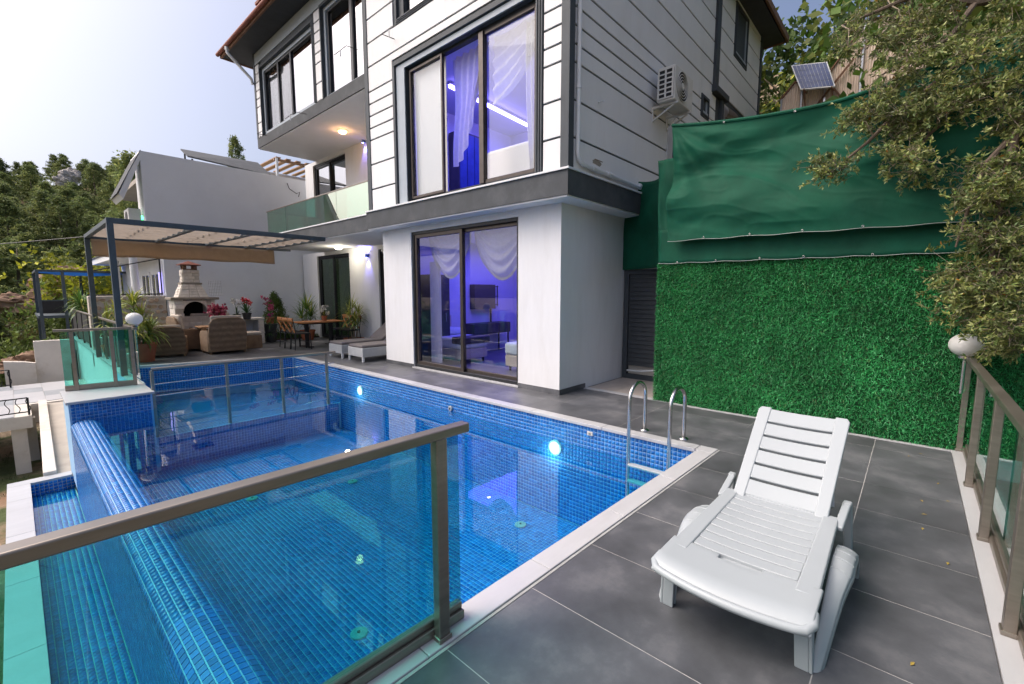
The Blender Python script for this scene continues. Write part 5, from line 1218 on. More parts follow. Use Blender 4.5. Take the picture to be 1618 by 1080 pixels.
for z_, r_, lab in ((.0, .19, 'black plant pot with green sprouts at the bottom of the pot stack'), (.30, .21, 'black plant pot resting on another by the grill counter')):
    t_ = thing('plant_pot', lab, 'plant pot', (5.62, 15.75, z_)); pot_round((5.62, 15.75, z_ + .002), r_, .295, 'pot_black', t_)
    link(straps(crown_leaves((5.55, 15.6, z_ + .26), 26, .2, .02, .6, (.05, .15, .03), .2), 'leaves'), 'leaves', t_)

# ================================================================== stone grill
t_ = thing('stone_grill', 'white split stone barbecue with arched firebox and red capped chimney', 'barbecue', (3.55, 15.75, 0))
GX0, GX1, GYf, GYb = 3.05, 4.00, 15.45, 16.1
def stone_face(x0, x1, y0, y1, z0, z1, cn=7, par=t_, hole=None, taper=None):
    """courses of split stone blocks on the front and left side; taper gives (dx, dyfront) shrink per metre"""
    ch = (z1 - z0) / cn
    for i in range(cn):
        za, zb = z0 + i * ch + .004, z0 + (i + 1) * ch - .004
        sh = (taper * ((za + zb) / 2 - z0)) if taper else 0
        xa, xb, ya, yb = x0 + sh, x1 - sh, y0 + sh, y1 - sh * .3
        x = xa; 
        while x < xb - .01:
            w = min(random.uniform(.16, .34), xb - x)
            if xb - x - w < .08: w = xb - x
            if not (hole and x + w > hole[0] and x < hole[1] and zb > hole[2] and za < hole[3]):
                b = MB(); b.box(x + .003, ya - random.uniform(.012, .03), za, x + w - .003, ya + .02, zb); b.build('stone', 'stone_white', par, bevel=.005, seg=1)
            x += w
        y = ya
        while y < yb - .01:
            w = min(random.uniform(.18, .32), yb - y); 
            if yb - y - w < .08: w = yb - y
            for xs, sg in ((xa, -1), (xb, 1)):
                b = MB(); b.box(xs, y + .003, za, xs + sg * random.uniform(.01, .025), y + w - .003, zb); b.build('stone', 'stone_white', par, bevel=.005, seg=1)
            y += w
b = MB(); b.box(GX0, GYf, .003, GX1, GYb, .95); b.box(GX0, GYf, .95, GX0 + .18, GYb, 1.42); b.box(GX1 - .18, GYf, .95, GX1, GYb, 1.42); b.box(GX0 + .18, GYf + .5, .95, GX1 - .18, GYb, 1.42); b.build('core', 'stone_mortar', t_)
stone_face(GX0, GX1, GYf, GYb, .01, 1.42, 11, hole=(GX0 + .2, GX1 - .2, .90, 1.40))
# arch spandrel and firebox
ar = [(GX0 + .19, 1.40)] + [(3.525 + .285 * math.cos(R(a)), 1.10 + .27 * math.sin(R(a))) for a in range(180, -1, -12)] + [(GX1 - .19, 1.40)]
b = MB(); b.add([(x, GYf - .018, z) for x, z in ar] + [(x, GYf + .08, z) for x, z in ar], [(i, i + 1, i + 1 + len(ar), i + len(ar)) for i in range(len(ar) - 1)])
n_ = len(ar)
for i in range(1, n_ - 2): b.f.append((i, i + 1, n_ - 1 if ar[i][0] >= 3.52 else 0))
b.f.append((0, n_ - 1, 1 + (n_ - 2) // 2)); b.build('arch', 'stone_white', t_)
b = MB(); b.box(GX0 + .185, GYf + .48, .955, GX1 - .185, GYf + .495, 1.42); b.box(GX0 + .182, GYf + .02, .951, GX1 - .182, GYf + .48, .958); b.build('firebox', 'soot', t_)
b = MB(); b.box(GX0 - .11, GYf - .10, 1.42, GX1 + .11, GYb, 1.49); b.build('mantel', 'stone_grey', t_, bevel=.012)
b = MB(); b.box(GX0 - .06, GYf - .06, .78, GX0 + .1, GYf + .2, .83); b.build('side_shelf', 'stone_white', t_, bevel=.008)
hd = MB(); hd.add([(3.16, 15.50, 1.49), (3.89, 15.50, 1.49), (3.89, 16.08, 1.49), (3.16, 16.08, 1.49), (3.30, 15.66, 1.86), (3.75, 15.66, 1.86), (3.75, 16.02, 1.86), (3.30, 16.02, 1.86)], [(0, 1, 5, 4), (1, 2, 6, 5), (2, 3, 7, 6), (3, 0, 4, 7), (4, 5, 6, 7)]); hd.build('hood', 'stone_mortar', t_)
for i in range(5):
    f0, f1 = i / 5 + .008, (i + 1) / 5 - .008; L3 = lambda A, B, f: A + (B - A) * f
    for (A0, B0, A1, B1, nn) in (((3.16, 15.50), (3.89, 15.50), (3.30, 15.66), (3.75, 15.66), 3), ((3.16, 16.08), (3.16, 15.50), (3.30, 16.02), (3.30, 15.66), 2)):
        for k in range(nn):
            k0, k1 = k / nn + .012, (k + 1) / nn - .012
            def pt(kk, ff): xa = L3(L3(A0[0], B0[0], kk), L3(A1[0], B1[0], kk), ff); ya = L3(L3(A0[1], B0[1], kk), L3(A1[1], B1[1], kk), ff); return Vector((xa, ya, 1.49 + .37 * ff))
            p4 = [pt(k0, f0), pt(k1, f0), pt(k1, f1), pt(k0, f1)]; nn_ = (p4[1] - p4[0]).cross(p4[3] - p4[0]).normalized(); off = random.uniform(.012, .024)
            b = MB(); b.prism([p for p in p4], nn_ * off); b.build('stone', 'stone_white', t_, bevel=.004, seg=1)
b = MB(); b.box(3.27, 15.63, 1.86, 3.78, 16.05, 1.91); b.build('band', 'stone_grey', t_, bevel=.006)
b = MB(); b.box(3.33, 15.69, 1.91, 3.72, 16.0, 2.28); b.build('chimney', 'stone_mortar', t_); stone_face(3.33, 3.72, 15.69, 16.0, 1.915, 2.28, 4)
ccx, ccy = 3.525, 15.845
cp = MB(); 
for sx_ in (-1, 1):
    for sy_ in (-1, 1): cp.box(ccx + sx_ * .17, ccy + sy_ * .14, 2.28, ccx + sx_ * .085, ccy + sy_ * .07, 2.43)
cp.box(ccx - .17, ccy - .14, 2.28, ccx + .17, ccy + .14, 2.31); cp.build('cap_walls', 'rust', t_)
b = MB(); b.add([(ccx - .26, ccy - .22, 2.43), (ccx + .26, ccy - .22, 2.43), (ccx + .26, ccy + .22, 2.43), (ccx - .26, ccy + .22, 2.43), (ccx, ccy, 2.54), (ccx - .26, ccy - .22, 2.41), (ccx + .26, ccy - .22, 2.41), (ccx + .26, ccy + .22, 2.41), (ccx - .26, ccy + .22, 2.41)], [(0, 1, 4), (1, 2, 4), (2, 3, 4), (3, 0, 4), (5, 6, 1, 0), (6, 7, 2, 1), (7, 8, 3, 2), (8, 5, 0, 3), (8, 7, 6, 5)]); b.build('cap', 'roof_tile', t_)
# side counter
t_ = thing('grill_counter', 'low white stone counter with open niche beside the barbecue', 'counter', (4.75, 15.7, 0))
b = MB(); b.box(4.15, 15.35, .77, 5.32, 16.0, .83); b.build('top', 'stone_white', t_, bevel=.01); b = MB(); b.box(4.15, 15.40, .004, 4.32, 16.0, .77); b.box(5.14, 15.40, .004, 5.30, 16.0, .77); b.box(4.32, 15.9, .004, 5.14, 16.0, .77); b.build('legs_wall', 'wall_white', t_)
for i in range(7): b = MB(); b.box(5.145, 15.375, .01 + i * .108, 5.302, 15.399, .11 + i * .108); b.build('stone', 'stone_white', t_, bevel=.005, seg=1)
b = MB()
for k in range(8): b.tube([(4.05 + k * .045, 16.02, 1.52), (4.05 + k * .045, 16.06, 1.98)], .004, 4)
for k in range(6): b.tube([(4.03, 16.02 + k * .008, 1.53 + k * .09), (4.39, 16.02 + k * .008, 1.53 + k * .09)], .004, 4)
tag(b.build('grill_rack', 'steel'), 'thin wire grill rack leaning behind the barbecue hood', 'grill rack')

# ================================================================== rattan seating
def arm_chair(c, rz, lab, wd=.78, cush=True, name='rattan_armchair', cat='armchair', group=None, hs=1.0):
    t_ = thing(name, lab, cat, c, group, rz); t_.scale = (1, 1, hs)        # local: faces +y, back at -y
    hw = wd / 2
    def shell(x0, x1, pr, ext=None): pass
    b = MB(); b.box(-hw + .02, -.30, .08, hw - .02, .36, .34); b.build('seat_box', 'rattan', t_, local=True, bevel=.03, seg=3)
    b = MB(); b.grid(lambda u, v: (-hw + wd * u * 1.0, -.34 - .12 * v + .02 * math.sin(u * 3.14) * -1, .06 + (.92 + .05 * math.sin(3.14 * u)) * v), 12, 8)
    # rounded back outline
    outl = [(-hw + .03, .06), (-hw + .0, .5), (-hw + .03, .82), (-hw + .10, .93), (-hw + .22, .97), (hw - .22, .97), (hw - .10, .93), (hw - .03, .82), (hw, .5), (hw - .03, .06)]
    b = MB(); b.prism([(x, -.30 - .14 * (z - .06), z) for x, z in outl], (0, -.075, 0)); b.build('backrest', 'rattan', t_, local=True, bevel=.025, seg=3)
    for s in (-1, 1):
        b = MB(); b.prism([(s * hw, -.34, .06), (s * hw, .38, .06), (s * hw, .40, .52), (s * hw, .30, .60), (s * hw, -.36, .64)], (-s * .085, 0, 0)); b.build('arm', 'rattan', t_, local=True, bevel=.025, seg=3)
    for x_ in (-hw + .06, hw - .06):
        for y_ in (-.34, .33): b = MB(); b.box(x_ - .025, y_ - .025, .002, x_ + .025, y_ + .025, .08); b.build('foot', 'rattan', t_, local=True)
    if cush:
        b = MB(); b.box(-hw + .09, -.30, .341, hw - .09, .36, .46); b.build('seat_cushion', 'cushion', t_, local=True, bevel=.04, seg=4)
        nb = 2 if wd > 1.0 else 1
        for k in range(nb):
            w_ = (wd - .18) / nb; b = MB(); b.obox((-hw + .09 + w_ * (k + .5), -.30, .74), (w_ / 2 - .005, 0, 0), (0, .055, -.008), (0, -.038, .28)); cu = b.build('back_cushion', 'cushion', t_, local=True, bevel=.05, seg=4)
            for bx in (-.2, .2):
                for bz in (-.1, .1): b = MB(); b.lathe((-hw + .09 + w_ * (k + .5) + bx * w_, -.235, .74 + bz), [(.012, -.008), (.014, 0), (.004, .008)], 8); b.build('button', 'cushion', cu, local=True)
    return t_
# seen from behind, nearest the pool
arm_chair((3.78, 14.0, .002), R(0), 'rattan armchair turned with its back to the pool', .92)
arm_chair((2.62, 14.35, .002), R(-14), 'rattan armchair with high curved back beside the big terracotta pot', .80, hs=.80)
arm_chair((3.32, 15.18, .002), R(-82), 'rattan armchair seen from the side in front of the barbecue', .74)
arm_chair((3.92, 15.28, .002), R(180), 'rattan sofa with buttoned cushion facing the pool', 1.2, name='rattan_sofa', cat='sofa')
t_ = thing('rattan_table', 'teak topped rattan table between the armchairs', 'table', (3.72, 14.72, 0))
b = MB(); b.box(3.36, 14.42, .66, 4.06, 15.0, .70); b.build('top', 'teak', t_, bevel=.008)
for x_, y_ in ((3.46, 14.5), (3.98, 14.5), (3.46, 14.92), (3.98, 14.92)): b = MB(); b.box(x_ - .05, y_ - .05, .003, x_ + .05, y_ + .05, .66); b.build('leg', 'rattan', t_, bevel=.01)
b = MB(); b.box(3.46, 14.5, .10, 3.98, 14.92, .14); b.build('shelf', 'rattan', t_)
t_ = thing('rattan_ottoman', 'rattan ottoman with beige cushion by the armchair', 'ottoman', (4.62, 14.55, 0))
b = MB(); b.box(4.38, 14.3, .004, 4.86, 14.8, .38); b.build('base', 'rattan', t_, bevel=.02, seg=3); b = MB(); b.box(4.38, 14.3, .381, 4.86, 14.8, .48); b.build('cushion', 'cushion', t_, bevel=.04, seg=4)

# ================================================================== dining set
t_ = thing('dining_table', 'wooden dining table on black pedestal legs', 'table', (6.12, 13.45, 0))
TX0, TX1, TY0, TY1 = 5.55, 6.85, 13.15, 13.85
for k in range(5):
    y0 = TY0 + (TY1 - TY0) * k / 5; b = MB(); b.box(TX0, y0 + .001, .725, TX1, y0 + (TY1 - TY0) / 5 - .001, .765); b.build('plank', 'wood_orange', t_, bevel=.003, seg=1)
for x_ in (TX0 + .28, TX1 - .28):
    b = MB(); b.box(x_ - .05, 13.45, .03, x_ + .05, 13.55, .72); b.build('leg', 'black', t_, bevel=.005); b = MB(); b.box(x_ - .06, 13.2, .003, x_ + .06, 13.8, .03); b.build('foot', 'black', t_)
b = MB(); b.box(TX0 + .1, 13.3, .68, TX1 - .1, 13.7, .72); b.build('apron', 'black', t_)
flower((6.35, 13.42, .767), 'small white flowered plant in a terracotta pot on the dining table', ('terracotta', .085, .15), [(16, .26, .018, .4, (.16, .20, .04), .4)], [(.02, .02, .24, 8, .05, (.75, .74, .66)), (-.08, 0, .16, 5, .03, (.7, .7, .6)), (.1, 0, .1, 5, .03, (.7, .7, .6))])
def cross_chair(lab, c, rz):
    t_ = thing('cross_back_chair', lab, 'chair', c, 'chairs round the dining table', rz)     # faces +y
    L = dict(local=True)
    b = MB(); b.prism([(-.2, -.2, .45), (.2, -.2, .45), (.215, .2, .45), (-.215, .2, .45)], (0, 0, .035)); b.build('seat', 'black', t_, bevel=.012, seg=2, **L)
    for s in (-1, 1):
        b = MB(); b.tube([(s * .19, .19, .45), (s * .205, .21, .002)], .014, 8); b.build('leg', 'black', t_, smooth=True, **L)
        b = MB(); b.tube([(s * .205, -.24, .002), (s * .195, -.20, .45), (s * .20, -.23, .70), (s * .19, -.28, .90)], .014, 8); b.build('leg', 'black', t_, smooth=True, **L)
    b = MB(); b.grid(lambda u, v: (-.21 + .42 * u, -.275 - .02 * math.sin(3.14 * u), .79 + .12 * v), 8, 2); o = b.build('top_rail', 'wood_orange', t_, smooth=True, **L); sm = o.modifiers.new('solid', 'SOLIDIFY'); sm.thickness = .02
    for s in (-1, 1): b = MB(); b.bar((s * .17, -.215, .50), (-s * .17, -.265, .80), .012, .035, (0, 1, .1)); b.build('cross_slat', 'wood_orange', t_, **L)
    b = MB(); b.tube([(-.2, .2, .2), (.2, .2, .2)], .009, 6); b.tube([(-.2, -.22, .2), (.2, -.22, .2)], .009, 6); b.build('stretcher', 'black', t_, **L)
    return t_
lab_l = 'cross backed chair with black seat on the side of the dining table towards the barbecue'; lab_r = 'cross backed chair with black seat on the side of the dining table towards the villa'
for k in range(3): cross_chair(('first', 'middle', 'last')[k] + ' cross backed chair on the barbecue side of the dining table, counted from the pool', (5.46 + .02 * k, 13.05 + .42 * k, .002), R(-90 + (-4, 3, -2)[k]))
for k in range(3): cross_chair(('first', 'middle', 'last')[k] + ' cross backed chair on the villa side of the dining table, counted from the pool', (6.95 + .03 * k, 13.0 + .42 * k, .002), R(90 + (5, -3, 2)[k]))

# ================================================================== wicker sunbeds with grey cushions
def wicker_bed(c, lab):
    x0, y0 = c; t_ = thing('wicker_sunbed', lab, 'sun lounger', (x0 + .95, y0 + .35, 0), 'wicker sunbeds by the pillar')
    L_, W_ = 1.95, .68
    b = MB(); b.box(x0, y0, .12, x0 + L_, y0 + W_, .33); b.build('frame', 'rattan_white', t_, bevel=.012)
    for x_ in (x0 + .03, x0 + L_ - .03):
        for y_ in (y0 + .03, y0 + W_ - .03): b = MB(); b.box(x_ - .022, y_ - .022, .003, x_ + .022, y_ + .022, .331); b.build('leg', 'pvc', t_, bevel=.004)
    b = MB(); b.box(x0 + .01, y0 + .02, .332, x0 + 1.18, y0 + W_ - .02, .40); b.build('seat_cushion', 'cushion_grey', t_, bevel=.025, seg=3)
    b = MB(); b.prism([(x0 + 1.18, y0 + .02, .34), (x0 + 1.80, y0 + .02, .80), (x0 + 1.76, y0 + .02, .87), (x0 + 1.14, y0 + .02, .41)], (0, W_ - .04, 0)); b.build('back_cushion', 'cushion_grey', t_, bevel=.025, seg=3)
    b = MB(); b.prism([(x0 + 1.2, y0 + .03, .33), (x0 + 1.83, y0 + .03, .79), (x0 + 1.80, y0 + .03, .82), (x0 + 1.18, y0 + .03, .345)], (0, W_ - .06, 0)); b.build('back_frame', 'rattan_white', t_)
wicker_bed((5.36, 9.50), 'white wicker sunbed with grey cushions next to the white pillar'); wicker_bed((5.36, 10.48), 'white wicker sunbed with grey cushions on the planter side')

# ================================================================== pergola over the terrace
t_ = thing('pergola', 'dark steel pergola with beige retractable canopy over the terrace', 'pergola', (3.4, 13.4, 0))
PZ = 3.05; PX0, PX1, PY0, PY1 = 1.36, 5.54, 11.5, 15.3
mat('steel_paint', (.055, .075, .092), .5, var=.15, scale=6)
for y_ in (PY0, PY1): b = MB(); b.box(PX0 - .05, y_ - .05, .0, PX0 + .05, y_ + .05, PZ - .1); b.build('post', 'steel_paint', t_, bevel=.004)
b = MB(); b.box(PX0 - .05, PY0 - .05, PZ - .1, PX1, PY0 + .05, PZ); b.build('beam', 'steel_paint', t_, bevel=.004)
b = MB(); b.box(PX0 - .05, PY1 - .05, PZ - .1, 6.2, PY1 + .05, PZ); b.build('beam', 'steel_paint', t_, bevel=.004)
rx = [PX0, 2.72, 3.86, 4.86, 5.50]
for i, x_ in enumerate(rx): b = MB(); b.box(x_ - .04 if i else x_ - .05, PY0 + .052, PZ - .09, x_ + .04, PY1 - .052, PZ - .01); b.build('rafter', 'steel_paint', t_)
for i in range(4):
    a_, c_ = rx[i] + .05, rx[i + 1] - .05
    ns = 7; y = PY0 + .12
    for k in range(ns):
        y0 = PY0 + .1 + k * (PY1 - PY0 - .2) / ns; y1 = y0 + (PY1 - PY0 - .2) / ns - random.uniform(.06, .2)
        b = MB(); b.grid(lambda u, v: (a_ + (c_ - a_) * u, y0 + (y1 - y0) * v, PZ - .0 - .07 * math.sin(3.14 * v) - .01 * math.sin(u * 5 + k)), 6, 8); b.build('canopy_strip', 'canvas_strip', t_, smooth=True)
    b = MB(); b.tube([((a_ + c_) / 2, PY0 + .06, PZ - .02), ((a_ + c_) / 2, PY1 - .06, PZ - .02)], .012, 6); b.build('guide_rail', 'steel_paint', t_)
b = MB(); b.grid(lambda u, v: (PX0 + .06 + (5.62 - PX0) * u, PY1 - .07 + .015 * math.sin(u * 14) - .02 * v, PZ - .10 - (.42 + .012 * math.sin(u * 21)) * v), 60, 6); o = b.build('valance', 'canvas', t_, smooth=True); sm = o.modifiers.new('solid', 'SOLIDIFY'); sm.thickness = .006

# ================================================================== terrace edge wall, corner glazing
def deckside(): pass
b = MB(); b.box(1.42, 10.46, -3.0, 1.519, 24.0, -.03); tw = tag(b.build('terrace_wall', 'wall_white'), 'white retaining wall under the terrace edge', 'wall')
for k in range(8):
    y0 = 12.96 + k * 1.38; b = MB(); b.box(1.36, y0 + .002, -.028, 1.56, y0 + 1.376, .014); b.build('coping_slab', 'marble', tw, bevel=.004)
b = MB(); b.box(1.56, 17.4, -.3, 4.5, 24.0, -.01); tag(b.build('far_terrace', 'concrete'), kind='structure')
t_ = thing('corner_glazing', 'teal glass corner panel on the pool block with bronze posts', 'railing', (.9, 10.4, 0))
A, B = Vector((.47, 10.38, .012)), Vector((1.36, 10.20, .012)); d_ = (B - A).normalized(); s_ = Vector((d_.y, -d_.x, 0))
b = MB(); b.bar(A + Vector((-.07, 0, 1.01)), B + Vector((0, 0, 1.01)), .05, .04); b.build('top_rail', 'rail_bronze', t_, bevel=.005)
b = MB(); b.bar(A + Vector((0, 0, .045)), B + Vector((0, 0, .045)), .06, .09); b.build('floor_channel', 'rail_bronze', t_, bevel=.004)
for f_ in (.16, .70, .985): p = A.lerp(B, f_) + s_ * .035; b = MB(); b.obox(p + Vector((0, 0, .49)), d_ * .026, s_ * .02, Vector((0, 0, .49))); b.build('post', 'rail_bronze', t_, bevel=.003)
b = MB(); b.bar(A + Vector((0, 0, .53)), B + Vector((0, 0, .53)), .010, .90); b.build('pane', 'glass_teal_light', t_)
globe_lamp((1.44, 10.42, 1.17), .125, 'white globe lamp on the corner post of the pool block', .45)
t_ = thing('terrace_railing', 'glass and dark mesh railing running along the terrace edge', 'railing', (1.44, 17, 0))
b = MB(); b.bar((1.42, 10.25, 1.0), (1.46, 24.0, 1.0), .06, .04); b.build('top_rail', 'rail_bronze', t_, bevel=.005)
for y_ in (12.9, 14.6, 16.3, 18.0, 19.7, 21.4, 23.1): b = MB(); b.box(1.42, y_ - .02, .0, 1.47, y_ + .02, .98); b.build('post', 'rail_bronze' if y_ < 17 else 'iron', t_)
ys = [10.3, 12.9, 14.6, 16.3]
for i in range(3): b = MB(); b.box(1.435, ys[i] + .03, .08, 1.445, ys[i + 1] - .03, .96); b.build('pane', 'glass_teal', t_)
ys = [16.3, 18.0, 19.7, 21.4, 23.1, 23.9]
for i in range(5): b = MB(); b.box(1.44, ys[i] + .03, .10, 1.45, ys[i + 1] - .03, .96); b.build('mesh_panel', 'black', t_)

# ================================================================== rubble stone wall
t_ = thing('rubble_wall', 'pale rubble stone wall at the terrace end beside the barbecue', 'wall', (2.3, 17.2, 0))
b = MB(); b.box(1.42, 17.2, -.5, 3.18, 17.5, 1.53); b.build('mortar', 'stone_mortar', t_, bevel=.03)
for i in range(11):
    for j in range(8):
        cx = 1.50 + i * .155 + random.uniform(-.03, .03) + (.07 if j % 2 else 0); cz = .10 + j * .185 + random.uniform(-.03, .03)
        if cx > 3.12 or random.random() < .06: continue
        rx_, rz_ = random.uniform(.055, .085), random.uniform(.05, .08); n_ = random.choice((5, 6, 7)); a0 = random.uniform(0, 6)
        pl = [(cx + rx_ * math.cos(a0 + 6.283 * k / n_) * random.uniform(.8, 1.1), 17.2, cz + rz_ * math.sin(a0 + 6.283 * k / n_) * random.uniform(.8, 1.1)) for k in range(n_)]
        b = MB(); b.prism(pl, (0, -random.uniform(.012, .035), 0)); b.build('stone', 'stone_rubble', t_, bevel=.008, seg=1)
b = MB(); b.tube([(1.45, 17.45, 1.55), (3.14, 17.45, 1.58)], .02, 6); b.tube([(3.14, 17.45, 1.55), (3.14, 17.45, 2.68)], .02, 6); b.tube([(1.45, 17.45, 2.2), (3.14, 17.45, 2.66)], .016, 6); tag(b.build('handrail_frame', 'iron'), 'thin black handrail frame on top of the rubble wall', 'handrail')

# ================================================================== neighbour house
nb = thing('neighbour_house', 'white neighbouring house with a blank side wall and slanted eave', 'house', (6, 20, 0))
NY = 17.22
def nbox(x0, y0, z0, x1, y1, z1, m='wall_plain', name='wall'): b = MB(); b.box(x0, y0, z0, x1, y1, z1); return b.build(name, m, nb)
mat('wall_plain', (.74, .76, .79), .85, var=.03, scale=1.2, bump=.08, bscale=150, dirt=(.5, .5, .5, .22), dirt_scale=.7)
b = MB(); b.prism([(2.86, NY, 3.1), (8.3, NY, 3.1), (8.3, NY, 5.74), (2.86, NY, 5.76)], (0, .3, 0)); b.build('wall', 'wall_plain', nb)
nbox(3.20, NY, -.4, 8.3, NY + .3, 3.1); nbox(3.20, NY + .3, -.4, 3.5, 25, 3.1); nbox(2.95, NY + .3, 3.1, 3.25, 18.7, 5.5); nbox(8.0, NY + .3, 0, 8.3, 25, 5.7)
nbox(3.25, NY + .3, 5.45, 8.0, 25, 5.6, 'concrete', 'roof_slab')
b = MB(); b.prism([(2.86, NY + .001, 5.76), (2.86, NY + .001, 5.50), (2.40, NY + .001, 4.32), (2.30, NY + .001, 4.45)], (0, 1.4, 0)); b.build('eave', 'fascia_white', nb)
b = MB(); b.prism([(2.865, NY, 5.765), (2.90, NY, 5.79), (2.28, NY, 4.47), (2.25, NY, 4.44)][::-1], (0, 1.45, 0)); b.build('eave_cover', 'fascia_dark', nb)
nbox(2.30, NY + .5, 2.72, 3.2, 25, 2.92, 'fascia_white', 'balcony_slab'); nbox(2.26, NY + .45, 2.92, 3.2, 25, 2.96, 'fascia_dark', 'slab_cap')
for y0, y1 in ((17.8, 19.0), (19.3, 20.6)):
    b = MB(); b.box(3.16, y0, .05, 3.21, y0 + .09, 2.3); b.box(3.16, y1 - .09, .05, 3.21, y1, 2.3); b.box(3.16, y0 + .09, 2.2, 3.21, y1 - .09, 2.3); b.box(3.16, (y0 + y1) / 2 - .05, .05, 3.21, (y0 + y1) / 2 + .05, 2.2); w_ = b.build('window', 'fascia_white', nb)
    b = MB(); b.box(3.19, y0 + .09, .05, 3.197, y1 - .09, 2.2); b.build('pane', 'glass_mirror', w_); b = MB(); b.box(3.1985, y0 + .09, .05, 3.1995, y1 - .09, 2.2); b.build('dark_room_sheet', 'furn_dark', w_)  # thin dark sheet behind the pane stands for the unlit interior
b = MB(); b.box(3.13, 17.55, 1.62, 3.18, 17.72, 2.25); tag(b.build('lit_window', 'window_glow'), 'narrow window glowing violet on the neighbouring house', 'window')
for y_ in (17.5, 20.9): b = MB(); b.lathe((2.55, y_ + .2, -.4), [(.10, 0), (.10, 3.12)], 14); b.build('column', 'fascia_white', nb, smooth=True, angle=50)
t_ = thing('air_conditioner', 'white outdoor air conditioner under the slanted eave of the neighbouring house', 'air conditioner', (2.6, 18.6, 3.4))
b = MB(); b.box(2.55, 17.75, 3.62, 2.85, 18.5, 4.15); b.build('housing', 'ac_white', t_, bevel=.015)
b = MB(); b.prism([(2.548, 18.1 + .2 * math.cos(a), 3.88 + .2 * math.sin(a)) for a in np.linspace(0, 6.28, 20, endpoint=False)], (-.006, 0, 0)); b.build('fan_opening', 'black', t_)
b = MB(); b.box(2.54, 17.85, 3.57, 2.95, 17.89, 3.619); b.box(2.54, 18.36, 3.57, 2.95, 18.40, 3.619); b.build('bracket', 'pvc', t_)
t_ = thing('green_lamp', 'small lit green lamp beside the neighbour air conditioner', 'lamp', (2.9, 18.1, 3.8))
b = MB(); b.lathe((2.88, 17.95, 3.86), [(.045, 0), (.05, .07), (.03, .12)], 12); b.build('bulb', 'led_green', t_, smooth=True); b = MB(); b.box(2.88, 17.9, 3.8, 2.94, 18.0, 3.86); b.build('base', 'pvc', t_)
# canopy sheet, rail and blue parapet on the neighbour roof
t_ = thing('roof_canopy', 'tilted grey sheet canopy on the neighbour roof', 'canopy', (6, 21, 5.6))
c4_ = [onY(290, 245, 20.5), onY(391, 240, 20.5), onY(368, 263, 19.0), onY(300, 249, 19.6)]
A = Vector((4.6, 19.0, 6.35)); b = MB(); b.prism([(4.55, 19.4, 6.35), (7.3, 19.4, 6.2), (7.6, 21.6, 7.15), (4.85, 21.6, 7.1)], (0, 0, .05)); b.build('sheet', 'fascia_dark', t_)
for p, h in (((4.7, 19.5, 5.6), 6.34), ((7.2, 19.5, 5.6), 6.2), ((7.45, 21.5, 5.6), 7.13), ((4.95, 21.5, 5.6), 7.1)): b = MB(); b.tube([p, (p[0], p[1], h)], .03, 6); b.build('post', 'iron', t_)
t_ = thing('roof_pergola', 'small brown slatted pergola on the neighbour roof', 'pergola', (8.5, 21.5, 5.6))
for k in range(9): b = MB(); b.box(7.9 + k * .42, 20.4, 7.25, 8.1 + k * .42, 23, 7.29); b.build('slat', 'teak', t_)
for x_ in (7.9, 11.4): b = MB(); b.box(x_, 20.4, 5.6, x_ + .08, 20.5, 7.24); b.build('post', 'pvc', t_)
b = MB(); b.box(7.85, 20.5, 7.15, 11.6, 20.58, 7.245); b.build('beam', 'teak', t_)
b = MB(); b.box(7.4, 21.0, 5.6, 14, 21.3, 6.75); tag(b.build('parapet', 'stone_white'), 'cream parapet on the roof behind the neighbour canopy', 'wall')
b = MB(); b.box(8.31, 19.5, 5.2, 14, 19.7, 6.28); tag(b.build('parapet', 'paint_blue'), 'blue painted parapet between the two houses', 'wall')
b = MB(); b.prism([(8.3, 18.0, 5.45), (10.5, 18.0, 5.45), (10.5, 19.4, 5.95), (8.3, 19.4, 5.95)], (0, 0, .08)); tag(b.build('lean_to_roof', 'fascia_white'), 'white sloped lean-to roof between the two houses', 'roof')
b = MB(); b.tube([(7.0, NY - .01, 5.55), (7.05, NY - .06, 5.35), (7.3, NY - .05, 5.22), (7.42, NY - .05, 5.3), (7.38, NY - .02, 5.12)], .012, 6); tag(b.build('loose_cable', 'iron', smooth=True), 'loose black cable dangling on the blank white side wall', 'cable')

# ================================================================== lower level on the left
b = MB(); b.box(.26, 10.225, -3.0, 1.415, 17.3, -1.36); tag(b.build('walkway', 'concrete'), kind='structure')
b = MB(); b.prism([(.10, 10.225, -3), (.255, 10.225, -3), (.40, 17.2, -3), (.24, 17.2, -3)], (0, 0, 1.76)); tag(b.build('walkway_kerb', 'plaster_old', bevel=.01), 'low pale kerb wall along the concrete walkway', 'wall')
t_ = thing('lower_terrace', None, None, (-1, 18, -1.3), kind='structure')
b = MB(); b.box(-3.2, 15.7, -1.62, .09, 21.0, -1.325); b.box(.09, 17.31, -1.62, 1.41, 21.0, -1.325); b.build('slab', 'plaster_old', t_)
for i in range(7):
    for j in range(6):
        x0, y0 = -3.2 + i * .6, 15.72 + j * .88
        if x0 + .6 > .1 and y0 < 17.4: continue
        b = MB(); b.box(x0 + .003, y0 + .003, -1.325, x0 + .597, y0 + .877, -1.31); b.build('floor_tile', 'marble' if (i + j) % 3 else 'stone_grey_tile', t_) if 'stone_grey_tile' in M or not mat('stone_grey_tile', (.30, .32, .34), .4, var=.15, scale=4) else None
for x_, y_ in ((-.15, 15.95), (.02, 17.0), (-2.9, 15.95), (-2.9, 18)):
    b = MB(); b.box(x_ - .13, y_ - .13, -3.2, x_ + .13, y_ + .13, -1.62); tag(b.build('column', 'plaster_old'), 'square pale column under the lower terrace slab', 'column', 'columns under the lower terrace')
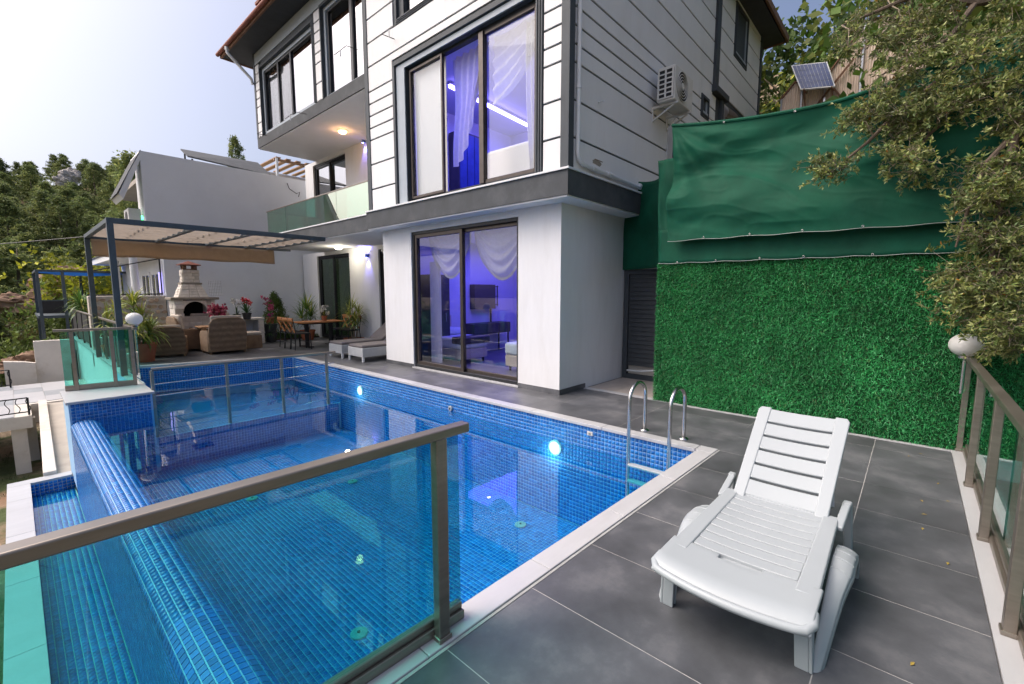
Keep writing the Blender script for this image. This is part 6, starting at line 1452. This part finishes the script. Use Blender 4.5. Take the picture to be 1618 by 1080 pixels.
def iron_rail(p0, p1, h, lab, n):
    p0, p1 = Vector(p0), Vector(p1); t_ = thing('iron_railing', lab, 'railing', (p0 + p1) / 2); d = (p1 - p0)
    for z_ in (.08, h): b = MB(); b.bar(p0 + Vector((0, 0, z_)), p1 + Vector((0, 0, z_)), .025, .025); b.build('rail', 'iron', t_)
    for k in range(n + 1):
        p = p0 + d * (k / n); u = d.normalized() * .035
        b = MB(); b.tube([p + Vector((0, 0, .08 + (h - .08) * f)) + u * math.sin(f * 6.283) for f in np.linspace(0, 1, 9)], .009, 5); b.build('baluster', 'iron', t_)
    for p in (p0, p1): b = MB(); b.bar(p, p + Vector((0, 0, h)), .04, .04, (1, 0, 0)); b.build('post', 'iron', t_)
iron_rail((-3.0, 15.75, -1.31), (.05, 15.75, -1.31), .42, 'black wrought iron railing with wavy bars at the near edge of the lower terrace', 18)
iron_rail((-3.0, 20.7, -1.31), (-.25, 20.7, -1.31), .55, 'black wrought iron railing with wavy bars at the back of the lower terrace', 14)
iron_rail((.97, 17.36, -1.35), (1.30, 21.0, -1.31), 1.0, 'tall black wrought iron railing against the terrace wall', 9)
b = MB(); b.box(.36, 22.0, -3, 1.40, 22.3, -.02); tag(b.build('retaining_wall', 'plaster_old'), 'tall stained plaster wall behind the lower terrace', 'wall')
b = MB(); b.prism([(-.36, 21.9, -3), (.355, 21.9, -3), (.355, 21.9, -.75), (.1, 21.9, -.68), (-.36, 21.9, -.62)], (0, .3, 0)); tag(b.build('retaining_wall', 'plaster_old'), 'low stained plaster wall stepping down beside the tall one', 'wall')
t_ = thing('iron_gate_leaf', 'small rusty black iron gate leaning under the lower terrace', 'gate', (-.75, 16.8, -2.7))
b = MB(); b.box(-.95, 16.8, -2.7, -.93, 16.82, -1.75); b.box(-.6, 16.8, -2.7, -.58, 16.82, -1.75); b.box(-.93, 16.8, -1.78, -.6, 16.82, -1.75); b.box(-.93, 16.8, -2.65, -.6, 16.82, -2.62); b.build('frame', 'iron', t_)
for k in range(4): b = MB(); b.box(-.88 + k * .075, 16.803, -2.62, -.865 + k * .075, 16.817, -1.78); b.build('bar', 'iron', t_)
# blue netted pergola on its platform
t_ = thing('net_pergola', 'black steel pergola with blue shade net on a raised platform', 'pergola', (2, 25.5, .7))
for x_, y_, z0 in ((.69, 24.05, -.1), (1.35, 24.05, -.1), (3.45, 24.05, .7), (.69, 27.5, -1), (2.1, 27.5, .7), (3.45, 27.5, .7)): b = MB(); b.box(x_ - .045, y_ - .045, z0, x_ + .045, y_ + .045, 2.38); b.build('post', 'steel_paint', t_)
for y_ in (24.05, 27.5): b = MB(); b.box(.645, y_ - .04, 2.38, 3.5, y_ + .04, 2.46); b.build('beam', 'steel_paint', t_)
for x_ in (.69, 3.45): b = MB(); b.box(x_ - .04, 24.1, 2.38, x_ + .04, 27.45, 2.46); b.build('beam', 'steel_paint', t_)
b = MB(); b.grid(lambda u, v: (.75 + 2.7 * u, 24.1 + 3.4 * v, 2.44 - .12 * math.sin(3.14 * u) * abs(math.sin(9 * v)) + .05 * mnoise.noise(Vector((u * 6, v * 6, 0)))), 30, 30); b.build('net', 'net_blue', t_, smooth=True)
b = MB(); b.box(.6, 24.0, .66, 3.5, 27.6, .76); b.build('platform', 'steel_paint', t_)
b = MB(); b.box(.66, 24.02, .84, 1.38, 24.035, 1.30); b.build('mesh_panel', 'black', t_); b = MB(); b.box(.66, 24.0, 1.30, 1.45, 24.05, 1.34); b.build('top_rail', 'steel_paint', t_)
b = MB(); b.tube([(-40, 60, 4.0), (-12, 34, 1.6), (1.36, 15.3, 3.0)], .012, 5); tag(b.build('stay_wire', 'iron'), 'thin cable running from the pergola corner across the hillside', 'cable')

# ================================================================== trees on the hillside
PINE = [(.19, .25, .085), (.25, .30, .10), (.14, .19, .07), (.31, .34, .11)]
def pine_mesh(seed, h=7.0, w=2.2, low=.15):
    """many leaf clumps gathered on lobes, the lobes on whorls round the trunk"""
    rs = np.random.default_rng(seed); cs = []
    for L in range(34):
        f = (L + rs.random()) / 34; rr = w * (math.sin(math.pi * min(1, .12 + .88 * (1 - f)) * .62) ** 1.0) * rs.uniform(.45, 1.0) * (1.0 - .55 * f); a = L * 2.4 + rs.normal(0, .3)
        c0 = np.array([rr * math.cos(a), rr * math.sin(a), h * (low + (1 - low) * f)]); sz = (.75 - .35 * f) * rs.uniform(.7, 1.2)
        for _ in range(13): cs.append(tuple(c0 + rs.normal(0, 1, 3) * np.array([.42, .42, .26]) * sz))
    return leaf_cloud(cs, 13, .15, .26, PINE, 'crown', 'leaf_pine', .45, .5)
pm = [pine_mesh(3), pine_mesh(5, 8, 2.6), pine_mesh(8, 5.5, 2.6, .1), pine_mesh(12, 7.5, 2.3)]
tk = MB(); tk.tube([(0, 0, -.6), (.08, .05, 2.5), (0, 0, 6.4)], [.17, .12, .02], 7); tkm = tk.mesh('trunk', 'bark', True)
def tree(x, y, k, s, group='pine trees on the hillside', lab=None, z=None):
    look = ('slender pointed', 'tall full crowned', 'low broad', 'loose upright')[k]
    if lab is None:
        where, group = ('along the crest of the wooded hill', 'pines on the crest') if y > 98 else (('half way up the wooded hill', 'pines half way up') if y > 58 else ('at the foot of the wooded hill', 'pines at the foot of the hill'))
        lab = look + ' green pine ' + where; group = group + ', ' + look
    t_ = thing('pine_tree', lab, 'tree', (x, y, hill_h(x, y) - .1 if z is None else z), group, random.uniform(0, 6.28)); t_.scale = (s * 1.2, s * 1.2, s * random.uniform(.72, 1.0))
    link(pm[k], 'crown', t_, True); link(tkm, 'trunk', t_, True)
cnt = 0
for Y in np.arange(30, 124, 3.3):
    st = 2.3 + Y * .014
    for X in np.arange(-.045 * Y - 3, .135 * Y + 3, st):
        if random.random() < .05: continue
        x, y = X + random.uniform(-.9, .9), Y + random.uniform(-1.4, 1.4)
        if y < 46 and .2 < x < 6.5 and random.random() < .55: continue
        tree(x, y, random.choice((0, 0, 1, 1, 2, 3)), random.uniform(.55, .95) * (.62 if y < 45 else 1)); cnt += 1
for i in range(34):      # the wood goes on to the left of the view
    Y = random.uniform(28, 80); X = -Y * random.uniform(.08, .95) - 2; tree(X, Y, random.choice((0, 1, 2)), random.uniform(.6, 1.0))
# shrubs on the near slope
shm = [leaf_cloud([(random.gauss(0, .55), random.gauss(0, .55), abs(random.gauss(.5, .38))) for _ in range(90)], 12, .10, .15, c_, 'crown', 'leaf_pine', .5, .5) for c_ in ([(.11, .17, .035), (.16, .21, .05)], [(.30, .33, .03), (.42, .42, .03)], [(.10, .13, .04), (.19, .16, .06)])]
sst = MB(); sst.tube([(0, 0, -.2), (.03, .02, .6)], [.04, .015], 5); sstm = sst.mesh('stem', 'bark', True)
def shrub(x, y, z, k, s, lab, group):
    t_ = thing('shrub', lab, 'shrub', (x, y, z), group, random.uniform(0, 6.28)); t_.scale = (s, s, s * random.uniform(.8, 1.3)); link(shm[k], 'crown', t_, True); link(sstm, 'stem', t_, True)
for i in range(95):
    Y = random.uniform(23.5, 46); X = random.uniform(-.09 * Y - 1, min(.06 * Y, 1.5))
    if Y < 24.5 and X > -.6: continue
    shrub(X, Y, hill_h(X, Y), random.choice((0, 0, 0, 2)), random.uniform(.7, 1.5), 'low green shrub on the slope below the netted pergola', 'shrubs on the near slope')
for x_, y_, s in ((2.6, 29, 2.0), (3.4, 30, 1.8), (1.9, 30, 1.4), (4.3, 29.5, 1.6)): shrub(x_, y_, 1.2, 1, s, 'yellow green flowering bush behind the blue shade net', 'yellow bushes behind the net')
for x_, y_, s in ((2.5, 28.3, 1.3), (3.5, 28.2, 1.4), (3.0, 33, 2.2), (4.5, 34, 2.4), (1.6, 28.6, 1.0)): shrub(x_, y_, .0, 0, s, 'leafy green bush behind the netted pergola platform', 'green bushes behind the platform')
def boulder(c, s, m, lab, group):
    b = MB(); n_, k_ = 22, 30; vs = []
    for i in range(n_ + 1):
        for j in range(k_):
            th = math.pi * i / n_; ph = 6.283 * j / k_; d = Vector((math.sin(th) * math.cos(ph), math.sin(th) * math.sin(ph), math.cos(th))); r_ = 1 + .45 * mnoise.noise(d * 1.6 + Vector(c)) + .22 * mnoise.noise(d * 4 + Vector(c)) + .12 * mnoise.noise(d * 9); vs.append((c[0] + d.x * s[0] * r_, c[1] + d.y * s[1] * r_, c[2] + d.z * s[2] * r_))
    b.add(vs, [(i * k_ + j, i * k_ + (j + 1) % k_, (i + 1) * k_ + (j + 1) % k_, (i + 1) * k_ + j) for i in range(n_) for j in range(k_)])
    tag(b.build('boulder', m), lab, 'rock', group)
for (px_, py_, D, s, m) in ((108, 280, 96, 1.1, 'rock'), (116, 276, 97, .9, 'rock'), (99, 286, 95, .9, 'rock')):
    d = ray(px_, py_); p = Vector((0, 0, H)) + d * (D / d.y); boulder(tuple(p), (s, s, s * .9), m, 'grey rock outcrop near the top of the wooded hill', 'rock outcrops on the hill')
for (px_, py_, D, s) in ((105, 455, 31, 1.0), (88, 468, 30, .7), (120, 440, 32, .9), (20, 485, 36, 1.0), (46, 575, 25, .6)):
    d = ray(px_, py_); p = Vector((0, 0, H)) + d * (D / d.y); boulder(tuple(p), (s * 1.2, s, s * .7), 'rock_red', 'reddish earthen bank on the near slope', 'red earth banks on the slope')
# tufts on the dirt lot
n = 900; cx_ = RNG.choice(9, n); bx = RNG.uniform(-1.6, -.2, 9); by = RNG.uniform(11, 18, 9)
its = [((bx[c] + RNG.normal(0, .18), by[c] + RNG.normal(0, .35), -2.76), (RNG.normal(0, .6), RNG.normal(0, .6), 1), RNG.uniform(.05, .14), .006, .4, vary((.07, .11, .025))) for c in cx_]
tag(link(straps(its, 'weeds', segs=2), 'weeds'), 'sparse green weeds on the dirt lot below the walkway', 'weeds', kind='stuff')
q_ = onY(372, 240, 34); t_ = thing('pine_tree', 'lone pine rising behind the neighbour roof', 'tree', (q_.x, 34, q_.z - 2.6)); t_.scale = (.42, .42, .5); link(pm[0], 'crown', t_, True); link(tkm, 'trunk', t_, True)
q_ = onY(207, 250, 40); t_ = thing('pine_tree', 'small pine top showing over the slanted eave', 'tree', (q_.x, 40, q_.z - 7.4)); link(pm[3], 'crown', t_, True); link(tkm, 'trunk', t_, True)

# ================================================================== right: shed, solar panel, trees
t_ = thing('sheet_shed', 'beige corrugated sheet shed with rusty roof edge above the tarpaulin', 'shed', (14, 2.2, 5.6))
SX = 14.0; T = [(3.02, 5.2), (3.02, 6.66), (2.72, 7.02), (2.0, 7.02), (1.35, 7.95), (1.2, 5.2)]
def zt(y):
    pts = [(3.02, 6.66), (2.72, 7.02), (2.0, 7.02), (1.35, 7.95), (.2, 7.95)]
    for (ya, za), (yb, zb) in zip(pts, pts[1:]):
        if yb <= y <= ya: return za + (zb - za) * (ya - y) / (ya - yb)
    return 7.95
edges = [3.02, 2.55, 2.05, 1.5, .9, .2]
for a_, c_ in zip(edges, edges[1:]):
    b = MB(); n_ = 36; vs = []
    for i in range(n_ + 1):
        y = a_ + (c_ - a_) * i / n_; x = SX + .012 * math.sin(y * 120); vs += [(x, y, 5.0), (x, y, zt(y) - .02)]
    b.add(vs, [(2 * i, 2 * i + 1, 2 * i + 3, 2 * i + 2) for i in range(n_)]); o = b.build('sheet', 'shed_sheet', t_); sm = o.modifiers.new('solid', 'SOLIDIFY'); sm.thickness = .01
for y_ in (3.0, 2.55, 2.05, 1.35): b = MB(); b.box(SX - .06, y_ - .02, 5.0, SX - .02, y_ + .02, zt(y_) - .01); b.build('post', 'steel', t_)
for p, q2 in (((3.0, 5.3), (1.35, 7.4)), ((2.05, 6.9), (1.6, 6.2))): b = MB(); b.bar((SX - .07, p[0], p[1]), (SX - .07, q2[0], q2[1]), .03, .04); b.build('brace', 'rust', t_)
pts = [(3.04, 6.66), (2.72, 7.03), (2.0, 7.03), (1.35, 7.96), (.2, 7.96)]
for (ya, za), (yb, zb) in zip(pts, pts[1:]): b = MB(); b.bar((SX, ya, za), (SX, yb, zb), .12, .03); b.build('roof_edge', 'rust', t_)
b = MB(); b.box(SX + .1, .2, 5.0, 16.5, 3.0, 6.6); b.build('body', 'shed_sheet', t_)
t_ = thing('solar_panel', 'blue solar panel propped on the sheet shed', 'solar panel', (13.7, 2.4, 7))
C4 = [onX(1250, 103, 13.9), onX(1307, 97, 13.9), onX(1320, 136, 13.55), onX(1265, 141, 13.55)]
nn_ = (C4[1] - C4[0]).cross(C4[3] - C4[0]).normalized()
nn_ = nn_ if nn_.x < 0 else -nn_
b = MB(); b.prism(C4, nn_ * -.04); b.build('frame', 'pvc', t_)
nU, nV = 9, 4
for i in range(nU):
    for j in range(nV):
        def bl(u, v): return C4[0].lerp(C4[1], u).lerp(C4[3].lerp(C4[2], u), v)
        e = .03; u0, u1, v0, v1 = e + (1 - 2 * e) * i / nU + .0035, e + (1 - 2 * e) * (i + 1) / nU - .0035, e + (1 - 2 * e) * j / nV + .004, e + (1 - 2 * e) * (j + 1) / nV - .004
        b = MB(); b.prism([bl(u0, v0) + nn_ * .002, bl(u1, v0) + nn_ * .002, bl(u1, v1) + nn_ * .002, bl(u0, v1) + nn_ * .002], nn_ * .004); b.build('cell', 'solar_cell', t_)
for k in (.1, .9): p = C4[3].lerp(C4[2], k); b = MB(); b.bar(p, (p.x + .35, p.y, p.z + .02), .03, .03); b.bar(p + Vector((.02, 0, 0)), (13.93, p.y, 6.2), .03, .03); b.build('prop', 'rust', t_)
bl_m = leaf_cloud([(random.gauss(0, 1.15), random.gauss(0, 1.15), random.gauss(3.4, 1.0)) for _ in range(240)], 11, .16, .24, [(.07, .15, .02), (.11, .20, .03), (.05, .10, .02), (.15, .19, .03)], 'crown', 'leaf_pine', .7, .3)
bt = MB(); bt.tube([(0, 0, -.5), (.1, .1, 1.5), (.1, -.1, 2.6)], [.12, .09, .05], 7)
for a in range(7): bt.tube([(.1, 0, 1.5 + .15 * a), (.6 * math.cos(a * 2.2), .6 * math.sin(a * 2.2), 2.6 + .1 * a), (1.2 * math.cos(a * 2.2), 1.2 * math.sin(a * 2.2), 3.6)], [.05, .03, .012], 5)
btm = bt.mesh('trunk', 'bark_pale', True)
for x_, y_, z_, s, lab in ((19.5, 3.6, 5.2, 1.15, 'broad leaved green tree rising behind the villa and the solar panel'), (18.5, 4.9, 3.6, .85, 'broad leaved green tree crowded against the back of the villa'), (13.5, -1.5, 4.3, 1.3, 'broad leaved tree behind the tarpaulin and the olive branches'), (11, -3.2, 3.0, 1.2, 'broad leaved tree at the back of the olive tree'), (17, .2, 5.0, 1.1, 'broad leaved tree behind the shed')):
    t_ = thing('leafy_tree', lab, 'tree', (x_, y_, z_), None, random.uniform(0, 6)); t_.scale = (s, s, s); link(bl_m, 'crown', t_, True); link(btm, 'trunk', t_, True)
for i in range(26):
    x_, y_ = random.uniform(15.6, 21), random.uniform(2.4, 5.6); shrub(x_, y_, hill_h(x_, y_) + .3, random.choice((0, 2, 1)), random.uniform(.9, 1.5), 'shrub on the steep bank behind the villa', 'shrubs behind the villa')

# ================================================================== olive tree hanging over the tarpaulin
ot = thing('olive_tree', 'grey green olive tree reaching over the tarpaulin from the right', 'tree', (7.6, -2.7, 0.2))
def PXX(x, y, X): return onX(x, y, X)
trunk_top = Vector((7.2, -2.4, 3.2))
b = MB(); b.tube([(7.7, -2.8, -.5), (7.5, -2.6, 1.2), (7.3, -2.5, 2.4), tuple(trunk_top)], [.26, .22, .18, .14], 12); b.build('trunk', 'bark', ot, smooth=True)
limbs = [
    [trunk_top, PXX(1640, 60, 6.9), PXX(1560, 95, 6.6), PXX(1480, 130, 6.3), PXX(1420, 175, 6.05), PXX(1370, 225, 5.95), PXX(1320, 265, 5.9)],
    [trunk_top, PXX(1660, -20, 7.0), PXX(1540, 5, 6.7), PXX(1450, -10, 6.5), PXX(1380, 20, 6.4), PXX(1330, 40, 6.3)],
    [trunk_top, PXX(1650, 110, 6.4), PXX(1605, 210, 6.1), PXX(1580, 320, 5.95), PXX(1565, 420, 5.9), PXX(1600, 520, 5.85)],
    [PXX(1560, 95, 6.6), PXX(1520, 170, 6.3), PXX(1470, 210, 6.1), PXX(1430, 260, 6.0)],
    [PXX(1540, 5, 6.7), PXX(1500, 60, 6.4), PXX(1440, 90, 6.2), PXX(1390, 120, 6.1)],
    [PXX(1605, 210, 6.1), PXX(1555, 260, 6.0), PXX(1530, 330, 5.95), PXX(1510, 390, 5.9)],
]
LP = []
for i, l in enumerate(limbs):
    rs = np.linspace(.055 if i < 3 else .028, .008, len(l)); b = MB(); b.tube(l, list(rs), 7); b.build('limb', 'bark', ot, smooth=True)
    for p, q2 in zip(l, l[1:]):
        for f in np.linspace(0, 1, 6): LP.append(Vector(p).lerp(Vector(q2), f))
ell = [(1455, 35, 120, 55, 6.5, 190), (1560, 60, 70, 80, 6.5, 130), (1475, 125, 110, 50, 6.25, 210), (1395, 195, 75, 38, 6.05, 130), (1340, 255, 45, 22, 5.93, 42), (1425, 268, 38, 26, 5.98, 50),
       (1335, 45, 34, 42, 6.3, 36), (1605, 175, 30, 70, 6.15, 80), (1572, 300, 48, 75, 5.98, 150), (1562, 415, 62, 70, 5.9, 210), (1600, 515, 26, 60, 5.85, 95), (1560, 490, 45, 30, 5.88, 50), (1540, 445, 35, 25, 5.9, 40), (1500, 190, 45, 30, 6.15, 50), (1680, 200, 60, 260, 6.1, 120), (1680, 20, 60, 80, 6.5, 60)]
tw = MB(); OV, OF, OT = [], [], []
def oleaf(p, d, L, w, tn):
    d = d.normalized(); s = d.cross(Vector((random.gauss(0, 1), random.gauss(0, 1), random.gauss(0, 1)))).normalized(); n0 = len(OV); m_ = p + d * L * .5; nn = d.cross(s) * L * .08
    OV.extend([tuple(p), tuple(m_ + s * w + nn), tuple(p + d * L), tuple(m_ - s * w + nn)]); OF.append((n0, n0 + 1, n0 + 2, n0 + 3)); OT.extend([tn] * 4)
OC = [(.15, .20, .06), (.20, .25, .07), (.11, .15, .045), (.27, .31, .08)]
for (cx, cy, rx_, ry_, X, n) in ell:
    hubs = []
    for h_ in range(max(3, n // 14)):
        a = random.uniform(0, 6.283); r_ = math.sqrt(random.random()); c0 = PXX(cx + rx_ * r_ * math.cos(a) * .9, cy + ry_ * r_ * math.sin(a) * .9, X + random.gauss(0, .13)); near = min(LP, key=lambda q3: (q3 - c0).length_squared)
        if (near - c0).length > .03:
            md = near.lerp(c0, .5) + Vector((0, random.gauss(0, .03), .06)); tw.tube([near, md, c0], [.007, .005, .003], 5)
        hubs.append((c0, near))
    for k in range(int(n * 2.0)):
        c0, near = random.choice(hubs); p = c0 + Vector((random.gauss(0, .07), random.gauss(0, .09), random.gauss(0, .075)))
        dr_ = (c0 - near); dr_ = dr_.normalized() if dr_.length > .01 else Vector((-1, 0, 0)); d = (dr_ * .5 + Vector((random.gauss(-.15, .6), random.gauss(.15, .6), random.gauss(-.15, .55)))).normalized()
        ln = random.uniform(.07, .17); e = p + d * ln + Vector((0, 0, -.01)); tw.tube([c0.lerp(p, .3), p, e], [.002, .0016, .001], 4, False)
        cl = random.choice(OC); kk = random.uniform(.75, 1.3)
        for j in range(random.randint(11, 17)):
            f = random.random() ** .6; q3 = p.lerp(e, f); ld = d * .55 + Vector((random.gauss(0, .6), random.gauss(0, .6), random.gauss(0, .6)))
            yng = f > .86; tn = (.40 * kk, .43 * kk, .16 * kk) if yng and random.random() < .6 else tuple(c * kk * random.uniform(.85, 1.15) for c in cl)
            if random.random() < .004: tn = (.5, .2, .02)
            oleaf(q3, ld, random.uniform(.036, .058), random.uniform(.0065, .0095), tn)
tag(tw.build('twigs', 'bark_pale', ot), kind='stuff')
tag(link(np_mesh('leaves', np.array(OV), np.array(OF), 'leaf_olive', np.array(OT)), 'leaves', ot), kind='stuff')
